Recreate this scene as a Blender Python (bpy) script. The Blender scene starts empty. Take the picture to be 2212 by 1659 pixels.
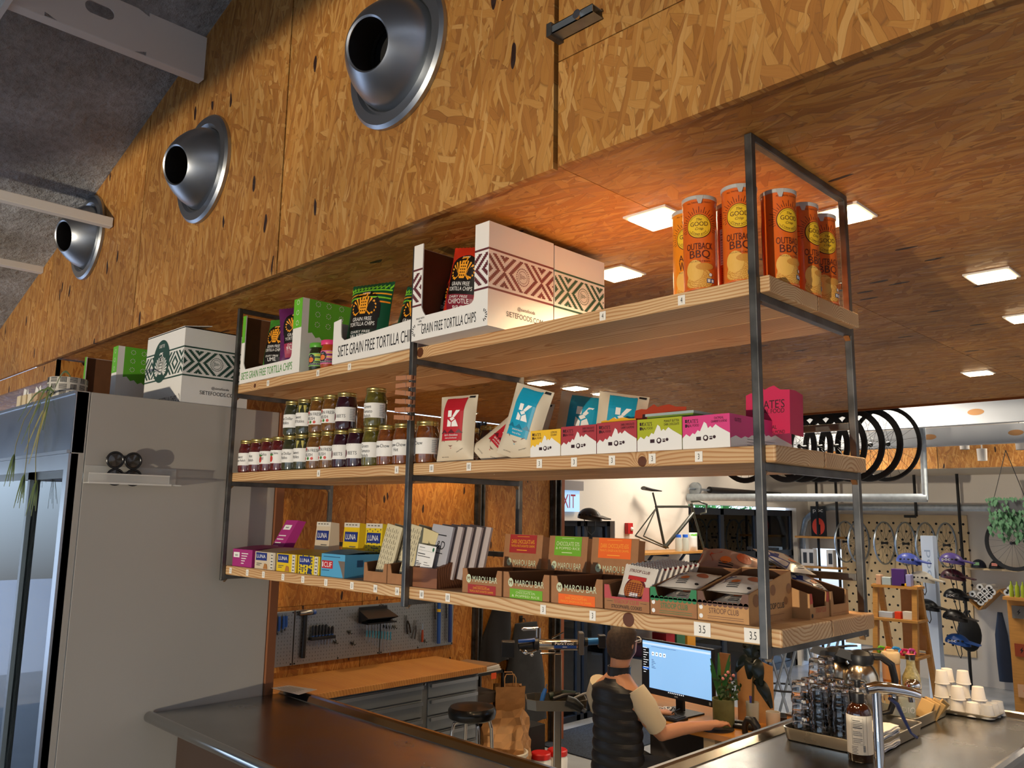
import bpy, math, random
from mathutils import Vector, Matrix, Euler
D = bpy.data
SC = bpy.context.scene
COL = SC.collection
PI = math.pi
rad = math.radians
V = Vector
RND = random.Random(7)
# ---------------------------------------------------------------- camera
FPX = 1772.1453
yaw, pitch, roll = 0.7848, 0.1579, 0.0156
fw = V((-math.sin(yaw) * math.cos(pitch), math.cos(yaw) * math.cos(pitch), math.sin(pitch)))
r0 = V((math.cos(yaw), math.sin(yaw), 0)); u0 = r0.cross(fw)
rt = r0 * math.cos(roll) + u0 * math.sin(roll)
up = -r0 * math.sin(roll) + u0 * math.cos(roll)
cd = D.cameras.new('camera'); cam = D.objects.new('camera', cd); COL.objects.link(cam)
cd.sensor_fit = 'HORIZONTAL'; cd.sensor_width = 36.0
cd.lens = FPX / 2212 * 36.0
cd.clip_start = 0.05; cd.clip_end = 200
M4 = Matrix((rt, up, -fw)).transposed().to_4x4()
M4.translation = V((0.8873, -1.6347, 1.6569))
cam.matrix_world = M4
SC.camera = cam
# ---------------------------------------------------------------- exposure, world, sun, large daylight
vs = SC.view_settings
vs.view_transform = 'Standard'; vs.look = 'None'; vs.gamma = 1.0; vs.use_curve_mapping = False
vs.exposure = 0.0
SC.display_settings.display_device = 'sRGB'
cy = SC.cycles
cy.use_denoising = True
cy.max_bounces = 8; cy.diffuse_bounces = 4; cy.glossy_bounces = 4; cy.transmission_bounces = 8; cy.transparent_max_bounces = 12
cy.caustics_reflective = False; cy.caustics_refractive = False
cy.sample_clamp_indirect = 4.0
w = D.worlds.new('daylight_sky'); SC.world = w; w.use_nodes = True
nt = w.node_tree; nt.nodes.clear()
wo = nt.nodes.new('ShaderNodeOutputWorld'); bg = nt.nodes.new('ShaderNodeBackground')
tc = nt.nodes.new('ShaderNodeTexCoord'); sx = nt.nodes.new('ShaderNodeSeparateXYZ'); cr = nt.nodes.new('ShaderNodeValToRGB')
mr = nt.nodes.new('ShaderNodeMapRange'); mr.inputs[1].default_value = -1; mr.inputs[2].default_value = 1
nt.links.new(tc.outputs['Generated'], sx.inputs[0]); nt.links.new(sx.outputs['Z'], mr.inputs[0]); nt.links.new(mr.outputs[0], cr.inputs[0])
e = cr.color_ramp.elements
e[0].position = 0.46; e[0].color = (0.20, 0.22, 0.24, 1)
e[1].position = 0.52; e[1].color = (0.62, 0.80, 1.0, 1)
n = e.new(0.75); n.color = (0.30, 0.52, 1.0, 1)
nt.links.new(cr.outputs[0], bg.inputs[0]); nt.links.new(bg.outputs[0], wo.inputs[0])
WORLD_STRENGTH = 3.4
bg.inputs[1].default_value = WORLD_STRENGTH
def lamp(name, kind, loc, energy, color=(1, 1, 1), rot=None, target=None, **k):
    l = D.lights.new(name, kind); o = D.objects.new(name, l); COL.objects.link(o)
    l.energy = energy; l.color = color
    for a, v in k.items(): setattr(l, a, v)
    o.location = loc
    if target is not None: o.rotation_euler = (V(target) - V(loc)).to_track_quat('-Z', 'Y').to_euler()
    elif rot: o.rotation_euler = rot
    return o
# low sun outside (it reaches the shop through the glazed doors on the far left wall)
lamp('sun', 'SUN', (-12, 4, 8), 4.0, (1.0, 0.93, 0.82), target=(-5.2, 6.4, -0.6), angle=rad(0.6))
# low sunlight thrown back from the parked cars through the cafe front windows onto the chipboard wall
lamp('sun_glint_from_street', 'SPOT', (1.2, -13.0, -0.2), 5200, (1.0, 0.86, 0.66), target=(-1.0, -0.17, 2.6), spot_size=rad(60), spot_blend=0.4, shadow_soft_size=0.09)
# sky portals in the window openings
for nm, loc, rot, sx_, sy_ in (('front_window_portal', (0.3, -6.0, 0.95), (rad(90), 0, 0), 9.0, 1.9),
                              ('garage_door_portal', (-5.3, 9.35, 0.6), (0, rad(-90), 0), 2.3, 2.9), ('side_window_portal', (-8.95, -3.2, 1.1), (0, rad(-90), 0), 2.3, 5.6)):
    p = lamp(nm, 'AREA', loc, 0, rot=rot, shape='RECTANGLE', size=sx_, size_y=sy_)
    p.data.cycles.is_portal = True
# ---------------------------------------------------------------- helpers
def lin(h):
    if not isinstance(h, str): return tuple(h)[:3]
    h = h.lstrip('#'); out = []
    for i in (0, 2, 4):
        c = int(h[i:i + 2], 16) / 255
        out.append(c / 12.92 if c <= 0.04045 else ((c + 0.055) / 1.055) ** 2.4)
    return tuple(out)
MATS = {}
def mat(name, col='#808080', rough=0.5, metal=0.0, trans=0.0, ior=1.45, emit=None, es=0.0, alpha=1.0, spec=0.5, coat=0.0, noise=0.0, nscale=20.0, bump=0.0, bscale=60.0, stretch=None):
    if name in MATS: return MATS[name]
    m = D.materials.new(name); m.use_nodes = True; t = m.node_tree; b = t.nodes['Principled BSDF']
    c = lin(col)
    b.inputs['Base Color'].default_value = (*c, 1)
    b.inputs['Roughness'].default_value = rough; b.inputs['Metallic'].default_value = metal
    b.inputs['Transmission Weight'].default_value = trans; b.inputs['IOR'].default_value = ior
    b.inputs['Specular IOR Level'].default_value = spec; b.inputs['Alpha'].default_value = alpha
    b.inputs['Coat Weight'].default_value = coat
    if emit: b.inputs['Emission Color'].default_value = (*lin(emit), 1); b.inputs['Emission Strength'].default_value = es
    if noise or bump:
        tcn = t.nodes.new('ShaderNodeTexCoord'); mp = t.nodes.new('ShaderNodeMapping')
        t.links.new(tcn.outputs['Object'], mp.inputs[0])
        if stretch: mp.inputs['Scale'].default_value = stretch
    if noise:
        nz = t.nodes.new('ShaderNodeTexNoise'); nz.inputs['Scale'].default_value = nscale; nz.inputs['Detail'].default_value = 5
        t.links.new(mp.outputs[0], nz.inputs['Vector'])
        r = t.nodes.new('ShaderNodeValToRGB'); r.color_ramp.elements[0].position = 0.3; r.color_ramp.elements[1].position = 0.7
        r.color_ramp.elements[0].color = (*[x * (1 - noise) for x in c], 1); r.color_ramp.elements[1].color = (*[min(1, x * (1 + noise)) for x in c], 1)
        t.links.new(nz.outputs[0], r.inputs[0]); t.links.new(r.outputs[0], b.inputs['Base Color'])
    if bump:
        n2 = t.nodes.new('ShaderNodeTexNoise'); n2.inputs['Scale'].default_value = bscale; n2.inputs['Detail'].default_value = 6
        t.links.new(mp.outputs[0], n2.inputs['Vector'])
        bp = t.nodes.new('ShaderNodeBump'); bp.inputs['Strength'].default_value = bump; bp.inputs['Distance'].default_value = 0.02
        t.links.new(n2.outputs[0], bp.inputs['Height']); t.links.new(bp.outputs[0], b.inputs['Normal'])
    MATS[name] = m
    return m
class NG:
    """short-hand for node graphs"""
    def __init__(s, name, rough=0.5, spec=0.5):
        s.m = D.materials.new(name); s.m.use_nodes = True; s.t = s.m.node_tree
        s.b = s.t.nodes['Principled BSDF']; s.b.inputs['Roughness'].default_value = rough; s.b.inputs['Specular IOR Level'].default_value = spec
        MATS[name] = s.m
    def n(s, kind, **k):
        x = s.t.nodes.new('ShaderNode' + kind)
        for a, v in k.items(): setattr(x, a, v)
        return x
    def l(s, a, b): s.t.links.new(a, b)
    def inp(s, node, i, v):
        if hasattr(v, 'links') or hasattr(v, 'is_linked'): s.l(v, node.inputs[i])
        else: node.inputs[i].default_value = v
    def math(s, op, a, b=0.0, c=None):
        x = s.n('Math', operation=op); s.inp(x, 0, a); s.inp(x, 1, b)
        if c is not None: s.inp(x, 2, c)
        return x.outputs[0]
    def vmath(s, op, a, b):
        x = s.n('VectorMath', operation=op); s.inp(x, 0, a); s.inp(x, 1, b); return x.outputs[0]
    def ramp(s, f, stops):
        x = s.n('ValToRGB'); e = x.color_ramp.elements
        e[0].position, e[0].color = stops[0][0], (*lin(stops[0][1]), 1)
        e[1].position, e[1].color = stops[-1][0], (*lin(stops[-1][1]), 1)
        for p, c in stops[1:-1]: q = e.new(p); q.color = (*lin(c), 1)
        s.l(f, x.inputs[0]); return x.outputs[0]
    def mix(s, f, a, b, blend='MIX'):
        x = s.n('Mix', data_type='RGBA', blend_type=blend)
        s.inp(x, 0, f)
        for i, v in ((6, a), (7, b)):
            if isinstance(v, (str, tuple)): x.inputs[i].default_value = (*lin(v), 1)
            else: s.l(v, x.inputs[i])
        return x.outputs[2]
    def noise(s, vec, scale, detail=3, rough=0.5):
        x = s.n('TexNoise'); x.inputs['Scale'].default_value = scale; x.inputs['Detail'].default_value = detail; x.inputs['Roughness'].default_value = rough
        s.l(vec, x.inputs['Vector']); return x.outputs[0]
    def bump(s, h, strength, dist=0.01):
        x = s.n('Bump'); x.inputs['Strength'].default_value = strength; x.inputs['Distance'].default_value = dist
        s.l(h, x.inputs['Height']); s.l(x.outputs[0], s.b.inputs['Normal'])
TXT = {}
def glyphs(s):
    if s in TXT: return TXT[s]
    c = D.curves.new('t', 'FONT'); c.body = s; c.size = 1.0; c.align_x = 'CENTER'; c.align_y = 'CENTER'; c.resolution_u = 3
    o = D.objects.new('t', c); COL.objects.link(o)
    dg = bpy.context.evaluated_depsgraph_get(); ev = o.evaluated_get(dg); me = ev.to_mesh()
    r = ([tuple(v.co[:2]) for v in me.vertices], [tuple(p.vertices) for p in me.polygons])
    ev.to_mesh_clear(); D.objects.remove(o); D.curves.remove(c)
    if r[0]:
        xs = [v[0] for v in r[0]]; ys = [v[1] for v in r[0]]
        mx, my = (min(xs) + max(xs)) / 2, (min(ys) + max(ys)) / 2
        wd, ht = max(xs) - min(xs), max(ys) - min(ys)
        r = ([(x - mx, y - my) for x, y in r[0]], r[1], wd, ht)
    TXT[s] = r
    return r
def plane_fn(o, xd, yd):
    o, xd, yd = V(o), V(xd).normalized(), V(yd).normalized()
    return lambda x, y: o + xd * x + yd * y
def cyl_fn(r, z0, ph0, c=(0, 0)):
    # text reads left to right when seen from outside; ph0 = angle of the middle
    return lambda x, y: V((c[0] + r * math.cos(ph0 + x / r), c[1] + r * math.sin(ph0 + x / r), z0 + y))
class B:
    """collects faces for ONE mesh object"""
    def __init__(s): s.v = []; s.f = []; s.m = []; s.sm = []
    def face(s, idx, m=0, smooth=False): s.f.append(tuple(idx)); s.m.append(m); s.sm.append(smooth)
    def poly(s, pts, m=0):
        b = len(s.v); s.v += [V(p) for p in pts]; s.face(range(b, b + len(pts)), m); return s
    def box(s, a, b, m=0):
        (x0, y0, z0), (x1, y1, z1) = a, b; k = len(s.v)
        s.v += [V(p) for p in ((x0, y0, z0), (x1, y0, z0), (x1, y1, z0), (x0, y1, z0), (x0, y0, z1), (x1, y0, z1), (x1, y1, z1), (x0, y1, z1))]
        for q in ((0, 3, 2, 1), (4, 5, 6, 7), (0, 1, 5, 4), (1, 2, 6, 5), (2, 3, 7, 6), (3, 0, 4, 7)): s.face([k + i for i in q], m)
        return s
    def prism(s, pts, off, m=0):
        """polygon pts (3D) extruded by vector off"""
        k = len(s.v); n = len(pts); off = V(off)
        s.v += [V(p) for p in pts] + [V(p) + off for p in pts]
        s.face(range(k + n - 1, k - 1, -1), m); s.face(range(k + n, k + 2 * n), m)
        for i in range(n): j = (i + 1) % n; s.face((k + i, k + j, k + n + j, k + n + i), m)
        return s
    def rings(s, rings, m=0, smooth=True, caps=(True, True), closed=False):
        k = len(s.v); n = len(rings[0])
        for r in rings: s.v += [V(p) for p in r]
        R = len(rings)
        for i in range(R if closed else R - 1):
            a = k + i * n; b = k + ((i + 1) % R) * n
            for j in range(n): q = (j + 1) % n; s.face((a + j, a + q, b + q, b + j), m, smooth)
        if not closed:
            if caps[0]: s.face([k + j for j in range(n - 1, -1, -1)], m)
            if caps[1]: s.face([k + (R - 1) * n + j for j in range(n)], m)
        return s
    def lathe(s, prof, n=24, c=(0, 0, 0), m=0, axis='Z', smooth=True, caps=(True, True)):
        rr = []
        for r, z in prof:
            ring = []
            for j in range(n):
                a = 2 * PI * j / n; x, y = r * math.cos(a), r * math.sin(a)
                p = (x, y, z) if axis == 'Z' else ((z, x, y) if axis == 'X' else (y, z, x))
                ring.append((p[0] + c[0], p[1] + c[1], p[2] + c[2]))
            rr.append(ring)
        return s.rings(rr, m, smooth, caps)
    def tube(s, pts, r, n=8, m=0, closed=False, smooth=True, flat=None):
        pts = [V(p) for p in pts]; N = len(pts); rr = []
        rs = r if isinstance(r, (list, tuple)) else [r] * N
        nrm = None
        for i, p in enumerate(pts):
            if closed: t = pts[(i + 1) % N] - pts[i - 1]
            else: t = pts[min(i + 1, N - 1)] - pts[max(i - 1, 0)]
            t.normalize()
            if nrm is None:
                a = V((0, 0, 1)) if abs(t.z) < 0.9 else V((1, 0, 0))
                nrm = (a - t * a.dot(t)).normalized()
            else: nrm = (nrm - t * nrm.dot(t)).normalized()
            bn = t.cross(nrm)
            f1, f2 = flat if flat else (1, 1)
            rr.append([p + (nrm * math.cos(2 * PI * j / n + PI / n) * f1 + bn * math.sin(2 * PI * j / n + PI / n) * f2) * rs[i] for j in range(n)])
        return s.rings(rr, m, smooth, closed=closed)
    def bar(s, a, b, w, h=None, m=0, upv=(0, 0, 1)):
        """square bar from a to b, w wide, h high"""
        h = h or w; a, b = V(a), V(b); t = (b - a).normalized(); u = V(upv)
        if abs(t.dot(u)) > 0.98: u = V((0, 1, 0))
        sd = t.cross(u).normalized(); u = sd.cross(t)
        q = [sd * (-w / 2) + u * (-h / 2), sd * (w / 2) + u * (-h / 2), sd * (w / 2) + u * (h / 2), sd * (-w / 2) + u * (h / 2)]
        return s.rings([[a + x for x in q], [b + x for x in q]], m, False)
    def ball(s, c, r, n=12, k=8, m=0, sq=(1, 1, 1)):
        c = V(c)
        rr = [[c + V((math.cos(2 * PI * j / n) * math.sin(PI * i / k) * r * sq[0], math.sin(2 * PI * j / n) * math.sin(PI * i / k) * r * sq[1], -math.cos(PI * i / k) * r * sq[2])) for j in range(n)] for i in range(1, k)]
        b0 = len(s.v); s.rings(rr, m, True, (False, False))
        k0 = len(s.v); s.v += [c - V((0, 0, r * sq[2])), c + V((0, 0, r * sq[2]))]
        L = b0 + (k - 2) * n
        for j in range(n): q = (j + 1) % n; s.face((k0, b0 + q, b0 + j), m, True); s.face((k0 + 1, L + j, L + q), m, True)
        return s
    def grid(s, fn, nu, nv, m=0, smooth=True, flip=False):
        k = len(s.v)
        s.v += [V(fn(i / nu, j / nv)) for j in range(nv + 1) for i in range(nu + 1)]
        for j in range(nv):
            for i in range(nu):
                a = k + j * (nu + 1) + i; q = (a, a + 1, a + nu + 2, a + nu + 1)
                s.face(q[::-1] if flip else q, m, smooth)
        return s
    def disc(s, fn, r, n=24, rings=3, m=0, ry=None, c=(0, 0), r0=0.0):
        """flat round patch laid on a surface by fn(x, y)"""
        ry = ry or r
        def g(u, v):
            q = r0 + (1 - r0) * v
            return fn(c[0] + r * q * math.cos(2 * PI * u), c[1] + ry * q * math.sin(2 * PI * u))
        return s.grid(g, n, rings, m, False, True)
    def rect(s, fn, x0, y0, x1, y1, m=0, nx=1, ny=1):
        return s.grid(lambda u, v: fn(x0 + (x1 - x0) * u, y0 + (y1 - y0) * v), nx, ny, m, False)
    def polyon(s, fn, pts, m=0): return s.poly([fn(x, y) for x, y in pts], m)
    def text(s, t, fn, h, x=0, y=0, m=0, w=None, sx=1.0, al='C', slant=0.0, rot=0.0):
        """t drawn with cap height about h (or fitted to width w) centred at x, y"""
        g = glyphs(t)
        if not g[0]: return s
        ky = h / max(g[3], 1e-6); kx = ky * sx
        if w: kx = w / g[2]
        off = {'C': 0, 'L': g[2] * kx / 2, 'R': -g[2] * kx / 2}[al]
        k = len(s.v); cr_, sr_ = math.cos(rot), math.sin(rot)
        for a, b in g[0]:
            px, py = a * kx + off + slant * b * ky, b * ky
            px, py = px * cr_ - py * sr_, px * sr_ + py * cr_
            s.v.append(V(fn(x + px, y + py)))
        for f in g[1]: s.face([k + i for i in f], m)
        return s
    def xf(s, M, start=0):
        for i in range(start, len(s.v)): s.v[i] = M @ s.v[i]
        return s
    def mesh(s, name, mats, sharp=38):
        me = D.meshes.new(name); me.from_pydata([tuple(v) for v in s.v], [], s.f)
        for q in (mats if isinstance(mats, (list, tuple)) else [mats]): me.materials.append(q)
        me.polygons.foreach_set('material_index', s.m); me.polygons.foreach_set('use_smooth', s.sm)
        me.update()
        if any(s.sm): me.set_sharp_from_angle(angle=rad(sharp))
        return me
def obj(name, b, mats, parent=None, loc=(0, 0, 0), rot=(0, 0, 0), bevel=0.0, kind=None, label=None, cat=None, group=None, sharp=38, seg=2):
    o = D.objects.new(name, b.mesh(name, mats, sharp) if isinstance(b, B) else b); COL.objects.link(o)
    o.location = loc; o.rotation_euler = rot
    if parent is not None: o.parent = parent
    if bevel: md = o.modifiers.new('bevel', 'BEVEL'); md.width = bevel; md.segments = seg; md.limit_method = 'ANGLE'; md.angle_limit = rad(40)
    for a, v in (('kind', kind), ('label', label), ('category', cat), ('group', group)):
        if v: o[a] = v
    return o
def thing(name, label, cat, loc=(0, 0, 0), rz=0.0, group=None, kind=None, rot=None):
    o = D.objects.new(name, None); COL.objects.link(o); o.location = loc; o.rotation_euler = rot or (0, 0, rz)
    o.empty_display_size = 0.05
    if label: o['label'] = label
    if cat: o['category'] = cat
    if group: o['group'] = group
    if kind: o['kind'] = kind
    return o
def dup(root, loc, rz=None, label=None, group=None, rot=None, scale=None, mats=None):
    r = root.copy(); COL.objects.link(r); r.location = loc
    if rz is not None: r.rotation_euler = (0, 0, rz)
    if rot: r.rotation_euler = rot
    if scale: r.scale = scale if isinstance(scale, tuple) else (scale,) * 3
    if label: r['label'] = label
    if group: r['group'] = group
    for ch in list(root.children):
        c = ch.copy(); COL.objects.link(c); c.parent = r
        for g in list(ch.children):
            d = g.copy(); COL.objects.link(d); d.parent = c
    return r
# ---------------------------------------------------------------- surface materials
def osb(name, plane, tone=1.0, rough=0.42, sc=1.0):
    g = NG(name, rough, 0.45)
    tc_ = g.n('TexCoord'); oi = g.n('ObjectInfo'); sp = g.n('SeparateXYZ'); g.l(tc_.outputs['Object'], sp.inputs[0])
    cb = g.n('CombineXYZ'); ax = {'xz': ('X', 'Z'), 'xy': ('Y', 'X'), 'yz': ('Y', 'Z')}[plane]
    g.l(sp.outputs[ax[0]], cb.inputs[0]); g.l(sp.outputs[ax[1]], cb.inputs[1])
    off = g.math('MULTIPLY', oi.outputs['Random'], 37.0)
    P = g.vmath('ADD', cb.outputs[0], off)
    nz = g.n('TexNoise'); nz.inputs['Scale'].default_value = 9 * sc; nz.inputs['Detail'].default_value = 2; g.l(P, nz.inputs['Vector'])
    wv = g.vmath('SUBTRACT', nz.outputs['Color'], (0.5, 0.5, 0.5)); wv = g.vmath('MULTIPLY', wv, (0.03, 0.03, 0))
    P = g.vmath('ADD', P, wv)
    colr = None; hgt = None
    k = 1.0 if plane == 'yz' or plane == 'xz' else 1.0
    for i, (ang, p, w_, l_) in enumerate(((4, 1.0, .030, .17), (-28, .42, .026, .13), (22, .45, .022, .15), (84, .16, .024, .10), (-10, .42, .020, .14), (48, .16, .022, .09), (9, .34, .026, .11), (-17, .28, .014, .12), (-62, .12, .022, .09), (14, .24, .011, .16))):
        vr = g.n('VectorRotate', rotation_type='Z_AXIS'); g.l(P, vr.inputs['Vector']); vr.inputs['Angle'].default_value = rad(ang)
        mp = g.n('Mapping'); g.l(vr.outputs[0], mp.inputs[0]); mp.inputs['Scale'].default_value = (sc / w_, sc / l_, 1); mp.inputs['Location'].default_value = (i * 3.7, i * 1.9, 0)
        vo = g.n('TexVoronoi', voronoi_dimensions='2D', feature='F1'); vo.inputs['Scale'].default_value = 1; vo.inputs['Randomness'].default_value = 0.9; g.l(mp.outputs[0], vo.inputs['Vector'])
        vd = g.n('TexVoronoi', voronoi_dimensions='2D', feature='DISTANCE_TO_EDGE'); vd.inputs['Scale'].default_value = 1; vd.inputs['Randomness'].default_value = 0.9; g.l(mp.outputs[0], vd.inputs['Vector'])
        sc_ = g.n('SeparateColor'); g.l(vo.outputs['Color'], sc_.inputs[0])
        mg = g.n('Mapping'); g.l(vr.outputs[0], mg.inputs[0]); mg.inputs['Scale'].default_value = (sc * 260, sc * 9, 1)
        gr = g.noise(mg.outputs[0], 1.0, 2)
        t = g.math('ADD', g.math('MULTIPLY', sc_.outputs[1], 0.78), g.math('MULTIPLY', gr, 0.3))
        c = g.ramp(t, [(0.0, '#94602a'), (0.14, '#aa7836'), (0.35, '#bb8640'), (0.6, '#cb9a50'), (0.82, '#d6aa64'), (1.0, '#e0bb7c')])
        ed = g.n('MapRange'); ed.inputs[1].default_value = 0.0; ed.inputs[2].default_value = 0.055; ed.inputs[3].default_value = 0.68; ed.inputs[4].default_value = 1.0; g.l(vd.outputs['Distance'], ed.inputs[0])
        c = g.mix(1.0, c, ed.outputs[0], 'MULTIPLY')
        h = g.math('MULTIPLY', sc_.outputs[2], ed.outputs[0])
        if colr is None: colr, hgt = c, h
        else:
            msk = g.math('LESS_THAN', sc_.outputs[0], p)
            colr = g.mix(msk, colr, c)
            mh = g.n('Mix', data_type='FLOAT'); g.l(msk, mh.inputs[0]); g.l(hgt, mh.inputs[2]); g.l(g.math('ADD', h, i * 0.08), mh.inputs[3]); hgt = mh.outputs[0]
    # rare dark bark flakes
    mp = g.n('Mapping'); g.l(P, mp.inputs[0]); mp.inputs['Rotation'].default_value = (0, 0, rad(-8)); mp.inputs['Scale'].default_value = (sc / .035, sc / .12, 1)
    vo = g.n('TexVoronoi', voronoi_dimensions='2D', feature='F1'); vo.inputs['Scale'].default_value = 1; g.l(mp.outputs[0], vo.inputs['Vector'])
    s3 = g.n('SeparateColor'); g.l(vo.outputs['Color'], s3.inputs[0])
    dk = g.math('MULTIPLY', g.math('GREATER_THAN', s3.outputs[0], 0.982), g.math('LESS_THAN', vo.outputs['Distance'], 0.3))
    colr = g.mix(dk, colr, '#33180a')
    big = g.ramp(g.noise(P, 1.3, 2), [(0.3, '#cfcfcf'), (0.7, '#ffffff')])
    colr = g.mix(1.0, colr, big, 'MULTIPLY')
    if tone != 1.0:
        colr = g.mix(1.0, colr, (tone, tone * .96, tone * .9) if not isinstance(tone, tuple) else tone, 'MULTIPLY')
    g.l(colr, g.b.inputs['Base Color'])
    rr = g.n('MapRange'); rr.inputs[3].default_value = rough - .1; rr.inputs[4].default_value = rough + .18; g.l(hgt, rr.inputs[0]); g.l(rr.outputs[0], g.b.inputs['Roughness'])
    g.bump(hgt, 0.35, 0.004)
    return g.m
OSB_XZ = osb('osb_upright', 'xz', tone=(.80, .66, .50), rough=.5); OSB_XY = osb('osb_ceiling', 'xy', tone=(.86, .68, .46), rough=0.38); OSB_YZ = osb('osb_side', 'yz', tone=(.92, .66, .36), rough=.5)
def pine(name, yc=0.10, zc=-0.10, freq=150, knots=(), seed=0.0, base='#d9b98c', late='#b98a58'):
    g = NG(name, 0.5, 0.4)
    tc_ = g.n('TexCoord'); P = g.vmath('ADD', tc_.outputs['Object'], (0, 0, 0))
    mp = g.n('Mapping'); g.l(P, mp.inputs[0]); mp.inputs['Scale'].default_value = (1.6, 6, 6); mp.inputs['Location'].default_value = (seed * 7.3, seed, seed * 2)
    n1 = g.n('TexNoise'); n1.inputs['Scale'].default_value = 1.0; n1.inputs['Detail'].default_value = 2.5; g.l(mp.outputs[0], n1.inputs['Vector'])
    wv = g.vmath('MULTIPLY', g.vmath('SUBTRACT', n1.outputs['Color'], (.5, .5, .5)), (0, 0.075, 0.075))
    Q = g.vmath('SUBTRACT', g.vmath('ADD', P, wv), (0, yc, zc))
    Q2 = g.vmath('MULTIPLY', Q, (0.0, 1, 1))
    ln = g.n('VectorMath', operation='LENGTH'); g.l(Q2, ln.inputs[0]); r = ln.outputs['Value']
    kn = None
    for (kx, ky, kz, kr) in knots:
        dv = g.n('VectorMath', operation='DISTANCE'); g.l(P, dv.inputs[0]); dv.inputs[1].default_value = (kx, ky, kz)
        d = g.math('DIVIDE', dv.outputs['Value'], kr)
        # rings bend round the knot
        r = g.math('ADD', r, g.math('MULTIPLY', g.math('POWER', 2.718, g.math('MULTIPLY', g.math('MULTIPLY', d, d), -0.22)), 0.03))
        kk = g.math('LESS_THAN', g.math('ADD', d, g.math('MULTIPLY', g.math('SUBTRACT', n1.outputs[0], 0.5), 0.5)), 1.0)
        kn = kk if kn is None else g.math('MAXIMUM', kn, kk)
    f = g.math('FRACT', g.math('MULTIPLY', r, freq))
    c = g.ramp(f, [(0.0, base), (0.45, base), (0.80, late), (0.93, late), (1.0, base)])
    c2 = g.ramp(n1.outputs[0], [(0.35, '#c99c68'), (0.65, '#ffffff')])
    c = g.mix(0.35, c, c2, 'MULTIPLY')
    mg = g.n('Mapping'); g.l(P, mg.inputs[0]); mg.inputs['Scale'].default_value = (4, 300, 300)
    c = g.mix(0.22, c, g.ramp(g.noise(mg.outputs[0], 1, 2), [(0.3, '#b89060'), (0.7, '#ffffff')]), 'MULTIPLY')
    if kn is not None: c = g.mix(kn, c, '#5a3018')
    g.l(c, g.b.inputs['Base Color']); g.bump(f, 0.12, 0.002)
    return g.m
def steel(name, col='#3b3a3a', rough=0.42):
    g = NG(name, rough, 0.5); g.b.inputs['Metallic'].default_value = 0.85
    tc_ = g.n('TexCoord'); n = g.noise(tc_.outputs['Object'], 14, 5)
    c = lin(col)
    g.l(g.ramp(n, [(0.3, tuple(x * .6 for x in c)), (0.7, tuple(x * 1.5 for x in c))]), g.b.inputs['Base Color'])
    g.l(g.math('ADD', g.math('MULTIPLY', n, 0.3), rough - 0.12), g.b.inputs['Roughness'])
    return g.m
BLACKSTEEL = steel('blackened_steel', '#5b5a58', .40)
def stainless(name, col='#9a9996', rough=0.24, sx_=(3, 120, 120), b=0.04):
    g = NG(name, rough, 0.5); g.b.inputs['Metallic'].default_value = 1.0; g.b.inputs['Base Color'].default_value = (*lin(col), 1)
    tc_ = g.n('TexCoord'); mp = g.n('Mapping'); g.l(tc_.outputs['Object'], mp.inputs[0]); mp.inputs['Scale'].default_value = sx_
    n = g.noise(mp.outputs[0], 1, 4); n2 = g.noise(tc_.outputs['Object'], 6, 4)
    g.l(g.math('ADD', g.math('MULTIPLY', n2, 0.22), rough - .11), g.b.inputs['Roughness']); g.bump(n, b, 0.002)
    return g.m
SS = stainless('stainless_steel'); SS2 = stainless('stainless_tray', '#b9b7b0', .3, (60, 60, 60), .02)
CHROME = mat('chrome', '#d8d8d8', .08, 1.0)
ALU = mat('brushed_aluminium', '#a9adb2', .36, 1.0)
GALV = mat('galvanised_steel', '#9fa8b0', .38, .9, noise=.15, nscale=18)
WHITE = mat('white_paint', '#dcd8d2', .6)
WALLW = mat('white_wall_paint', '#d9d2c8', .75, bump=.08, bscale=90)
BLACK = mat('black_plastic', '#141416', .4)
BLACKM = mat('black_matt', '#0d0d0e', .8)
RUBBER = mat('tyre_rubber', '#161618', .6)
DGREY = mat('dark_grey_plastic', '#3a3d42', .5)
KRAFT = mat('kraft_board', '#9a6b45', .75, noise=.08, nscale=30)
KRAFT2 = mat('kraft_board_light', '#b98a58', .75, noise=.06, nscale=30)
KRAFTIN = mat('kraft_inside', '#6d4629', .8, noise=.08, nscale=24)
PAPERW = mat('white_card', '#e6e4e0', .55)
INK = mat('black_ink', '#1a1a1e', .6)
WHITEINK = mat('white_ink', '#eceae6', .6)
GLASS = mat('clear_glass', '#ffffff', .02, trans=1.0, ior=1.45)
PANE = mat('window_pane', '#f2f8ff', .02, trans=1.0, ior=1.02)
OAK = mat('oak_board', '#b5813f', .45, noise=.12, nscale=8, stretch=(1, 8, 8))
BIRCH = mat('birch_ply', '#e2c79a', .55, noise=.05, nscale=9)
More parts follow.
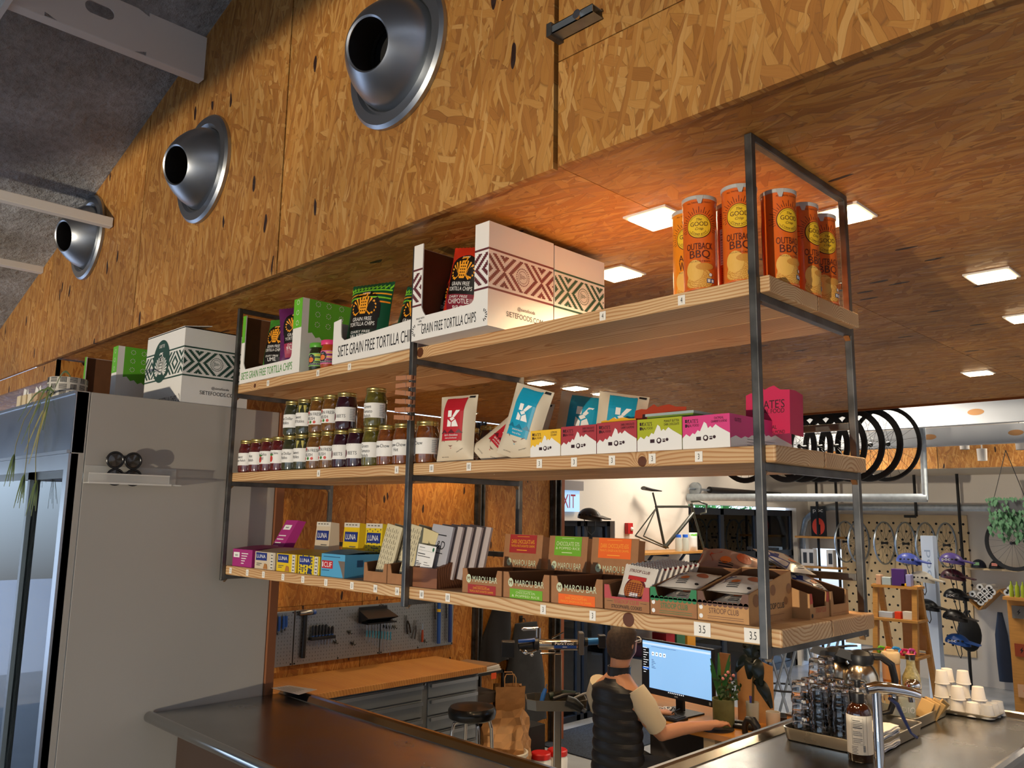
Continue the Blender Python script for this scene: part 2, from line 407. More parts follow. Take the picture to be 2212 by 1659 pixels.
# ---------------------------------------------------------------- chipboard front wall above the rack
YW = -0.17
def zceil(x): return 3.90 + 0.297 * (x + 2.38)
wall_front = thing('wall_front', None, None, (0, 0, 0), kind='structure')
def osb_panel(pts, off, m, parent):
    c = sum((V(p) for p in pts), V()) / len(pts)
    b = B(); b.prism([V(p) - c for p in pts], off, 0)
    return obj('osb_panel', b, m, parent, c)
for x0, x1 in ((-7.42, -6.038), (-6.03, -4.648), (-4.64, -3.218), (-3.21, -1.828), (-1.818, -0.440)):
    osb_panel([(x0, YW, 2.528), (x1, YW, 2.528), (x1, YW, zceil(x1) + .03), (x0, YW, zceil(x0) + .03)], (0, 0.018, 0), OSB_XZ, wall_front)
for x0, x1 in ((-0.424, 0.95), (0.958, 2.36)):
    osb_panel([(x0, YW, 2.528), (x1, YW, 2.528), (x1, YW, 2.812), (x0, YW, 2.812)], (0, 0.018, 0), OSB_XZ, wall_front)
    osb_panel([(x0, YW, 2.815), (x1, YW, 2.815), (x1, YW, zceil(x1) + .03), (x0, YW, zceil(x0) + .03)], (0, 0.018, 0), OSB_XZ, wall_front)
b = B(); b.box((-7.4, YW + .019, 2.56), (2.4, YW + .05, 5.4)); obj('backing', b, mat('dark_joint', '#3a1d0a', .8), wall_front)
# ---------------------------------------------------------------- chipboard soffit (the low ceiling)
ceiling = thing('ceiling', None, None, (0, 0, 0), kind='structure')
for x0, x1 in ((-4.88, -3.212), (-3.21, -1.824), (-1.822, -0.434), (-0.432, 0.954), (0.956, 2.36)):
    for y0, y1 in ((YW + .019, 1.05), (1.052, 2.27), (2.272, 3.49), (3.492, 4.95)):
        osb_panel([(x0, y0, 2.535), (x1, y0, 2.535), (x1, y1, 2.535), (x0, y1, 2.535)], (0, 0, 0.018), OSB_XY, ceiling)
b = B(); b.box((-4.88, YW + .05, 2.554), (2.4, 4.95, 2.60)); obj('backing', b, MATS['dark_joint'], ceiling)
b = B(); b.box((-4.88, 4.951, 2.52), (2.4, 4.965, 3.2)); obj('fascia', b, mat('fascia_edge', '#8a4c1c', .6), ceiling)
# dropped box above the fridge's far end
trim = thing('trim_1', None, None, (0, 0, 0), kind='structure')
for a, c_, m in (((-7.4, -0.15, 2.42), (-4.41, -0.13, 2.525), OSB_XZ), ((-7.4, -0.13, 2.42), (-4.43, 0.9, 2.44), OSB_XY), ((-4.43, -0.15, 1.6), (-4.41, 0.9, 2.525), OSB_YZ)):
    b = B(); b.box(a, c_); obj('osb_panel', b, m, trim)
wall_back = thing('wall_back', None, None, (0, 0, 0), kind='structure')
b = B(); b.box((-7.4, 0.9, -.57), (-4.9, 0.92, 2.53)); obj('osb_panel', b, OSB_XZ, wall_back)
# ---------------------------------------------------------------- sprayed white roof above the cafe
g = NG('sprayed_foam', .9, .2)
tcn = g.n('TexCoord'); n1 = g.noise(tcn.outputs['Object'], 26, 6, .65); n2 = g.noise(tcn.outputs['Object'], 3, 3)
c = g.ramp(n2, [(0.3, '#b4b0aa'), (0.5, '#cbcbcc'), (0.7, '#e2e4e8')]); c = g.mix(.5, c, g.ramp(n1, [(.3, '#8a8684'), (.7, '#ffffff')]), 'MULTIPLY')
g.l(c, g.b.inputs['Base Color']); g.bump(n1, 1.0, 0.06)
FOAM = g.m
b = B(); b.poly([(-9, -6.2, zceil(-9)), (-9, YW + .04, zceil(-9)), (3.5, YW + .04, zceil(3.5)), (3.5, -6.2, zceil(3.5))])
b.poly([(-9, -6.2, zceil(-9) + .1), (3.5, -6.2, zceil(3.5) + .1), (3.5, YW + .04, zceil(3.5) + .1), (-9, YW + .04, zceil(-9) + .1)])
obj('ceiling_slope', b, FOAM, kind='structure')
BEAMW = mat('beam_white', '#d4cdc6', .55)
def joist(name, x, z0, z1, y0, y1, holes, fl=.055):
    """C-shaped joist running along Y with oval service holes in its web"""
    t = thing(name, None, None, (x, 0, 0), kind='structure')
    b = B(); ys = [y0]; holes = sorted(holes)
    for h in holes: ys += [h - .2, h + .2]
    ys.append(y1)
    for i in range(0, len(ys) - 1, 2): b.box((-.006, ys[i], z0), (0, ys[i + 1], z1))
    for h in holes:
        zc = (z0 + z1) / 2 + .02; n = 32; inn, out = [], []
        for j in range(n):
            a = 2 * PI * j / n; cx_, sx_ = math.cos(a), math.sin(a)
            rx, rz = .058, .028
            q = max(abs(cx_) / .2, abs(sx_) / ((z1 - z0) / 2))
            ox, oz = cx_ / q, sx_ / q
            ix = rx * cx_; iz = rz * sx_
            ix = max(-.03, min(.03, cx_ * .2)) + .028 * cx_; iz = .028 * sx_
            inn.append((0, h + ix, zc + iz)); out.append((0, h + ox, (z0 + z1) / 2 + oz))
        k = len(b.v); b.v += [V(p) for p in inn + out]
        for j in range(n): q = (j + 1) % n; b.face((k + j, k + n + j, k + n + q, k + q))
        k = len(b.v); b.v += [V(p) for p in inn] + [V(p) - V((.006, 0, 0)) for p in inn]
        for j in range(n): q = (j + 1) % n; b.face((k + j, k + q, k + n + q, k + n + j))
    obj('web', b, BEAMW, t)
    b = B(); b.box((-fl, y0, z0 - .004), (0, y1, z0)); obj('flange', b, WHITE, t)
    return t
joist('beam_1', -2.58, 3.598, 3.80, -5.8, YW - .012, [-.641, -1.5, -2.6])
joist('beam_3', -4.82, 3.14, 3.20, -5.8, YW - .002, [])
b = B(); b.box((-3.66, -5.8, 3.145), (-3.61, YW - .004, 3.197)); obj('beam_2', b, WHITE, kind='structure', bevel=.004)
b = B(); b.box((-7.5, -.985, 3.575), (-2.2, -.965, 3.597)); obj('trim_2', b, WHITE, kind='structure')
# ---------------------------------------------------------------- floors and far walls of the shop
FLOORM = mat('polished_concrete', '#a9adb0', .22, noise=.18, nscale=2.2, bump=.02, bscale=8)
b = B(); b.box((-9, .62, -.62), (4.0, 11.4, -.57)); obj('floor', b, FLOORM, kind='structure')
b = B(); b.box((-9, -6.2, -.10), (4.0, .62, -.05)); obj('floor_cafe', b, mat('cafe_floor', '#8a8680', .35, noise=.15, nscale=3), kind='structure')
wall_west = thing('wall_west', None, None, (0, 0, 0), kind='structure')
for y0, y1 in ((.93, 2.446), (2.452, 3.68), (3.79, 4.74)):
    for z0, z1 in ((-.57, .93), (.933, 2.53)):
        osb_panel([(-4.9, y0, z0), (-4.9, y1, z0), (-4.9, y1, z1), (-4.9, y0, z1)], (-.018, 0, 0), OSB_YZ, wall_west)
b = B(); b.box((-4.96, .93, -.57), (-4.92, 4.9, 2.53)); obj('backing', b, MATS['dark_joint'], wall_west)
for y0, y1 in ((3.685, 3.785), (4.745, 4.88)):
    b = B(); b.box((-4.93, y0, -.57), (-4.885, y1, 2.53)); b.box((-4.885, y0 + .02, -.57), (-4.84, y0 + .035, 2.53)); b.box((-4.885, y1 - .035, -.57), (-4.84, y1 - .02, 2.53))
    obj('steel_post', b, BLACKSTEEL, wall_west)
b = B(); b.box((-4.93, 4.88, -.57), (-4.86, 4.93, 2.53)); obj('edge_board', b, mat('red_oak_edge', '#8a4a28', .6), wall_west)
wall_exit = thing('wall_left', None, None, (0, 0, 0), kind='structure')
for y0, y1, z0, z1 in ((4.6, 5.2, -.57, 3.2), (5.2, 6.22, 1.60, 3.2), (6.22, 7.80, -.57, 3.2), (7.80, 10.88, 1.83, 3.2), (10.88, 11.4, -.57, 3.2)):
    b = B(); b.box((-5.38, y0, z0), (-5.2, y1, z1)); obj('wall_segment', b, WALLW, wall_exit)
wf = thing('wall_far', None, None, (0, 0, 0), kind='structure')
for x0, x1, z0, z1 in ((-5.38, 4, 1.2, 3.2), (-4.45, 4, -.57, 1.2), (-5.38, -5.15, -.57, 1.2)):
    b = B(); b.box((x0, 11.3, z0), (x1, 11.45, z1)); obj('wall_segment', b, WALLW, wf)
b = B(); b.box((3.6, -.15, -.6), (3.7, 11.4, 3.2)); obj('wall_right', b, WALLW, kind='structure')
b = B(); b.box((-5.38, 4.97, 3.02), (4, 11.4, 3.08)); obj('ceiling_shop', b, mat('shop_ceiling_white', '#c9ccd0', .7), kind='structure')
b = B(); b.box((-9, -6.2, 2.25), (-8.9, .9, 4)); b.box((-9, -.4, -.05), (-8.9, .9, 2.25)); obj('wall_cafe_side', b, WALLW, kind='structure')
# unseen cafe front wall, added with a low header to shade the upper wall
b = B(); b.box((-9, -6.1, 1.86), (4.0, -5.9, 6.2)); b.box((-9, -6.1, -.1), (-4.2, -5.9, 1.86)); b.box((4.0, -6.1, -.1), (4.1, -.2, 6.2)); obj('wall_light_block', b, WALLW, kind='structure')
# chipboard bulkhead over the far wall, with white shop joists in front of it
bk = thing('trim_3', None, None, (0, 0, 0), kind='structure')
for x0, x1 in ((-5.19, -3.93), (-3.92, -2.66), (-2.65, -1.39), (-1.38, -.12), (-.11, 1.15)):
    osb_panel([(x0, 9.6, 2.32), (x1, 9.6, 2.32), (x1, 9.6, 2.60), (x0, 9.6, 2.60)], (0, .018, 0), OSB_XZ, bk)
b = B(); b.box((-5.19, 9.62, 2.315), (1.2, 11.29, 2.33)); obj('underside', b, mat('bulkhead_underside', '#c9b9a0', .6), bk)
b = B(); b.box((-5.19, 9.62, 2.60), (1.2, 9.66, 3.02)); obj('upstand', b, WHITE, bk)
JOISTM = mat('joist_pale_blue', '#c3c8cf', .6); HOLEM = mat('raw_hole_tan', '#b98a5c', .8)
for i, (y, z0, z1, hx) in enumerate(((6.1, 2.80, 3.0, (-2.0, -.4, .9)), (7.3, 2.62, 2.84, (-1.55, -.85)), (8.5, 2.52, 2.72, (-2.38, -1.5)))):
    t = thing('beam_%d' % (4 + i), None, None, (0, 0, 0), kind='structure')
    b = B(); b.box((-5.19, y, z0), (3.5, y + .05, z1)); obj('web', b, JOISTM, t)
    b = B(); b.box((-5.19, y - .06, z0 - .012), (3.5, y + .05, z0)); obj('flange', b, JOISTM, t)
    b = B()
    for x in hx: b.disc(plane_fn((x, y - .002, (z0 + z1) / 2), (1, 0, 0), (0, 0, 1)), .075, 20, 1, 0, .032)
    obj('knockout', b, HOLEM, t)
# ---------------------------------------------------------------- round jet vents in the wall
def vent(x, z, label, yawd):
    t = thing('jet_vent', label, 'vent', (x, YW - .001, z), group='round jet vents on the chipboard wall')
    b = B(); b.lathe([(.185, .0), (.243, 0), (.243, -.014), (.232, -.024), (.20, -.026), (.192, -.012), (.186, -.012), (.180, .0)], 64, axis='Y', caps=(False, False)); obj('flange', b, ALU, t)
    d = V((yawd, -1, -.22)).normalized(); M = V((0, -1, 0)).rotation_difference(d).to_matrix().to_4x4()
    b = B(); b.lathe([(.170, .03), (.182, 0), (.178, -.03), (.162, -.065), (.138, -.100), (.112, -.128), (.092, -.146), (.086, -.150), (.080, -.146), (.082, -.10), (.10, -.02), (.11, .10)], 56, axis='Y', caps=(False, False)); b.xf(M); obj('nozzle', b, ALU, t)
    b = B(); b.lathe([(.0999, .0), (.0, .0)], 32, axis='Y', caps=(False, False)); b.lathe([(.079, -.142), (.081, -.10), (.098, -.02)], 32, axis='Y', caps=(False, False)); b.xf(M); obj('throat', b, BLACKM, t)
    return t
vent(-1.118, 3.113, 'large round silver jet vent nearest the steel strut, highest in view', .22)
vent(-2.515, 3.142, 'round silver jet vent on the middle chipboard panel beside the thick white joist', .2)
vent(-3.985, 3.172, 'farthest round silver jet vent, crossed by a thin white rail', .2)
t = thing('strut_bracket', 'short galvanised slotted strut fixed over the panel joint of the chipboard wall', 'bracket', (-.41, YW, 2.878))
b = B(); b.box((0, -.045, -.011), (.135, -.042, .011)); b.box((0, -.045, .009), (.135, -.006, .011)); b.box((0, -.045, -.011), (.135, -.006, -.009)); obj('channel', b, GALV, t)
b = B(); b.lathe([(.012, -.052), (.012, -.045)], 12, (.09, 0, 0), axis='Y'); obj('bolt', b, CHROME, t)
b = B(); b.box((-.012, -.05, -.018), (.004, -.001, .018)); obj('end_plate', b, BLACKSTEEL, t)
# ---------------------------------------------------------------- recessed lights
LAMP = mat('light_diffuser', '#fff2dd', .5, emit='#ffdfae', es=14)
WLAMP = (1.0, 0.72, 0.42)
def clight(x, y, label, s=.125, z=2.535, power=9.0):
    t = thing('ceiling_light', label, 'ceiling light', (x, y, z), group='square downlights in the chipboard ceiling')
    h = s / 2
    b = B()
    for a, c_ in (((-h - .012, -h - .012, -.006), (h + .012, -h, 0)), ((-h - .012, h, -.006), (h + .012, h + .012, 0)), ((-h - .012, -h, -.006), (-h, h, 0)), ((h, -h, -.006), (h + .012, h, 0))): b.box(a, c_)
    obj('frame', b, WHITE, t)
    b = B(); b.box((-h, -h, -.012), (h, h, -.001)); obj('diffuser', b, LAMP, t)
    if power:
        l = lamp('downlight', 'SPOT', (x, y, z - .03), power * 6, WLAMP, target=(x, y, 0), spot_size=rad(135), spot_blend=.6, shadow_soft_size=.05)
    return t
for x, y, l, p in ((-.455, .313, 'glowing square downlight behind the crisp cans, nearest the carton', 10), (-.05, .65, 'square downlight cut by the rear post of the rack', 9), (-.89, .68, 'square downlight peeking out past the white cartons', 9),
                (.09, 1.595, 'square downlight alone on the ceiling right of the rack', 9), (.02, 2.37, 'square downlight at the right end of the ceiling', 9), (-.545, 3.72, 'far small square downlight right of the rack near the ceiling edge', 9),
                (-2.81, 2.34, 'first of three square downlights in a row above the blue bags', 9), (-2.78, 2.66, 'middle of three square downlights in a row above the blue bags', 0), (-2.79, 3.0, 'last of three square downlights in a row above the blue bags', 9),
                (-4.45, 3.15, 'square downlight beside the red granola bag', 9), (-2.2, .72, 'square downlight hidden above the green bag cartons', 5)):
    clight(x, y, l, power=p)
t = thing('ceiling_vent', 'small dark round speaker grille in the ceiling behind the middle post', 'vent', (-3.05, 1.55, 2.535))
b = B(); b.lathe([(.0, -.004), (.045, -.004), (.055, -.008), (.062, -.004), (.064, 0)], 24); obj('grille', b, BLACKM, t)
# ---------------------------------------------------------------- hanging shelf rack
PW, RD, ZT, ZB = .0185, .5254, 2.5345, 1.3668
XM, XL = -1.2247, -2.4617
Z1, Z2, Z3 = 2.1955, 1.8155, 1.4285
rack = thing('hanging_shelf_rack', 'tall three-tier hanging rack of blackened steel posts and pine plank shelves', 'shelf rack', (0, 0, 0))
for x0 in (0, XM, XL):
    for y0 in (0, RD - PW):
        b = B(); b.box((x0, y0, ZB), (x0 + PW, y0 + PW, ZT)); obj('post', b, BLACKSTEEL, rack, bevel=.002)
    b = B(); b.box((x0, PW, ZT - PW), (x0 + PW, RD - PW, ZT)); obj('top_rail', b, BLACKSTEEL, rack, bevel=.002)
    for z in (Z1, Z2, Z3):
        b = B(); zz = z - .038
        b.box((x0, PW, zz - PW), (x0 + PW, RD - PW, zz)); obj('shelf_rail', b, BLACKSTEEL, rack, bevel=.0015)
    b = B()
    for z in (Z1, Z2, Z3):
        zz = z - .038 - PW
        for y0, s_ in ((PW, 1), (RD - PW, -1)): b.prism([(x0 + .002, y0, zz), (x0 + .002, y0 + s_ * .012, zz), (x0 + .002, y0, zz - .012)], (PW - .004, 0, 0))
    obj('weld_gusset', b, steel('weld_bronze_%d' % int(-x0 * 10), '#7a6248', .35), rack, kind='stuff')
for z in (Z1, Z2, Z3):
    for xa, xb in ((XL + PW, XM), (XM + PW, 0)):
        b = B(); b.box((xa, RD - PW, z + .075), (xb, RD, z + .075 + PW)); obj('back_rail', b, BLACKSTEEL, rack, bevel=.0015)
KN = {('Z3', 1): [(.86, 0, .02, .017)], ('Z2', 1): [(.905, 0, .013, .012)], ('Z1', 1): [(.022, 0, .020, .016)], ('Z1', 0): [(.16, 0, .020, .009)]}
PLANKS = {}
PD = (RD - 2 * PW - .003) / 2
for si, (zn, z) in enumerate((('Z1', Z1), ('Z2', Z2), ('Z3', Z3))):
    for bi, (xa, xb) in enumerate(((XL + .004, XM + PW / 2 - .001), (XM + PW / 2 + .001, PW + .0225))):
        for di in range(2):
            y0 = PW + .001 + di * (PD + .002)
            m = pine('pine_%d%d%d' % (si, bi, di), yc=.12 + .03 * di, zc=(-.09, -.16, .13)[si] if di == 0 else (-.07, -.06, .10)[si], freq=115 + 22 * ((si + di + bi) % 3), knots=KN.get((zn, bi), ()) if di == 0 else (), seed=si * 3 + bi * 1.7 + di * 5)
            b = B(); b.box((0, 0, 0), (xb - xa, PD, .038))
            PLANKS[(zn, bi, di)] = obj('shelf_plank', b, m, rack, (xa, y0, z - .038), bevel=.005 if zn != 'Z1' else .003, seg=3)
TAGW = mat('price_tag_white', '#e9e4da', .5)
def tag(zn, bi, x, txt, zc=.019, s=1.0):
    """small self-adhesive price tag on the front of a shelf plank, world x"""
    p = PLANKS[(zn, bi, 0)]; b = B(); w_, h_ = (.020 if len(txt) < 3 else .034) * s, .024 * s
    b.box((-w_ / 2, -.0008, -h_ / 2), (w_ / 2, 0, h_ / 2), 0)
    b.text(txt, plane_fn((0, -.0012, 0), (1, 0, 0), (0, 0, 1)), h_ * .56, m=1, sx=.62)
    obj('price_tag', b, [TAGW, INK], p, (x - p.location.x, -.0005, zc))
# ---------------------------------------------------------------- products on the rack: helpers
def cm(h, rough=.5, **k): return mat('ink_' + h.strip('#'), h, rough, **k)
def front(b_, y=-.0006): return plane_fn((0, y, 0), (1, 0, 0), (0, 0, 1))
def side(x): return plane_fn((x, 0, 0), (0, 1, 0), (0, 0, 1))          # +X face, u runs along depth
def zigzag(b, fn, x0, x1, z0, z1, m, P=24, phase=0, ring=None):
    """stepped diamond weave, rows of small squares joined into runs"""
    n = 19; s = (z1 - z0) / n; cols = int((x1 - x0) / s)
    for r in range(n):
        yy = abs(r - n // 2); run = None
        for c in range(cols + 1):
            d = False
            if c < cols:
                xx = (c + phase) % P; xx = min(xx, P - xx); q = xx + yy
                d = q % 6 in (4, 5, 0) and q > 1 if q < 13 else (q % 6 in (4, 5, 0))
                if ring:
                    for rc in ring:
                        if (c - rc) ** 2 + yy ** 2 < 40: d = False
            if d and run is None: run = c
            if not d and run is not None: b.rect(fn, x0 + run * s, z0 + r * s, x0 + c * s, z0 + (r + 1) * s, m); run = None
    for rc in ring or ():
        cx_ = x0 + rc * s; R = 5.6 * s
        for k in range(24):
            a0, a1 = 2 * PI * k / 24, 2 * PI * (k + .62) / 24; zc = (z0 + z1) / 2
            for ra in (R, R * .72): b.poly([fn(cx_ + ra * math.cos(a0), zc + ra * math.sin(a0)), fn(cx_ + ra * math.cos(a1), zc + ra * math.sin(a1)), fn(cx_ + ra * .88 * math.cos(a1), zc + ra * .88 * math.sin(a1)), fn(cx_ + ra * .88 * math.cos(a0), zc + ra * .88 * math.sin(a0))], m)
        for k in range(-3, 4): b.rect(fn, cx_ - R * .5, (z0 + z1) / 2 + k * R * .13, cx_ + R * .5 * math.cos(k), (z0 + z1) / 2 + (k + .45) * R * .13, m)
def rays(b, fn, x, z, r, m, a0, a1, n=7):
    for i in range(n):
        a = rad(a0 + (a1 - a0) * i / (n - 1)); c_, s_ = math.cos(a), math.sin(a); r1 = r * (.55 + .1 * (i % 2))
        b.poly([fn(x + c_ * r1 - s_ * r * .05, z + s_ * r1 + c_ * r * .05), fn(x + c_ * r - s_ * r * .09, z + s_ * r + c_ * r * .09), fn(x + c_ * r + s_ * r * .09, z + s_ * r - c_ * r * .09), fn(x + c_ * r1 + s_ * r * .05, z + s_ * r1 - c_ * r * .05)], m)
def bird(b, fn, x, z, s, m, mk=None):
    """emblem: an urn-shaped body with a 7 for a neck between two fanned wings"""
    for sg in (-1, 1):
        for i in range(9):
            a = rad(100 - i * 17); L_ = s * (.62 - .012 * i * i * .4)
            px, pz = x + sg * s * .16, z - s * .30
            c_, s_ = math.cos(a) * sg, math.sin(a)
            q = s * .045
            b.poly([fn(px - s_ * .2 * q, pz + c_ * .2 * q), fn(px + c_ * L_ - s_ * q, pz + s_ * L_ + c_ * q), fn(px + c_ * L_ * 1.04, pz + s_ * L_ * 1.04), fn(px + c_ * L_ + s_ * q, pz + s_ * L_ - c_ * q)][::sg], m)
    pts = [(-.20, .18), (.20, .18), (.24, -.12), (.14, -.44), (-.14, -.44), (-.24, -.12)]
    b.polyon(fn, [(x + p * s, z + q * s) for p, q in pts], m)
    for (x0, z0, x1, z1) in ((-.16, .46, .16, .54), (-.22, .44, -.10, .50), (.08, .30, .16, .5), (-.12, .28, .14, .35), (-.12, .18, -.04, .32)): b.rect(fn, x + x0 * s, z + z0 * s, x + x1 * s, z + z1 * s, m)
    if mk is not None:
        f2 = lambda u, v: fn(u, v) + (fn(u, v) - fn.back(u, v)) if hasattr(fn, 'back') else fn(u, v)
        for i in (-1, 0, 1):
            for j in range(4): b.disc(fn.up, s * .035, 8, 1, mk, c=(x + i * s * .11, z + s * (.08 - j * .13)))
def up(fn, d):
    """attach a slightly raised copy of fn, for ink on ink"""
    fn.up = lambda x, y: fn(x, y) + V(d)
    return fn
def carton(name, label, x, y, z, w_, d_, h_, ink, front_cut=True, word='GRAIN FREE TORTILLA CHIPS', rz=0, green=False, group=None, lipz=.3, left=.13, right=.17, closed=False):
    """white chip carton, front face at local y=0; front panel cut out when front_cut"""
    t = thing(name, label, 'carton', (x, y, z), rz, group)
    T = .004; lip = h_ * lipz
    b = B()
    b.box((0, T, 0), (T, d_, h_)); b.box((w_ - T, T, 0), (w_, d_, h_)); b.box((T, d_ - T, 0), (w_ - T, d_, h_)); b.box((T, T, 0), (w_ - T, d_ - T, T))
    if front_cut:
        xl, xr = w_ * left, w_ * (1 - right); zl = h_ * (.24 if not green else .20)
        arc = [(xr - .02 + .02 * math.sin(rad(a)), zl + .035 - .02 * math.cos(rad(a)) - .015) for a in (0, 30, 60, 90)]
        b.prism([(0, 0, 0), (w_, 0, 0), (w_, 0, h_), (xr, 0, h_)] + [(px, 0, pz + .0) for px, pz in arc[::-1]] + [(xl + .02, 0, zl), (xl + .008, 0, zl + .015), (xl, 0, zl + .03), (xl, 0, h_), (0, 0, h_)], (0, T, 0))
    else: b.box((0, 0, 0), (w_, T, h_))
    if closed:
        b.box((0, 0, h_ - T), (w_, d_, h_))
        b.prism([(T, 0, h_), (w_ * .98, 0, h_), (w_ * .98, d_ * .4, h_ + .02), (T, d_ * .45, h_ + .03)], (0, 0, .003))
    obj('body', b, PAPERW, t)
    if front_cut:
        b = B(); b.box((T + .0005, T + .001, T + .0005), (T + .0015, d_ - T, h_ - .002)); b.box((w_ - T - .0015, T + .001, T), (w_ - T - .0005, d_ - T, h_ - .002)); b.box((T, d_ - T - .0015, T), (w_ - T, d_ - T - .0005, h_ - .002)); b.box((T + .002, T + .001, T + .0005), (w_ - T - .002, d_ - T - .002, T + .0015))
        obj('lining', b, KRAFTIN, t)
    b = B(); f = front(b)
    sx_ = side(w_ + .0006)
    if green:
        gz = h_ * .60
        for xa, xb in (((0, w_ * left) , (w_ * (1 - right), w_)) if front_cut else ((0, w_ * .30),)): b.rect(f, xa, gz, xb, h_, 0)
        pts = [(.03, h_)] + [(.03, gz + .02)] + [(.03 + (d_ - .06) * i / 12, gz - .02 + .012 * (i % 2) - .03 * math.sin(PI * i / 12)) for i in range(13)] + [(d_ - .03, gz + .02), (d_ - .03, h_)]
        b.polyon(sx_, pts[::-1], 0)
        f2, s2 = front(b, -.0012), side(w_ + .0012)
        for j in range(3):
            for k in range(8):
                a = 2 * PI * k / 8
                if front_cut: b.disc(f2, .0022, 6, 1, 1, c=(w_ * (1 - right / 2) + .009 * math.cos(a), gz + .02 + j * .042 + .009 * math.sin(a)))
                for dd in (.07, .12, d_ - .09): b.disc(s2, .0022, 6, 1, 1, c=(dd + .010 * math.cos(a), gz + .02 + j * .042 + .010 * math.sin(a)))
        if front_cut: b.text(word, f, h_ * .105, x=w_ * .46, y=h_ * .105, m=2, w=w_ * .86)
    else:
        za, zb = h_ * .395, h_ * .70
        spans = ((0, w_ * left), (w_ * (1 - right), w_)) if front_cut else ((0, w_),)
        for xa, xb in spans:
            b.rect(f, xa, h_ * .725, xb, h_ * .745, 0); b.rect(f, xa, h_ * .35, xb, h_ * .37, 0)
            zigzag(b, f, xa + .001, xb - .001, za, zb, 0, P=24, phase=12)
        b.rect(sx_, 0, h_ * .725, d_, h_ * .745, 0); b.rect(sx_, 0, h_ * .35, d_, h_ * .37, 0)
        zigzag(b, sx_, .002, d_ - .002, za, zb, 0, P=32, phase=4, ring=(28,))
        b.text('@sietefoods', sx_, h_ * .045, x=d_ * .57, y=h_ * .225, m=2, sx=1.0, slant=0); b.text('SIETEFOODS.COM', sx_, h_ * .05, x=d_ * .55, y=h_ * .155, m=2, w=d_ * .56)
        if front_cut:
            b.text(word, f, h_ * .10, x=w_ * .5, y=h_ * .105, m=2, w=w_ * .72)
            for tx, q in (('MADE WITH', .205), ('100%', .175), ('Avocado', .145)): b.text(tx, f, h_ * .018, x=w_ * .12, y=h_ * (q + .015), m=2, sx=.9)
        else: b.text(word, f, h_ * .075, x=w_ * .5, y=h_ * .06, m=2, w=w_ * .8)
        for sg, xx in ((-1, .06), (1, .94)): rays(b, f, w_ * xx, h_ * (.105 if front_cut else .06), .020, 2, 90 - 0 if 0 else (110 if sg < 0 else 70), (250 if sg < 0 else -70))
    obj('print', b, [cm(ink), PAPERW, cm('#3c8f2c') if green else INK], t)
    return t
def pillow(w_, h_, T, e=.022):
    def S(x, z):
        q = max(0.0, 1 - abs(2 * x / w_) ** 3); zz = max(0.0, min(1.0, z / h_))
        vz = max(0.0, min(1.0, (zz - e) / .22)) * max(0.0, min(1.0, (1 - e - zz) / .22)); vz = vz ** .6 if vz > 0 else 0
        wr = 1 + .10 * math.sin(x * 90 + z * 30) * (1 - vz * .8)
        return T * q * vz * wr
    return S
def bag(name, label, loc, rot, w_, h_, T, cols, draw, cat='bag', group=None, crimp=True, mats=()):
    """soft pillow bag, front towards local -Y"""
    t = thing(name, label, cat, loc, 0, group, rot=rot)
    S = pillow(w_, h_, T); b = B()
    for sg in (-1, 1): b.grid(lambda u, v: ((u - .5) * w_ * (1 - .05 * math.sin(PI * v)), sg * (S((u - .5) * w_, v * h_) + .0006), v * h_ + (.0025 * (int(u * 24) % 2) if crimp and v == 1 else 0)), 24, 20, 0, True, sg > 0)
    obj('pouch', b, cols, t)
    fn = lambda x, z, o=.0016: V((x * (1 - .05 * math.sin(PI * z / h_)), -S(x, z) - o, z))
    f1 = lambda x, z: fn(x, z, .0016); f1.up = lambda x, z: fn(x, z, .0026)
    b = B(); draw(b, f1, w_, h_); obj('print', b, list(mats), t)
    return t
def arch(b, fn, x, z0, z1, r, m, nx=10, nz=8):
    """tall rounded arch panel"""
    def g(u, v):
        a = PI * u; 
        top = z1 - r + r * math.sin(a) if True else 0
        xx = x - r * math.cos(a)
        return fn(xx, z0 + (top - z0) * v)
    b.grid(g, nx * 2, nz, m, False)
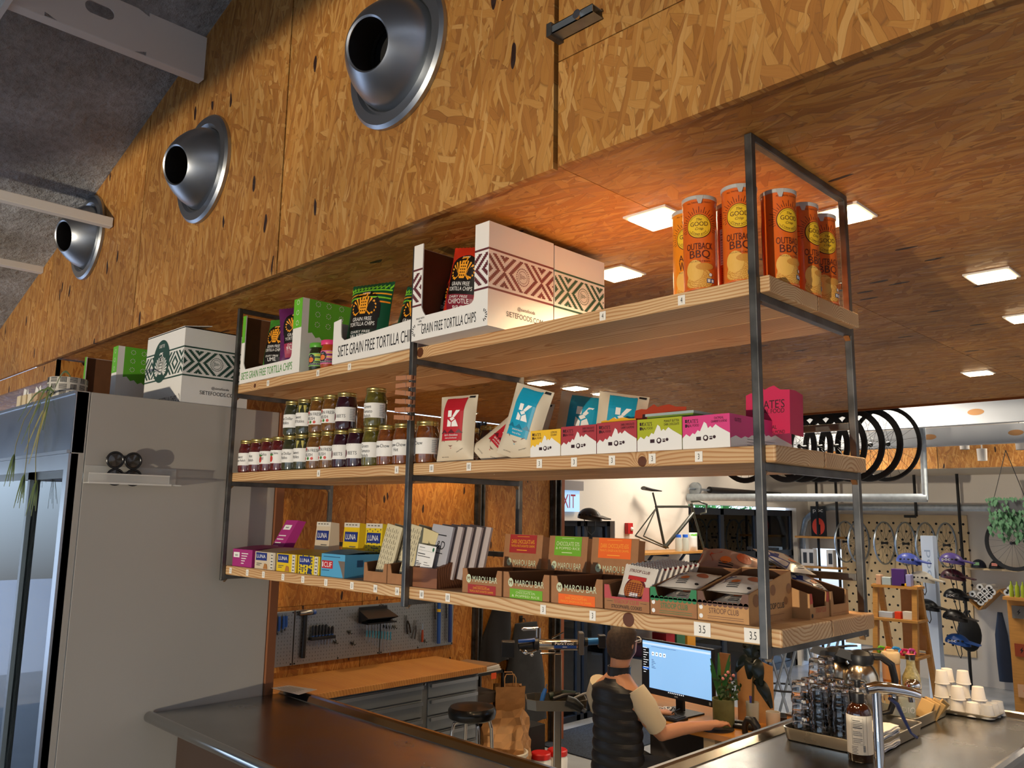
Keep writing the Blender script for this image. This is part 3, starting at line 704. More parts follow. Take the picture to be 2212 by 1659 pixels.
# ---------------------------------------------------------------- top shelf, right bay
def chipbag(label, loc, rot, base, panel, flav, name='tortilla_chip_bag', accent='#b3d23c', group=None, sc=1.0, topc=None):
    W_, H_ = .17 * sc, .235 * sc
    def draw(b, f, w_, h_):
        if topc:
            for i in range(11):
                xx = -w_ / 2 + w_ * i / 11
                b.polyon(f, [(xx, h_ * .93), (xx + w_ / 22, h_ * .88), (xx + w_ / 11, h_ * .93), (xx + w_ / 11, h_ * .965), (xx + w_ / 22, h_ * .92), (xx, h_ * .965)], 4)
            for i, q in enumerate((.86, .80, .74, .68)): b.rect(f, -w_ * .49, h_ * q, w_ * .49, h_ * (q + .022), (4, 1, 4, 5)[i], 12, 1)
        arch(b, f, 0, h_ * .46, h_ * .86, w_ * .36, 0)
        b.rect(f, -w_ * .34, h_ * .30, w_ * .34, h_ * .49, 0, 10, 4)
        b.rect(f, -w_ * .34, h_ * .06, w_ * .34, h_ * .30, 3, 10, 4)
        g2 = f.up; g2.up = lambda x, z: f(x, z) + V((0, -.002, 0))
        bird(b, g2, 0, h_ * .66, w_ * .44, 1, 0)
        b.text('SIETE', g2, h_ * .03, y=h_ * .825, m=2, sx=1.5)
        b.text('GRAIN FREE', g2, h_ * .055, y=h_ * .445, m=2, sx=.8); b.text('TORTILLA CHIPS', g2, h_ * .055, y=h_ * .375, m=2, w=w_ * .6)
        b.text('DAIRY FREE', g2, h_ * .035, y=h_ * .265, m=2, w=w_ * .46)
        for i, s_ in enumerate(flav): b.text(s_, g2, h_ * .06, y=h_ * (.205 - i * .085), m=2, w=w_ * .52 if len(s_) > 4 else w_ * .3)
    return bag(name, label, loc, rot, W_, H_, .035 * sc, [cm(base, .35)], draw, group=group, mats=(cm('#16120f', .4), cm('#f0a028', .4), WHITEINK, cm(panel, .4), cm(accent, .4), cm('#f08a1c', .4)))
CZ = Z1
CT1 = carton('chip_carton', 'white chip carton with maroon diamond band, cut open at the front over the middle post', -1.150, -.052, CZ, .352, .283, .316, '#5f2a30')
CT2 = carton('chip_carton', 'white chip carton with dark green diamond band right behind the maroon one', -1.150, .236, CZ, .352, .252, .312, '#24463c', front_cut=False)
chipbag('red chipotle chip bag leaning in the maroon carton, nearer its right edge', (-1.028, .050, CZ + .075), (rad(-4), rad(9), rad(8)), '#c8301c', '#7c2030', ('CHIPOTLE', 'BBQ'))
chipbag('red chipotle chip bag lying back behind another in the maroon carton', (-1.135, .085, CZ + .04), (rad(-4), rad(20), rad(8)), '#c8301c', '#7c2030', ('CHIPOTLE', 'BBQ'), sc=.95)
CANO, CANY = cm('#d9641e', .3, coat=.3), cm('#e9bd2a', .4)
def crisp_can(x, y, label, ph, col=None, words=('OUTBACK', 'BBQ'), rr=.0405, hh=.236):
    t = thing('crisp_can', label, 'can', (x, y, CZ), 0)
    b = B(); b.lathe([(0, .0), (rr, .0), (rr + .001, .003), (rr, .006), (rr, hh - .012), (rr + .0005, hh - .008)], 48, caps=(False, False)); obj('tube', b, col or CANO, t)
    b = B(); b.lathe([(rr + .0006, hh - .010), (rr + .0022, hh - .009), (rr + .0022, hh - .001), (rr + .0008, hh), (rr - .004, hh - .001), (0, hh - .002)], 48, caps=(False, False)); b.prism([(rr * .35, -rr * .97, hh - .002), (rr * .75, -rr * .70, hh - .002), (rr * .64, -rr * .80, hh - .022), (rr * .5, -rr * .90, hh - .022)], (.001, -.002, 0)); obj('lid', b, mat('can_lid_grey', '#c3c2bf', .35, .2), t)
    b = B(); f = cyl_fn(rr + .0007, 0, ph); f2 = cyl_fn(rr + .0014, 0, ph); f3 = cyl_fn(rr + .002, 0, ph)
    zc = hh * .665
    for i in range(27):
        a = rad(-20 + 220 * i / 26); r1, r2 = .034, (.050 if i % 2 else .042); c_, s_ = math.cos(a), math.sin(a)
        b.poly([f(c_ * r1 - s_ * .0006, zc + s_ * r1 + c_ * .0006), f(c_ * r1 + s_ * .0006, zc + s_ * r1 - c_ * .0006), f(c_ * r2 + s_ * .0006, zc + s_ * r2 - c_ * .0006), f(c_ * r2 - s_ * .0006, zc + s_ * r2 + c_ * .0006)], 1)
    b.disc(f, .0305, 40, 4, 1, c=(0, zc)); b.disc(f2, .0288, 40, 4, 0, c=(0, zc))
    for a0, a1 in ((30, 150), (200, 340)):
        for k in range(10):
            p0, p1 = rad(a0 + (a1 - a0) * k / 10), rad(a0 + (a1 - a0) * (k + 1) / 10)
            b.poly([f3(.0255 * math.cos(p0), zc + .0255 * math.sin(p0)), f3(.0262 * math.cos(p0), zc + .0262 * math.sin(p0)), f3(.0262 * math.cos(p1), zc + .0262 * math.sin(p1)), f3(.0255 * math.cos(p1), zc + .0255 * math.sin(p1))], 1)
    b.text('The', f3, .0065, y=zc + .017, m=1, slant=.3); b.text('GOOD', f3, .011, y=zc + .0055, m=1, w=.043); b.text('Crisp', f3, .0085, y=zc - .0075, m=1, slant=.35); 
    for i, ch in enumerate('COMPANY'):
        a = rad(-90 - 48 + i * 16); b.text(ch, f3, .0052, x=.0215 * math.cos(a), y=zc + .0215 * math.sin(a), m=1, rot=a + PI / 2)
    b.text('ALL TASTE, NO GUILT', f2, .0042, y=hh * .92, m=1, w=.06)
    b.text(words[0], f2, .0165, y=hh * .452, m=1, w=.066 if len(words[0]) > 5 else .05); b.text(words[1], f2, .023, y=hh * .362, m=1, w=.050)
    b.text('POTATO CRISPS', f2, .0038, y=hh * .292, m=1, w=.05)
    # the crisps pictured on the tube
    for i in range(9): b.disc(f, .033 - .0006 * i, 24, 3, 2 if i % 2 else 3, .016, c=(-.003 + .0008 * (i % 3), .016 + i * .0026))
    b.disc(f2, .0215, 24, 3, 2, .026, c=(-.013, hh * .20)); b.disc(f3, .022, 24, 3, 3, .009, c=(.012, hh * .235))
    b.disc(f2, .0048, 12, 1, 1, c=(.026, hh * .15)); b.disc(f3, .0040, 12, 1, 4, c=(.026, hh * .15)); b.rect(f2, .016, hh * .065, .036, hh * .11, 5, 3, 1); b.rect(f3, .018, hh * .072, .025, hh * .103, 4); b.rect(f3, .028, hh * .07, .034, hh * .1, 4)
    # nutrition panel and bar code round the side
    xa = -.118
    b.rect(f, xa, hh * .33, xa + .036, hh * .72, 4, 4, 1)
    for i in range(13): b.rect(f2, xa + .002, hh * (.345 + i * .028), xa + .034 - (.012 if i % 3 else 0), hh * (.345 + i * .028) + (.0022 if i in (9, 11) else .0009), 1, 3, 1)
    for i in range(7): b.rect(f, xa + .002, hh * (.75 + i * .022), xa + .034 - .004 * (i % 3), hh * (.75 + i * .022) + .0014, 1, 3, 1)
    for i in range(9): b.rect(f, xa + .004, hh * (.14 + i * .019), xa + .032 - .003 * (i % 4), hh * (.14 + i * .019) + .0012, 1, 3, 1)
    b.rect(f, xa + .004, hh * .02, xa + .03, hh * .10, 4, 3, 1)
    for i in range(8): b.rect(f2, xa + .006 + i * .0028, hh * .025, xa + .0072 + i * .0028, hh * .095, 1)
    obj('print', b, [CANY, cm('#4a1a12'), cm('#e3b054'), cm('#c98b35'), PAPERW, cm('#2c4a7a')], t)
    return t
crisp_can(-.158, .058, 'orange crisp can at the left of the front cans, clear of the post', rad(-60))
crisp_can(-.050, .060, 'orange crisp can half hidden by the right front post', rad(-62))
crisp_can(.004, .150, 'orange crisp can just right of the front post', rad(-30))
crisp_can(.004, .268, 'orange crisp can turned to show its nutrition panel', rad(-12))
crisp_can(.004, .372, 'orange crisp can farthest back beside the rear post', rad(-40))
crisp_can(-.228, .118, 'yellow-orange crisp can peeking out behind the left orange can', rad(-60), cm('#e88a1c', .3, coat=.3), ('AGED', 'WHITE'))
crisp_can(-.118, .150, 'low orange crisp can seen between the two left front cans', rad(50))
# ---------------------------------------------------------------- top shelf, left bay
carton('chip_carton', 'white and lime green chip carton, open front, at the left end of the top shelf', -2.425, .012, CZ, .49, .27, .30, '#62b32c', green=True, word='SIETE GRAIN FREE TORTILLA CHIPS', left=.055, right=.13)
chipbag('lime green chip bag standing in the lime green carton', (-2.262, .09, CZ + .045), (rad(-6), rad(3), rad(14)), '#3f8f34', '#16120f', ('LIME',), accent='#a8d060')
chipbag('purple chip bag squeezed at the right side of the lime green carton', (-2.13, .125, CZ + .085), (rad(-5), rad(-6), rad(40)), '#5c1f58', '#a03050', ('FUEGO',), accent='#d05090')
def sauce_jar(x, y, label, lidc, labc, liq):
    t = thing('sauce_jar', label, 'jar', (x, y, CZ), 0)
    b = B(); b.lathe([(0, 0), (.030, 0), (.0335, .005), (.0335, .072), (.029, .084), (.028, .092)], 32, caps=(False, False)); obj('glass', b, mat('jar_' + liq.strip('#'), liq, .12, coat=.8), t)
    b = B(); b.lathe([(.028, .090), (.0335, .090), (.0345, .093), (.0345, .105), (.033, .108), (0, .108)], 40, caps=(False, False)); obj('lid', b, cm(lidc, .35), t)
    b = B(); f = cyl_fn(.0341, 0, rad(-62)); f2 = cyl_fn(.0347, 0, rad(-62)); f3 = cyl_fn(.0353, 0, rad(-62))
    b.rect(f, -.06, .015, .06, .066, 0, 24, 1)
    for i in range(4): b.rect(f2, .005, .030 + i * .009, .05, .034 + i * .009, 3 if i % 2 else 1, 6, 1)
    b.disc(f2, .019, 24, 3, 1, c=(-.012, .044)); b.disc(f3, .0125, 20, 2, 2, .0105, c=(-.012, .040)); b.text('SIETE', f3, .004, x=-.012, y=.055, m=4)
    b.rect(f3, -.03, .019, .035, .0275, 1, 6, 1); b.text('ENCHILADA SAUCE', cyl_fn(.0358, 0, rad(-62)), .004, x=.002, y=.0232, m=4, w=.055)
    obj('label', b, [cm(labc), cm('#16182a'), cm('#e2763a'), cm('#d9c83a'), WHITEINK], t)
sauce_jar(-1.872, .055, 'small sauce jar with green lid on the top shelf', '#59a838', '#8fc46a', '#2b2f14')
sauce_jar(-1.790, .055, 'small sauce jar with pink lid on the top shelf', '#e0407c', '#d870a0', '#a5481a')
carton('chip_carton', 'white chip carton with dark lettering and a low lip left of the middle post', -1.712, .008, CZ, .47, .26, .165, '#24463c', word='SIETE GRAIN FREE TORTILLA CHIPS', green=False, left=.10, right=.02) if 0 else None
t = thing('chip_carton', 'low white chip carton with dark lettering left of the middle post', 'carton', (-1.700, .010, CZ))
b = B(); Wc, Dc = .468, .27
b.prism([(0, 0, 0), (Wc, 0, 0), (Wc, 0, .098), (.075, 0, .082), (.055, 0, .095), (.050, 0, .115), (.048, 0, .166), (0, 0, .160)], (0, .004, 0)); b.box((0, .004, 0), (.004, Dc, .16)); b.box((Wc - .004, .004, 0), (Wc, Dc, .16)); b.box((0, Dc - .004, 0), (Wc, Dc, .20)); b.box((.004, .004, 0), (Wc - .004, Dc - .004, .004))
obj('body', b, PAPERW, t)
b = B(); b.text('SIETE GRAIN FREE TORTILLA CHIPS', front(b), .042, x=.262, y=.044, m=0, w=.45); obj('lettering', b, INK, t)
chipbag('dark green jalapeno chip bag standing tallest at the front of the low carton', (-1.585, .072, CZ + .035), (rad(-7), rad(1), rad(16)), '#0f4a30', '#16241c', ('JALAPENO', 'LIME'), accent='#7cc832', sc=1.16, topc=True)
chipbag('green chip bag tilted behind the jalapeno bag', (-1.40, .13, CZ + .02), (rad(-8), rad(12), rad(18)), '#14503a', '#16241c', ('JALAPENO',), accent='#7cc832', sc=1.05, topc=True)
chipbag('green chip bag at the right end of the low carton beside the middle post', (-1.335, .17, CZ + .02), (rad(-8), rad(-4), rad(16)), '#1a5c3c', '#16241c', ('JALAPENO',), accent='#9cd040', sc=1.08, topc=True)
# ---------------------------------------------------------------- middle shelf, left bay: pickle jars
GOLD = mat('gold_lid', '#c2aa66', .28, .9)
JR, JH = .0405, .138
def jar_body(r, h): return [(0, 0), (r * .86, 0), (r * .97, .004), (r, .012), (r, h * .60), (r * .985, h * .70), (r * .90, h * .80), (r * .84, h * .855), (r * .83, h * .90)]
JARPROTO = {}
def pickle_jar(x, y, z, label, liq, words, pic=None, r=JR, h=JH, ph=-58, group='pickle jars on the middle shelf', lab=True, spear=False):
    t = thing('pickle_jar', label, 'jar', (x, y, z), 0, group)
    key = (r, h, liq)
    if ('g', key) not in JARPROTO:
        b = B(); b.lathe(jar_body(r, h), 36, caps=(False, False)); JARPROTO[('g', key)] = b.mesh('glass', mat('pickle_' + liq.strip('#'), liq, .10, coat=1.0, noise=.55, nscale=65, spec=.6))
        b = B(); b.lathe([(r * .80, h * .885), (r * .875, h * .885), (r * .885, h * .895), (r * .885, h * .905), (r * .872, h * .91), (r * .872, h * .97), (r * .885, h * .978), (r * .86, h), (r * .76, h * .998), (r * .74, h * .990), (0, h * .990)], 40, caps=(False, False)); JARPROTO[('l', key)] = b.mesh('lid', GOLD)
    obj('glass', JARPROTO[('g', key)], None, t); obj('lid', JARPROTO[('l', key)], None, t)
    if spear:
        b = B(); 
        for a in (-75, -40): b.lathe([(0, .02), (.008, .022), (.0085, .112), (0, .114)], 10, (r * .80 * math.cos(rad(a)), r * .80 * math.sin(rad(a)), 0), caps=(False, False))
        obj('pickle_spear', b, mat('pickle_spear', '#b7ab55', .3, coat=1), t)
    if lab:
        R_ = r + .0006; f = cyl_fn(R_, 0, rad(ph)); f2 = cyl_fn(R_ + .0006, 0, rad(ph)); f3 = cyl_fn(R_ + .0012, 0, rad(ph)); b = B()
        z0, z1 = h * .22, h * .60; b.rect(f, -.075, z0, .055, z1, 0, 30, 1)
        n = len(words)
        for i, s_ in enumerate(words): b.text(s_, f2, .0118, x=-.018, y=z1 - .013 - i * .0165 - (.004 if n < 3 and not pic else 0), m=1, sx=.82)
        for i in range(7): b.rect(f2, .030, z0 + .006 + i * .006, .050 - .004 * (i % 2), z0 + .009 + i * .006, 2, 4, 1)
        if pic == 'beet':
            b.disc(f2, .011, 20, 2, 3, .014, c=(-.040, z0 + .018)); b.text('BEETS', f2, .012, x=-.004, y=z0 + .019, m=1, sx=.85)
            for q in (-.006, 0, .006): b.poly([f2(-.041 + q, z0 + .03), f2(-.038 + q, z0 + .03), f2(-.008 + q * 2, z1 - .002), f2(-.012 + q * 2, z1 - .004)], 3)
        if pic == 'fresh':
            b.disc(f2, .0062, 16, 1, 4, c=(-.032, z1 - .007))
            for q, c_ in ((-.036, 4), (-.018, 5), (.0, 4)): b.disc(f2, .0058, 14, 1, c_, c=(q, z0 + .009))
        if pic == 'chili': b.disc(f2, .010, 16, 2, 4, .013, c=(-.024, z0 + .018)); b.disc(f2, .012, 16, 2, 5, .004, c=(-.024, z0 + .034))
        obj('label', b, [PAPERW, cm('#30343c'), cm('#a9adb2'), cm('#5c1c2c'), cm('#c43c34'), cm('#3c7c34')], t)
    return t
CH, SA, OL, BE, RE, GR = '#6d3a12', '#551612', '#35341a', '#2e0712', '#6a4516', '#585018'
rowx = [(-2.405, SA, ('Sweet', 'Pepper Relish'), None, 'first jar of the front row, dark red pepper relish beside the left post'), (-2.312, SA, ('Hot', 'Relish'), None, 'second jar of the front row, dark red with a low plain label'), (-2.221, SA, ('Hot Salsa', 'Mild'), 'chili', 'third jar of the front row, dark red mild salsa'),
        (-2.132, SA, ('Chunky Salsa',), 'chili', 'fourth jar of the front row, label with a red pepper picture'), (-2.042, OL, ('Silver Dollar', 'Pickles'), None, 'olive jar of dollar pickles in the front row'), (-1.955, OL, ('Sweet', 'Pickles'), None, 'olive jar of pickle spears in the front row'),
        (-1.862, RE, ('GARDEN FRESH', 'RELISH'), 'fresh', 'front row garden relish jar on the left of two'), (-1.772, RE, ('GARDEN FRESH', 'RELISH'), 'fresh', 'front row garden relish jar on the right of two'), (-1.683, BE, (), 'beet', 'dark purple beet jar, left of two in the front row'), (-1.592, BE, (), 'beet', 'dark purple beet jar, right of two in the front row'),
        (-1.497, GR, ('Green', 'Tomato', 'Relish'), None, 'green tomato relish jar in the front row'), (-1.408, CH, ('Chow-Chow',), None, 'amber chow-chow jar, last front row jar fully left of the post'), (-1.318, CH, ('Chow-Chow', 'Hot'), None, 'amber hot chow-chow jar half behind the middle post'), (-1.200, CH, ('Chow',), None, 'amber chow-chow jar just right of the middle post')]
for i, (x, liq, wd, pic, lb) in enumerate(rowx): pickle_jar(x, .066, Z2, lb, liq, wd, pic, spear=(i == 5))
for x, liq, wd, pic, lb, sp in ((-2.045, OL, ('Silver Dollar', 'Pickles'), None, 'upper olive jar of dollar pickles, left end of the upper row', False), (-1.952, OL, ('Sweet', 'Dill Pickles'), None, 'upper jar of pale dill pickle spears', True), (-1.858, RE, ('GARDEN FRESH', 'RELISH'), 'fresh', 'upper garden relish jar, left of two', False), (-1.768, RE, ('GARDEN FRESH', 'RELISH'), 'fresh', 'upper garden relish jar, right of two', False), (-1.674, BE, (), 'beet', 'upper dark purple beet jar', False), (-1.492, GR, ('Green', 'Tomato', 'Relish'), None, 'upper green tomato relish jar standing apart by the clothespins', False)):
    pickle_jar(x, .066, Z2 + JH, lb, liq, wd, pic, spear=sp)
for x, y, liq, lb in ((-2.20, .19, SA, 'jar whose gold lid shows behind the front row near the fridge'), (-1.245, .29, CH, 'amber jar half hidden behind the red granola bag'), (-1.135, .29, CH, 'amber jar behind the lying granola bag')): pickle_jar(x, y, Z2, lb, liq, ('Chow',), None)
# clothespins on the middle post
PINW = mat('clothespin_wood', '#a8714f', .6); WIRE = mat('spring_wire', '#c9c5bd', .3, 1.0)
PIN = None
for i, (z, a, dx, lb) in enumerate(((2.092, -3, 0, 'topmost'), (2.068, -1, 0, 'second'), (2.040, -9, -.002, 'third'), (2.013, -6, 0, 'fourth'), (1.987, -3, 0, 'fifth'), (1.961, -5, -.003, 'lowest'))):
    lab_ = 'wooden clothespin clipped on the middle post, %s of six' % lb
    if PIN is None:
        t = PIN = thing('clothespin', lab_, 'clothespin', (0, 0, 0), group='clothespins on the middle post')
        for s_ in (-1, 1):
            b = B(); b.prism([(-.058, -.0105, 0), (.018, -.0105, 0), (.018, -.0035, 0), (.0, -.0015, 0), (-.058, -.0015 - .002, 0)] if s_ < 0 else [(-.058, .0105, 0), (.018, .0105, 0), (.018, .0035, 0), (0, .0015, 0), (-.058, .0035, 0)], (0, 0, .0145)); b.xf(Matrix.Translation((0, 0, -.00725))); obj('jaw', b, PINW, t)
        b = B(); b.tube([(-.004 + .005 * math.cos(q * .8), .005 * math.sin(q * .8), -.008 + .016 * q / 30) for q in range(31)], .0008, 5); b.tube([(-.022, -.0112, .008), (-.006, -.0112, .008), (-.004, -.0112, -.008)], .0009, 5); obj('spring', b, WIRE, t)
        r = t
    else: r = dup(PIN, (0, 0, 0), label=lab_)
    r.location = (XM + .012 + dx, -.0035, z); r.rotation_euler = (0, rad(-a), rad(3))
# ---------------------------------------------------------------- middle shelf, right bay: granola bags and bar boxes
def granola(label, loc, rot, w_, h_, T, col, words, hdr='granola_bag'):
    def draw(b, f, W_, H_):
        b.rect(f, -W_ * .28, H_ * .30, W_ * .28, H_ * .985, 0, 8, 14); b.polyon(f, [(-W_ * .28, H_ * .30), (0, H_ * .185), (W_ * .28, H_ * .30)], 0)
        g2 = f.up
        b.polyon(g2, [(-W_ * .24, H_ * .31), (0, H_ * .205), (W_ * .24, H_ * .31)], 3)
        zc, s_ = H_ * .63, W_ * .36
        for pts in (((-.30, -.5), (-.30, .5), (-.02, .5), (-.02, .18), (-.14, .0), (-.02, -.12), (-.02, -.5)),): b.polyon(g2, [(p * s_, zc + q * s_) for p, q in ((-.34, .10), (-.34, .5), (-.06, .5), (-.06, .10))], 1)
        b.polyon(g2, [(p * s_, zc + q * s_) for p, q in ((.0, .14), (.26, .5), (.56, .5), (.16, .06))], 1)
        b.polyon(g2, [(p * s_, zc + q * s_) for p, q in ((-.2, .0), (.06, .12), (.20, -.02), (-.04, -.16))], 1)
        b.polyon(g2, [(p * s_, zc + q * s_) for p, q in ((-.34, -.5), (-.34, -.04), (-.06, -.24), (-.06, -.5))], 1)
        b.polyon(g2, [(p * s_, zc + q * s_) for p, q in ((.0, -.5), (.0, -.22), (.26, -.06), (.50, -.5))], 1)
        for q in (-.2, 0, .2): b.polyon(g2, [(W_ * (q - .1), H_ * .41), (W_ * q, H_ * .47), (W_ * (q + .1), H_ * .41)], 2)
        for i, s2 in enumerate(words): b.text(s2, g2, H_ * .032, y=H_ * (.385 - i * .048), m=1, sx=.9)
        b.text('Always Organic', g2, H_ * .018, x=W_ * .22, y=H_ * .16, m=4, rot=.5); b.text('NET WT 8 OZ', g2, H_ * .014, x=-W_ * .2, y=H_ * .07, m=4); b.rect(g2, W_ * .30, H_ * .95, W_ * .45, H_ * .985, 4)
    return bag(hdr, label, loc, rot, w_, h_, T, [mat('bag_kraft_white', '#cfc2ab', .5)], draw, crimp=False, mats=(cm(col, .4), WHITEINK, cm('#5a1620' if col == '#b51f2c' else '#0b6f8c', .4), cm('#8c6f62', .3), INK))
granola('red and tan granola bag standing beside the middle post', (-1.07, .075, Z2 + .001), (rad(-5), 0, rad(12)), .145, .215, .03, '#b51f2c', ('dark chocolate', 'cherry & almond'))
granola('blue granola bag tilted to the right against the tan ones', (-.785, .055, Z2 + .001), (rad(-3), rad(17), rad(10)), .135, .215, .026, '#1296b8', ('peanut butter', 'hemp & flax'))
granola('tan granola bag slumped flat behind the tilted blue bag', (-.97, .10, Z2 + .004), (rad(-28), rad(42), rad(8)), .13, .20, .024, '#b51f2c', ('dark chocolate', 'cherry & almond'))
granola('red-topped granola bag glimpsed behind the tilted blue bag', (-.86, .17, Z2 + .001), (rad(-4), rad(12), rad(10)), .13, .19, .024, '#b51f2c', ('dark chocolate',))
granola('large blue granola bag standing behind the yellow box', (-.735, .27, Z2 + .001), (rad(-6), rad(9), rad(30)), .17, .215, .034, '#1296b8', ('peanut butter', 'hemp & flax'))
granola('blue granola bag standing behind the first dark red box', (-.610, .30, Z2 + .001), (rad(-4), rad(8), rad(35)), .15, .205, .03, '#1296b8', ('peanut butter',))
MTN = [(0, .34), (.08, .46), (.16, .38), (.22, .48), (.27, .44), (.33, .56), (.38, .52), (.47, .80), (.52, .74), (.55, .60), (.60, .66), (.64, .60), (.71, .70), (.80, .60), (1, .42)]
def barbox(x, w_, h_, d_, label, col, flav, y=.030, name='bar_box', sideprint=False):
    t = thing(name, label, 'box', (x, y, Z2), 0, 'cardboard bar boxes on the middle shelf')
    b = B(); T = .002
    b.box((0, 0, 0), (w_, T, h_)); b.box((0, T, 0), (T, d_, h_)); b.box((w_ - T, T, 0), (w_, d_, h_)); b.box((T, d_ - T, 0), (w_ - T, d_, h_)); b.box((T, T, 0), (w_ - T, d_ - T, T)); obj('body', b, cm(col), t)
    b = B(); f = front(b); f2 = front(b, -.0012)
    b.polyon(f, [(0, 0), (w_, 0)] + [(p * w_, q * h_) for p, q in MTN[::-1]], 0)
    b.text('KATE\'S', f, h_ * .12, x=w_ * .23, y=h_ * .84, m=1, sx=.75); b.text('REAL FOOD', f, h_ * .075, x=w_ * .23, y=h_ * .71, m=1, sx=.75)
    b.rect(f, w_ * .06, h_ * .8, w_ * .10, h_ * .9, 1); b.rect(f, w_ * .06, h_ * .66, w_ * .10, h_ * .76, 1); b.polyon(f, [(w_ * .11, h_ * .78), (w_ * .15, h_ * .9), (w_ * .13, h_ * .9)], 1); b.polyon(f, [(w_ * .11, h_ * .76), (w_ * .13, h_ * .66), (w_ * .15, h_ * .66)], 1)
    for i, s_ in enumerate(flav): b.text(s_, f, h_ * .075, x=w_ * .78, y=h_ * (.89 - i * .1), m=1, w=w_ * .33 if len(s_) > 10 else w_ * .2)
    b.rect(f2, w_ * .30, h_ * .25, w_ * .40, h_ * .36, 1); b.disc(f2, h_ * .09, 16, 1, 1, c=(w_ * .5, h_ * .31)); b.disc(front(b, -.0018), h_ * .05, 12, 1, 0, c=(w_ * .5, h_ * .32)); b.rect(f2, w_ * .58, h_ * .26, w_ * .64, h_ * .31, 1); b.disc(f2, h_ * .05, 12, 1, 1, c=(w_ * .68, h_ * .33)); b.rect(f2, w_ * .58, h_ * .33, w_ * .64, h_ * .36, 1)
    if sideprint:
        s_ = side(w_ + .0008)
        b.polyon(s_, [(0, 0), (d_, 0)] + [(p * d_, q * h_ * .8) for p, q in MTN[::-1]], 0)
        b.text("KATE'S", s_, h_ * .12, x=d_ * .12, y=h_ * .84, m=1, sx=.75)
        for i in range(3): b.rect(s_, d_ * .25, h_ * (.12 + i * .09), d_ * (.8 - .05 * i), h_ * (.135 + i * .09), 1)
    obj('print', b, [PAPERW, cm('#32141c')], t)
    return t
b1 = barbox(-.698, .112, .074, .26, 'yellow bar box with white mountains', '#e9b92c', ('LEMON', 'COCONUT'))
b2 = barbox(-.584, .122, .078, .26, 'dark red bar box with white mountains, next to the yellow one', '#a5343c', ('DARK CHOCOLATE', 'CHERRY & ALMOND'))
b3 = barbox(-.460, .127, .080, .26, 'dark red bar box with white mountains, next to the green one', '#a8363c', ('DARK CHOCOLATE', 'CHERRY & ALMOND'))
b4 = barbox(-.331, .130, .080, .26, 'olive green bar box with white mountains', '#a5ab1e', ('PEANUT BUTTER', 'DARK CHOCOLATE'))
b5 = barbox(-.199, .126, .078, .30, 'bright pink bar box with white mountains at the right end', '#d23c7c', ('OATMEAL', 'CRANBERRY & ALMOND'), sideprint=True)
def hdrcard(parent, x, y, z, w_, h_, col, m2, rz=0, tilt=0, side_=False):
    """jagged display header standing up from the back of a bar box (a flap of the box)"""
    b = B(); top = [(0, .82), (.12, .86), (.22, .84), (.36, 1.0), (.44, .9), (.56, .95), (.66, .97), (.8, .88), (1, .86)]
    b.prism([(0, 0, 0), (w_, 0, 0)] + [(p * w_, 0, q * h_) for p, q in top[::-1]], (0, .002, 0), 0)
    if side_: b.prism([(w_, 0, 0), (w_, .07, 0), (w_, .07, h_ * .84), (w_, .03, h_ * .88), (w_, 0, h_ * .86)], (.002, 0, 0), 0)
    f = front(b, -.0008); b.text("KATE'S", f, h_ * .17, x=w_ * .6, y=h_ * .6, m=1, sx=.8); b.text('REAL FOOD', f, h_ * .09, x=w_ * .6, y=h_ * .46, m=1, sx=.8); b.rect(f, w_ * .16, h_ * .55, w_ * .24, h_ * .68, 1); b.rect(f, w_ * .16, h_ * .42, w_ * .24, h_ * .52, 1); b.polyon(f, [(w_ * .26, h_ * .55), (w_ * .36, h_ * .68), (w_ * .3, h_ * .68)], 1); b.polyon(f, [(w_ * .26, h_ * .52), (w_ * .3, h_ * .42), (w_ * .36, h_ * .42)], 1)
    if side_: b.text('OATMEAL', f, h_ * .08, x=w_ * .5, y=h_ * .14, m=1, sx=.8); b.text('CRANBERRY & ALMOND', f, h_ * .07, x=w_ * .5, y=h_ * .04, m=1, w=w_ * .8)
    return obj('header_flap', b, [cm(col), cm('#32141c')], parent, (x, y, z), (rad(tilt), 0, rz))
hdrcard(b2, -.01, .18, .07, .11, .052, '#e2a922', 0, rad(10), -10)
hdrcard(b3, -.035, .20, .065, .15, .095, '#a83c22', 0, rad(14), -18)
hdrcard(b5, .055, .20, .045, .115, .125, '#c41f50', 0, 0, -3, True)
t = thing('clear_box', 'clear plastic box of green packets showing above the olive bar box', 'box', (-.40, .16, Z2))
b = B(); b.box((0, 0, 0), (.15, .10, .012)); obj('base', b, DGREY, t)
b = B(); b.box((.004, .004, .012), (.146, .096, .105)); obj('packet', b, cm('#6f8a2c'), t)
b = B(); b.box((0, 0, .105), (.15, .10, .112)); obj('lid', b, mat('clear_lid', '#b9cfcf', .1, alpha=.7), t)
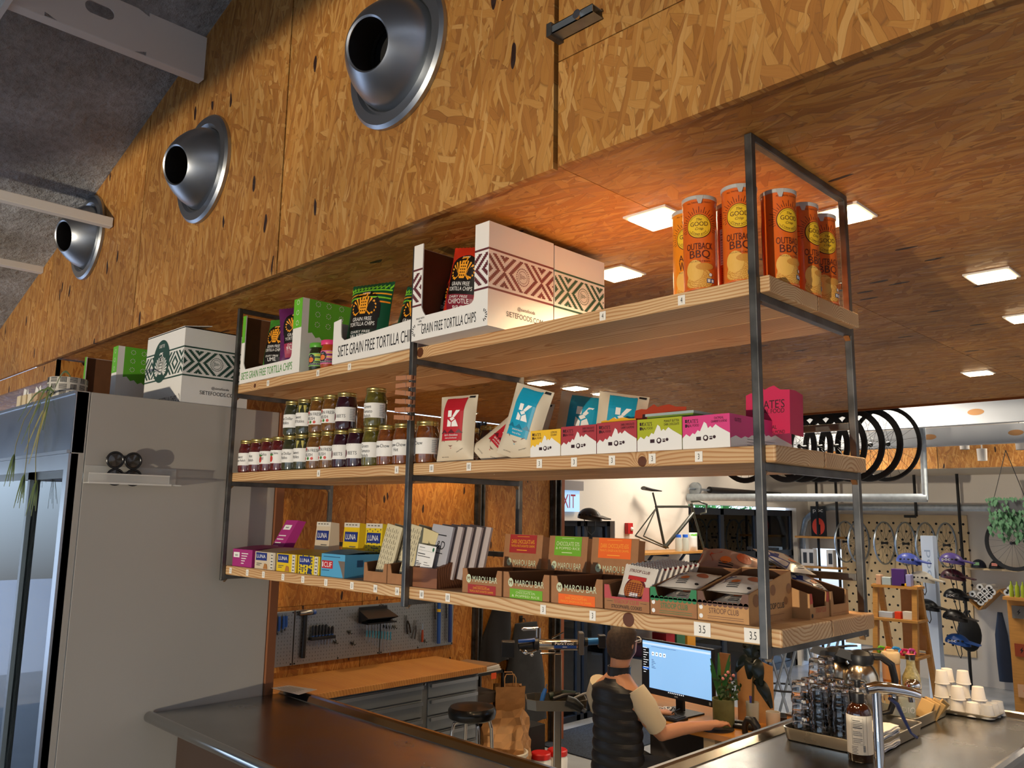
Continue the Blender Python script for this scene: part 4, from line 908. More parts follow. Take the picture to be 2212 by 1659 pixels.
# ---------------------------------------------------------------- lowest shelf, left bay
def plainbox(x, w_, h_, d_, label, col, draw, mats, y=.030, flap=None, name='snack_box', group='small bar boxes on the lowest shelf'):
    """low retail box, top torn open; flap = (dx, dy, width, height, lean) of its display lid standing up behind"""
    t = thing(name, label, 'box', (x, y, Z3), 0, group); T = .0018
    b = B(); b.box((0, 0, 0), (w_, T, h_)); b.box((0, T, 0), (T, d_, h_)); b.box((w_ - T, T, 0), (w_, d_, h_)); b.box((T, d_ - T, 0), (w_ - T, d_, h_)); b.box((T, T, 0), (w_ - T, d_ - T, T))
    k = len(b.v); b.grid(lambda u, v: (w_ * u, .004 + v * (d_ - .006), h_ + .012 * math.sin(PI * v) * (1 - u * .4) + .0004), 4, 10, 0)
    obj('body', b, cm(col), t)
    b = B(); f = front(b); f.up = lambda x_, z_: V((x_, -.0013, z_)); f.up2 = lambda x_, z_: V((x_, -.002, z_)); draw(b, f, w_, h_); obj('print', b, list(mats), t)
    if flap:
        dx, dy, fw_, fh_, ln, dr = flap; sh = V((ln, .02, 1))
        q = lambda u, v, o=0: V((dx + u + ln * v, dy + .25 * v + .0 - o, h_ - .005 + v))
        b = B(); b.grid(lambda u, v: q(u * fw_, v * fh_), 2, 4, 0); b.grid(lambda u, v: q(u * fw_, v * fh_, -.002), 2, 4, 0, flip=True); b.poly([q(fw_, 0), q(fw_, fh_), q(fw_, fh_, -.002), q(fw_, 0, -.002)])
        b.poly([q(fw_, 0), q(fw_, fh_), q(fw_, fh_) + V((.006, .035, -.005)), q(fw_, 0) + V((.02, .04, 0))], 0)
        f2 = lambda u, v: q(u, v, .0008); f2.up = lambda u, v: q(u, v, .0016); f2.up2 = lambda u, v: q(u, v, .0024)
        dr(b, f2, fw_, fh_); obj('display_flap', b, [cm(col)] + list(mats), t)
    return t
BLU = cm('#1c2f78'); 
def d_pink(b, f, w_, h_, o=0):
    b.rect(f, w_ * .05, h_ * .52, w_ * .36, h_ * .82, 0 + o); b.text('snacks', f.up, h_ * .10, x=w_ * .20, y=h_ * .66, m=1 + o)
    for i in range(5): b.rect(f, w_ * .46, h_ * (.74 - i * .14), w_ * (.80 - .05 * i), h_ * (.79 - i * .14), 0 + o)
def d_pinkf(b, f, w_, h_):
    b.rect(f, w_ * .15, h_ * .68, w_ * .75, h_ * .84, 1); b.text('snacks', f.up, h_ * .06, x=w_ * .45, y=h_ * .76, m=2)
    for i in range(4): b.rect(f, w_ * .1, h_ * (.46 - i * .12), w_ * (.72 - .06 * i), h_ * (.49 - i * .12), 1)
plainbox(-2.412, .165, .070, .26, 'pink snack box at the left end of the lowest shelf', '#a02c74', d_pink, (PAPERW, DGREY), flap=(.00, .17, .095, .125, .56, d_pinkf))
def d_luna(dots, accent):
    def dr(b, f, w_, h_, o=0):
        if dots:
            for i in range(7):
                for j in range(6): b.disc(f, w_ * .028, 8, 1, 4 + o, c=(w_ * (.08 + i * .14), h_ * (.06 + j * .17 + .08 * (i % 2))))
        b.rect(f.up, w_ * .06, h_ * .50, w_ * .60, h_ * .95, 0 + o); b.text('LUNA', f.up2, h_ * .20, x=w_ * .33, y=h_ * .74, m=1 + o, w=w_ * .44)
        b.rect(f.up, w_ * .78, h_ * .02, w_ * .94, h_ * .98, 2 + o)
        for i in range(5): b.rect(f.up2, w_ * .82, h_ * (.1 + i * .18), w_ * .90, h_ * (.16 + i * .18), 3 + o)
        b.rect(f.up, w_ * .10, h_ * .30, w_ * .36, h_ * .34, 3 + o); b.rect(f.up, w_ * .10, h_ * .20, w_ * .28, h_ * .24, 3 + o)
        b.polyon(f.up, [(w_ * .44, h_ * .03), (w_ * .66, h_ * .03), (w_ * .62, h_ * .30), (w_ * .5, h_ * .34)], 4 + o)
    return dr
def d_lunaf(dots):
    def dr(b, f, w_, h_):
        b.rect(f, 0, h_ * .86, w_, h_, 3)
        for i in range(4): b.rect(f.up, w_ * (.12 + .2 * i), h_ * .92, w_ * (.24 + .2 * i), h_ * .95, 4)
        if dots:
            for i in range(6):
                for j in range(7): b.disc(f, w_ * .026, 8, 1, 5, c=(w_ * (.1 + i * .16), h_ * (.05 + j * .12 + .05 * (i % 2))))
        b.rect(f.up, w_ * .10, h_ * .42, w_ * .92, h_ * .72, 1); b.text('LUNA', f.up2, h_ * .16, x=w_ * .51, y=h_ * .57, m=2, w=w_ * .64); b.rect(f.up, w_ * .45, h_ * .26, w_ * .85, h_ * .29, 4)
    return dr
for x, w_, lb, col, dots, fdx in ((-2.222, .158, 'cream bar box with dark blue name patch beside the pink box', '#c9b9a0', False, .135), (-2.05, .146, 'plain yellow bar box with dark blue name patch', '#d9b61c', False, .165), (-1.892, .146, 'yellow bar box with navy dots and dark blue name patch', '#d9bd24', True, .155)):
    plainbox(x, w_, .067, .26, lb, col, d_luna(dots, 0), (BLU, WHITEINK, cm('#cfc8ba'), cm('#5a5550'), cm('#23305c') if dots else cm('#a8703a')), flap=(fdx, .185, .105, .125, -.28, d_lunaf(dots)))
def d_clif(b, f, w_, h_):
    b.rect(f, w_ * .03, h_ * .36, w_ * .50, h_ * .70, 0); b.text('CLIF', f.up, h_ * .22, x=w_ * .30, y=h_ * .53, m=1, w=w_ * .32); b.rect(f.up, w_ * .06, h_ * .42, w_ * .10, h_ * .64, 1)
    b.rect(f, w_ * .1, h_ * .86, w_ * .8, h_ * .89, 3); b.rect(f, w_ * .05, h_ * .26, w_ * .36, h_ * .29, 3); b.polyon(f, [(w_ * .95, 0), (w_, 0), (w_, h_ * .72), (w_ * .72, h_ * .72), (w_ * .84, h_ * .4)], 2)
    s_ = side(w_ + .0007); b.rect(s_, .05, h_ * .45, .075, h_ * .75, 3); b.rect(s_, .14, h_ * .15, .2, h_ * .18, 3); b.rect(s_, .11, h_ * .35, .13, h_ * .5, 3)
plainbox(-1.735, .150, .080, .20, 'light blue bar box with a climber rock picture and red name patch', '#4f9cc4', d_clif, (cm('#b5202c'), WHITEINK, cm('#6f6156'), cm('#1d4a70')))
def slantbox(x, w_, d_, h0, h1, label, y=.03, col=KRAFT, nm='display_box', lip=.6, zz=None, group=None):
    """kraft counter box whose sides rise from h0 at the front to h1 at the back, notched front"""
    t = thing(nm, label, 'box', (x, y, Z3 if zz is None else zz), 0, group); T = .003
    b = B(); n0 = w_ * .11; c0 = w_ * .17
    b.prism([(0, 0, 0), (w_, 0, 0), (w_, 0, h0), (w_ - n0, 0, h0), (w_ - c0, 0, h0 * lip), (c0, 0, h0 * lip), (n0, 0, h0), (0, 0, h0)], (0, T, 0))
    for xx in (0, w_ - T): b.prism([(xx, T, 0), (xx, d_, 0), (xx, d_, h1), (xx, T, h0)], (T, 0, 0))
    b.box((T, d_ - T, 0), (w_ - T, d_, h1)); b.box((T, T, 0), (w_ - T, d_ - T, T))
    obj('body', b, col, t)
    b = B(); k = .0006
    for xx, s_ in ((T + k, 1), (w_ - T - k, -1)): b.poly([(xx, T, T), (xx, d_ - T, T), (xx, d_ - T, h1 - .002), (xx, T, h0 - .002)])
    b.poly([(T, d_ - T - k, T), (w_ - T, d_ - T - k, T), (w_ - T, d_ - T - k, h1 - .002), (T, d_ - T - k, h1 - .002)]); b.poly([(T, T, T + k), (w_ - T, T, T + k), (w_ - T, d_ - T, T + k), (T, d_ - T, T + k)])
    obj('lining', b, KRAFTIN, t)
    return t
CREAM = cm('#c9bd9c'); GREY1 = cm('#8f8f8a')
def chocbar(loc, rot, w_, h_, label, m, draw=None, mats=(), group=None, th=.010, name='chocolate_bar'):
    t = thing(name, label, 'chocolate bar', loc, 0, group, rot=rot)
    b = B(); b.box((-w_ / 2, 0, 0), (w_ / 2, th, h_)); obj('wrapper', b, m, t, bevel=.0015)
    if draw: b = B(); f = front(b); f.up = lambda x_, z_: V((x_, -.0012, z_)); draw(b, f, w_, h_); obj('print', b, [INK] + list(mats), t)
    return t
def d_lines(b, f, w_, h_):
    for i in range(6): b.rect(f, -w_ * .42, h_ * (.1 + .0 * i), -w_ * .42, h_ * .1, 0)
    for i in range(7):
        x0 = -w_ * .42 + w_ * .12 * i
        for j in range(9): b.rect(f, x0, h_ * (.06 + j * .1), x0 + w_ * .018, h_ * (.06 + j * .1 + .05 + .03 * ((i + j) % 2)), 0)
for i, (x, w_) in enumerate(((-1.470, .128), (-1.338, .128))):
    slantbox(x, w_, .15, .062, .075, 'small kraft box of cream chocolate bars, %s of the two left of the middle post' % ('left' if i == 0 else 'right'), lip=.55)
    xb = x + .064
    chocbar((xb - .01, .062, Z3 + .006), (rad(-9), rad(9), 0), .085, .185, 'cream chocolate bar facing forward, front of the %s small kraft box' % ('left' if i == 0 else 'right'), CREAM, d_lines)
    for k in range(3): chocbar((xb + .008 + .012 * k, .082 + .022 * k, Z3 + .006), (rad(-9), rad(9), rad(3)), .085, .185 - .01 * (k == 1), 'cream chocolate bar standing behind the front one in the %s small kraft box, %s' % (('left', 'right')[i], ('second', 'third', 'rearmost')[k]), CREAM if k != 1 else cm('#a9a48a'), d_lines if k == 0 else None)
def d_nathan(b, f, w_, h_):
    b.text('DARK & NUTTY', f, .010, y=h_ * .45, m=0, w=h_ * .7, rot=rad(78))
chocbar((-1.225, .055, Z3 + .012), (rad(-8), rad(14), rad(4)), .075, .17, 'cream bar with dark side lettering leaning right behind the middle post', cm('#cdbd8f'), d_nathan)
chocbar((-1.265, .085, Z3 + .012), (rad(-8), rad(14), rad(4)), .075, .165, 'grey-green bar leaning beside the cream one behind the middle post', cm('#8b938c'))
# ---------------------------------------------------------------- lowest shelf, right bay
t = thing('wooden_bar_stand', 'dark wooden holder block for chocolate bars right of the middle post', 'holder', (-1.205, .030, Z3))
WALN = pine('dark_holder_wood', yc=.1, zc=.03, freq=120, base='#8a5a3c', late='#5f3822', seed=2)
b = B(); pr = [(0, 0, 0), (0, .19, 0), (0, .19, .118), (0, .12, .118), (0, .10, .100), (0, .085, .085), (0, .0, .060)]
b.prism(pr, (.016, 0, 0)); b.prism([(p[0] + .102, p[1], p[2]) for p in pr], (.016, 0, 0)); b.box((.016, 0, 0), (.102, .016, .060)); b.box((.016, .016, 0), (.102, .19, .02)); b.box((.016, .175, .02), (.102, .19, .118))
obj('block', b, WALN, t)
def d_rd(b, f, w_, h_):
    b.text('R&D', f, h_ * .16, y=h_ * .62, m=0, sx=.8, slant=.12); b.rect(f, -w_ * .28, h_ * .80, w_ * .28, h_ * .82, 0); b.rect(f, -w_ * .25, h_ * .46, w_ * .25, h_ * .475, 0)
GRW = cm('#a9a7ac')
for k in range(5): chocbar((-1.150 + .020 * k, .062 + .022 * k, Z3 + .03), (rad(-10), rad(5), 0), .100, .165, ('grey chocolate bar lettered in black, front of the wooden holder', 'second pale bar in the wooden holder', 'third pale bar in the wooden holder', 'fourth pale bar in the wooden holder', 'rearmost pale bar in the wooden holder')[k], GRW if k == 0 else cm('#b3a6a2'), d_rd if k == 0 else None)
def d_card(b, f, w_, h_):
    b.rect(f, -w_ * .4, h_ * .86, -w_ * .1, h_ * .88, 0); b.rect(f, -w_ * .45, h_ * .74, w_ * .45, h_ * .747, 0); b.disc(f, w_ * .05, 12, 1, 1, h_ * .09, c=(w_ * .38, h_ * .85))
    for i, (q, l) in enumerate(((.58, .4), (.48, .7), (.24, .15), (.16, .3), (.1, .25))): b.rect(f, -w_ * .42, h_ * q, -w_ * .42 + w_ * l, h_ * (q + .035 - .01 * (i > 0)), 0)
    b.rect(f, w_ * .0, h_ * .24, w_ * .2, h_ * .26, 0); b.rect(f, w_ * .0, h_ * .14, w_ * .35, h_ * .16, 0)
chocbar((-1.175, .044, Z3 + .058), (rad(-10), rad(5), 0), .088, .072, 'white tasting card with tiny print in front of the grey bar', PAPERW, d_card, (cm('#2c6a4a'),), th=.001, name='info_card')
FOIL = mat('embossed_foil', '#d3dab4', .35, .25)
def choc_display(x, w_, label, tape, cap, title, hdr):
    t = slantbox(x, w_, .22, .070, .066, label, lip=.58, nm='chocolate_display_box', group='kraft chocolate display boxes')
    b = B(); f = front(b); f2 = front(b, -.0012)
    b.disc(f, .0105, 10, 1, 0, .0125, c=(w_ * .17, .042)); b.text('M', f2, .011, x=w_ * .17, y=.042, m=2); b.text('MAROU BAR', f, .017, x=w_ * .58, y=.042, m=0, w=w_ * .62)
    b.rect(f, w_ * .15, -.0, w_ * .86, .026, 1)
    b.rect(f2, w_ * .36, .0215, w_ * .64, .0222, 3)
    for i, s_ in enumerate(cap): b.text(s_, f2, .006, x=w_ * .5, y=.0165 - i * .009, m=3, w=w_ * (.42 if i == 0 else .6))
    obj('print', b, [FOIL, cm(tape), KRAFTIN, cm(title)], t)
    # the lid folded up behind as a header
    hx, hw = hdr; H_ = .168; 
    b = B(); b.box((0, 0, 0), (hw, .003, H_ - .066)); b.box((hw - .003, .003, 0), (hw, .03, H_ - .07)); b.prism([(0, .003, 0), (0, .04, 0), (0, .003, .09)], (.003, 0, 0)); h = obj('header', b, KRAFT, t, (hx, .205, .066), (rad(-6), 0, 0))
    b = B(); z0 = H_ - .066
    b.rect(f, hw * .15, z0 * .44, hw * .85, z0 - .001, 1); b.rect(f2, hw * .34, z0 * .93, hw * .66, z0 * .94, 3)
    b.text(cap[0], f2, z0 * .12, x=hw * .5, y=z0 * .78, m=3, w=hw * .60)
    b.text(cap[1], f2, z0 * .07, x=hw * .5, y=z0 * .65, m=3, w=hw * .62); b.rect(f2, hw * .35, z0 * .515, hw * .62, z0 * .535, 3)
    b.disc(f, .0105, 10, 1, 0, .012, c=(hw * .17, z0 * .16)); b.text('M', f2, .009, x=hw * .17, y=z0 * .16, m=2); b.text('MAROU BAR', f, .018, x=hw * .57, y=z0 * .15, m=0, w=hw * .6)
    obj('header_print', b, [FOIL, cm(tape), KRAFTIN, cm(title)], h)
    return t
choc_display(-.970, .166, 'kraft chocolate box with dark red band and header', '#9c2a26', ('DARK CHOCOLATE 64%', 'TROPICAL FRUITS & ROASTED CASHEWS'), '#e8a22a', (-.04, .165))
choc_display(-.797, .174, 'kraft chocolate box with green band and header', '#6ba522', ('CHOCOLATE 53%', '& POPPED RICE'), '#d5dfae', (-.02, .15))
choc_display(-.616, .174, 'kraft chocolate box with orange band and header', '#e8641a', ('DARK CHOCOLATE 65%', 'PEANUTS, GINGER & SALTED CARAMEL'), '#f6a83a', (-.035, .165))
PKT = cm('#d9cfc2', .3)
def packet(loc, rot, w_, h_, label, draw, mats, group=None, T=.012, col=PKT):
    def dr(b, f, W_, H_): draw(b, f, W_, H_)
    return bag('cookie_packet', label, loc, rot, w_, h_, T, [col], dr, cat='packet', group=group, mats=mats)
def d_waf(b, f, w_, h_):
    b.text('STROOP CLUB', f, h_ * .08, y=h_ * .86, m=0, w=w_ * .62)
    b.disc(f, w_ * .33, 24, 4, 0, h_ * .30, c=(0, h_ * .40)); b.disc(f.up, w_ * .30, 24, 4, 1, h_ * .26, c=(0, h_ * .38)); b.rect(f.up, -w_ * .28, h_ * .62, w_ * .28, h_ * .72, 2, 8, 1)
    f3 = lambda x, z: f(x, z) + V((0, -.002, 0))
    for i in range(-3, 4): b.rect(f3, i * w_ * .08 - .0006, h_ * .18, i * w_ * .08 + .0006, h_ * .56, 0, 1, 4); b.rect(f3, -w_ * .24, h_ * (.38 + i * .05) - .0006, w_ * .24, h_ * (.38 + i * .05) + .0006, 0, 6, 1)
    b.rect(f3, -w_ * .1, h_ * .20, w_ * .16, h_ * .30, 3)
WAF = (cm('#6a1f22'), cm('#b0672c'), cm('#b32c28'), WHITEINK)
t = slantbox(-.436, .136, .20, .060, .085, 'pink-printed kraft box of upright waffle packets', lip=.50, nm='waffle_box')
b = B(); f = front(b); f2 = front(b, -.0012); b.rect(f, 0, .027, .136, .0298, 0); b.polyon(f, [(0, .030), (.136, .030), (.136, .06), (.122, .06), (.114, .032), (.022, .032), (.014, .06), (0, .06)], 0); b.text('STROOP CLUB', f, .009, x=.068, y=.021, m=0, w=.075); b.text('STROOPWAFEL COOKIES', f, .0085, x=.068, y=.009, m=1, w=.092); b.rect(f, .008, .0205, .026, .0213, 1); b.rect(f, .11, .0205, .128, .0213, 1)
obj('print', b, [cm('#b3484a'), INK], t)
for k in range(9): packet((-.368 + .004 * k, .052 + .0165 * k, Z3 + .012 + .0015 * k), (rad(-20), rad(5), 0), .10, .098, ('front white waffle packet with a waffle picture in the pink box', 'second waffle packet in the pink box, only its name strip showing')[min(k, 1)] if k < 2 else 'white waffle packet edge behind the front two in the pink box', d_waf if k < 2 else (lambda b, f, w_, h_: b.rect(f, -w_ * .45, h_ * .92, w_ * .45, h_ * .97, 2, 6, 1)), WAF, group='waffle packets in the pink box', T=.007)
def d_pk(b, f, w_, h_):
    b.polyon(f, [(-w_ * .48, h_ * .1), (-w_ * .2, h_ * .25), (-w_ * .3, h_ * .5), (-w_ * .1, h_ * .62), (-w_ * .3, h_ * .8), (-w_ * .48, h_ * .7)], 0)
    b.disc(f, w_ * .1, 14, 2, 1, c=(w_ * .0, h_ * .35)); b.disc(f, w_ * .13, 14, 2, 2, c=(w_ * .28, h_ * .6)); b.text('Stroop Club', f, h_ * .10, x=w_ * .05, y=h_ * .78, m=3, w=w_ * .4); b.disc(f, w_ * .045, 10, 1, 3, c=(w_ * .38, h_ * .15))
    for i in range(4): b.rect(f, -w_ * .1, h_ * (.1 + .05 * i), w_ * .15, h_ * (.12 + .05 * i), 3, 4, 1)
def stroopbox(x, w_, label, band, h0=.064, h1=.105, d_=.20, y=.030, big=False):
    t = slantbox(x, w_, d_, h0, h1, label, y=y, lip=.62, nm='cookie_box', col=KRAFT2 if big else KRAFT)
    b = B(); f = front(b)
    b.polyon(f, [(0, h0 * .60), (w_, h0 * .60), (w_, h0), (w_ * .89, h0), (w_ * .83, h0 * .66), (w_ * .17, h0 * .66), (w_ * .11, h0), (0, h0)], 0)
    for i in range(10): b.disc(f, w_ * .05, 10, 1, 0, c=(w_ * (.05 + i * .1), h0 * .60))
    b.text('STROOP CLUB', f, .012, x=w_ * .52, y=h0 * .36, m=0, w=w_ * .58); b.disc(f, .005, 12, 1, 1, c=(w_ * .07, h0 * .45)); b.disc(f, .005, 12, 1, 1, c=(w_ * .07, h0 * .15))
    for i in range(2): b.rect(f, w_ * .2, h0 * (.16 - .07 * i), w_ * .9, h0 * (.175 - .07 * i), 0)
    if big:
        s_ = side(w_ + .0007); ck = cm('#7a5030')
        for (u, v, r) in ((.16, .45, .014), (.55, .62, .012), (.85, .38, .009), (.93, .62, .012)): b.disc(s_, r, 16, 1, 2, c=(d_ * u, h1 * v))
        b.text('STROOP CLUB', s_, .013, x=d_ * .58, y=h1 * .30, m=3, w=d_ * .45); b.rect(s_, d_ * .3, h1 * .12, d_ * .8, h1 * .13, 2)
    obj('print', b, [cm(band), PAPERW, cm('#8a5c36'), INK], t)
    return t
stroopbox(-.297, .128, 'kraft cookie box with green scalloped band', '#2f7a4c')
stroopbox(-.167, .128, 'kraft cookie box with brown scalloped band and tan side', '#6a4838', h1=.11, big=True)
PK1 = (cm('#2c3a78'), cm('#d9702c'), cm('#a8583a'), INK)
for i, (x, lb) in enumerate(((-.235, 'cookie packet lying on top in the green-banded box'), (-.100, 'cookie packet lying on top in the brown-banded box'))):
    packet((x, .052, Z3 + .064), (rad(-78), 0, rad(4)), .112, .12, lb, d_pk, PK1, T=.013)
    packet((x, .054, Z3 + .036), (rad(-80), 0, 0), .108, .12, lb.replace('on top', 'underneath').replace('lying', 'peeking out'), d_pk, PK1, T=.011)
t = thing('cookie_box', 'kraft cookie box with red scalloped rim facing the aisle at the rack end', 'box', (-.200, .237, Z3), 0)
def turned(lb, x, y, wd, dp, red):
    """box turned so its notched front faces +X"""
    t = slantbox(0, wd, dp, .058, .105, lb, lip=.45, nm='cookie_box', col=KRAFT2)
    b = B(); f = front(b)
    if red:
        b.polyon(f, [(0, .034), (.0, .058), (wd * .11, .058), (wd * .16, .036)], 0); b.polyon(f, [(wd, .034), (wd * .84, .036), (wd * .89, .058), (wd, .058)], 0)
        b.text('STROOP CLUB', f, .011, x=wd * .55, y=.019, m=0, w=wd * .55); b.disc(f, .005, 12, 1, 1, c=(wd * .1, .008))
    else: b.rect(f, wd * .1, .006, wd * .9, .007, 2)
    obj('print', b, [cm('#b8402c'), INK, KRAFT], t)
    t.location = (x, y, Z3); t.rotation_euler = (0, 0, PI / 2)
    return t
D.objects.remove(t)
turned('kraft cookie box with red rim, turned to face the aisle at the rack end', .004, .232, .100, .17, True)
turned('plain kraft cookie box turned to the aisle beside the rear post', .006, .338, .100, .19, False)
packet((-.075, .37, Z3 + .094), (rad(-66), rad(6), rad(80)), .11, .125, 'cookie packet lying across the slanting sides of the turned boxes', d_pk, PK1, T=.012)
packet((-.035, .39, Z3 + .046), (rad(-62), 0, rad(86)), .085, .10, 'small cookie packet showing over the lip of the plain turned box', d_pk, PK1, T=.012)
packet((-.30, .36, Z3 + .07), (rad(-60), rad(10), rad(20)), .16, .12, 'orange-brown chip packet lying behind the cookie boxes', d_pk, (cm('#b8402c'), cm('#d9702c'), cm('#c9531c'), INK), T=.03, col=cm('#a8877a', .3))
# price tags
for zn, bi, txt in (('Z1', 0, ((-2.185, '9'), (-1.807, '8'), (-1.597, '9'))), ('Z1', 1, ((-.431, '4'), (-.188, '4'))), ('Z2', 0, ((-1.766, '6'), (-1.294, '6'))),
                    ('Z2', 1, ((-1.115, '10'), (-.941, '10'), (-.653, '3'), (-.528, '3'), (-.402, '3'), (-.279, '3'), (-.149, '3'))),
                    ('Z3', 0, ((-2.401, '2'), (-2.257, '2'), (-2.126, '2'), (-1.977, '2'), (-1.835, '2'), (-1.681, '3'), (-1.52, '3'), (-1.385, '14'), (-1.268, '14'))),
                    ('Z3', 1, ((-1.144, '10'), (-1.021, '10'), (-.634, '3'), (-.465, '3'), (-.149, '3.5'), (-.024, '3.5')))):
    for x, s_ in txt: tag(zn, bi, x, s_, zc=.019, s=1.25 if '.' in s_ else 1.0)
# ---------------------------------------------------------------- glass-door fridge at the end of the rack
def thin_glass(name, tint=(1, 1, 1), rough=.01):
    m = D.materials.new(name); m.use_nodes = True; t_ = m.node_tree; t_.nodes.clear()
    o = t_.nodes.new('ShaderNodeOutputMaterial'); fr = t_.nodes.new('ShaderNodeFresnel'); fr.inputs[0].default_value = 1.5
    tr = t_.nodes.new('ShaderNodeBsdfTransparent'); tr.inputs[0].default_value = (*tint, 1); gl = t_.nodes.new('ShaderNodeBsdfGlossy'); gl.inputs['Roughness'].default_value = rough
    mx = t_.nodes.new('ShaderNodeMixShader'); t_.links.new(fr.outputs[0], mx.inputs[0]); t_.links.new(tr.outputs[0], mx.inputs[1]); t_.links.new(gl.outputs[0], mx.inputs[2]); t_.links.new(mx.outputs[0], o.inputs[0])
    MATS[name] = m; return m
TGLASS = thin_glass('door_glass')
FRX0, FRX1, FRY0, FRY1, FRZ = -3.95, -2.5, -.61, .255, 2.102
PANELW = mat('fridge_enamel', '#aba59c', .33, spec=.5, noise=.03, nscale=2)
FRSS = stainless('fridge_header_steel', '#b4bcc4', .22, (3, 90, 90), .02)
fr = thing('display_fridge', 'tall white display fridge with sliding glass doors and steel header', 'fridge', (0, 0, 0))
b = B(); b.box((FRX1 - .02, FRY0 + .055, -.05), (FRX1, FRY1, FRZ)); obj('side_panel', b, PANELW, fr, bevel=.002)
b = B(); b.box((FRX1 - .02, FRY0 + .005, -.05), (FRX1, FRY0 + .052, FRZ)); obj('corner_post', b, PANELW, fr)
b = B(); b.box((FRX0, FRY0 + .05, FRZ - .06), (FRX1 - .02, FRY1, FRZ - .002)); obj('top', b, PANELW, fr)
b = B(); b.box((FRX0, FRY1 - .03, -.05), (FRX1 - .02, FRY1, FRZ - .06)); obj('back', b, mat('fridge_liner', '#c9d4da', .5), fr)
b = B(); b.box((FRX0, FRY0 + .05, -.05), (FRX0 + .02, FRY1 - .03, FRZ - .06)); obj('side_panel', b, PANELW, fr)
b = B(); b.box((FRX0, FRY0, 1.862), (FRX1 - .0, FRY0 + .05, FRZ)); obj('header', b, FRSS, fr, bevel=.003)
b = B(); b.box((FRX0, FRY0 - .006, FRZ - .012), (FRX1, FRY0, FRZ)); b.box((FRX0, FRY0 - .012, 1.862), (FRX1, FRY0, 1.874)); obj('header_trim', b, ALU, fr)
b = B(); b.box((FRX0, FRY0 - .004, 1.80), (FRX1, FRY0 + .03, 1.861)); b.box((FRX1 - .045, FRY0 - .004, -.05), (FRX1, FRY0 + .03, 1.80)); obj('door_surround', b, ALU, fr)
def fdoor(x0, x1, y):
    b = B(); b.box((x0 + .03, y, 0), (x1 - .03, y + .006, 1.80)); p = obj('door', b, TGLASS, fr)
    b = B(); b.box((x0, y - .004, 0), (x0 + .03, y + .012, 1.80)); b.box((x1 - .03, y - .004, 0), (x1, y + .012, 1.80)); b.box((x0, y - .004, 1.77), (x1, y + .012, 1.80)); obj('door_frame', b, mat('door_frame_dark', '#4b4f52', .35, .6), p)
fdoor(-3.03, -2.545, FRY0 + .018); fdoor(-3.93, -2.965, FRY0 + .002)
for i, z in enumerate((.30, .66, 1.02, 1.38, 1.66)):
    b = B(); b.box((FRX0 + .03, FRY0 + .08, z - .012), (FRX1 - .03, FRY1 - .05, z)); b.box((FRX0 + .03, FRY0 + .072, z - .016), (FRX1 - .03, FRY0 + .08, z + .022)); obj('shelf', b, mat('fridge_shelf', '#b9c2c4', .35, .3), fr)
b = B(); b.box((-2.955, FRY0 + .035, .05), (-2.925, FRY0 + .055, 1.78)); obj('led_strip', b, mat('fridge_led', '#ffffff', .5, emit='#e9fbff', es=16), fr)
b = B(); b.box((FRX0 + .04, FRY0 + .06, 1.775), (FRX1 - .04, FRY0 + .075, 1.79)); obj('led_strip', b, MATS['fridge_led'], fr)
MILK = mat('milk_bottle', '#dfe8ea', .3); JUICE = mat('amber_drink', '#7a3a1a', .2)
for z in (.30, .66, 1.02, 1.38):
    for k in range(5):
        t = thing('drink_bottle', 'drink bottle standing behind the glass of the fridge', 'bottle', (-3.30 - .115 * k, FRY0 + .13, z), 0, 'drink bottles in the fridge')
        b = B(); b.lathe([(0, 0), (.034, 0), (.036, .006), (.036, .12), (.018, .18), (.016, .20)], 16, caps=(False, False)); obj('body', b, MILK if (k + int(z * 10)) % 3 else JUICE, t)
        b = B(); b.lathe([(.018, .198), (.018, .222), (0, .223)], 14, caps=(False, False)); obj('cap', b, PAPERW if k % 2 else BLACK, t)
b = B(); b.box((-2.52, FRY1 + .002, -.57), (-2.485, FRY1 + .04, 2.1)); obj('trim_4', b, mat('brown_board_edge', '#7a4a2c', .6), kind='structure')
# sunglasses on a clear ledge fixed to the side panel
ACR = mat('acrylic', '#e4e2dc', .08, alpha=.45)
t = thing('acrylic_ledge', 'clear acrylic ledge on the fridge side holding sunglasses', 'shelf', (FRX1 + .001, -.40, 1.75))
b = B(); b.box((0, -.155, 0), (.06, .20, .005)); b.box((.056, -.155, 0), (.06, .15, .038)); obj('tray', b, ACR, t)
b = B(); b.box((.058, -.155, .036), (.0615, .15, .040)); b.box((.058, -.155, -.001), (.0615, .16, .006)); obj('polished_edge', b, mat('acrylic_edge', '#dcd8d0', .3), t)
b = B(); b.box((0, -.155, 0), (.002, .20, .07)); obj('back_plate', b, ACR, t)
SUNG = mat('sunglass_black', '#18181a', .3); LENS = mat('sunglass_lens', '#2b2826', .12, coat=.5)
for z, y, lb in ((1.843, -.423, 'round black sunglasses, upper pair on the clear ledge'), (1.778, -.418, 'round black sunglasses, lower pair behind the lip of the clear ledge')):
    t = thing('sunglasses', lb, 'sunglasses', (FRX1 + .038, y, z))
    for s_ in (-1, 1):
        b = B(); b.tube([(0, s_ * .034 + .030 * math.cos(2 * PI * k / 28), .030 * math.sin(2 * PI * k / 28)) for k in range(28)], .0045, 8, closed=True); obj('rim', b, SUNG, t)
        b = B(); b.lathe([(0, .001), (.029, .0)], 24, (0, s_ * .034, 0), axis='X', caps=(False, False)); obj('lens', b, LENS, t)
        b = B(); b.tube([(0, s_ * .063, .008), (-.015, s_ * .062, .008), (-.034, s_ * .040, -.004)], .003, 6); obj('temple', b, SUNG, t)
    b = B(); b.tube([(0, -.008, .010), (.002, 0, .013), (0, .008, .010)], .0035, 6); obj('bridge', b, SUNG, t)
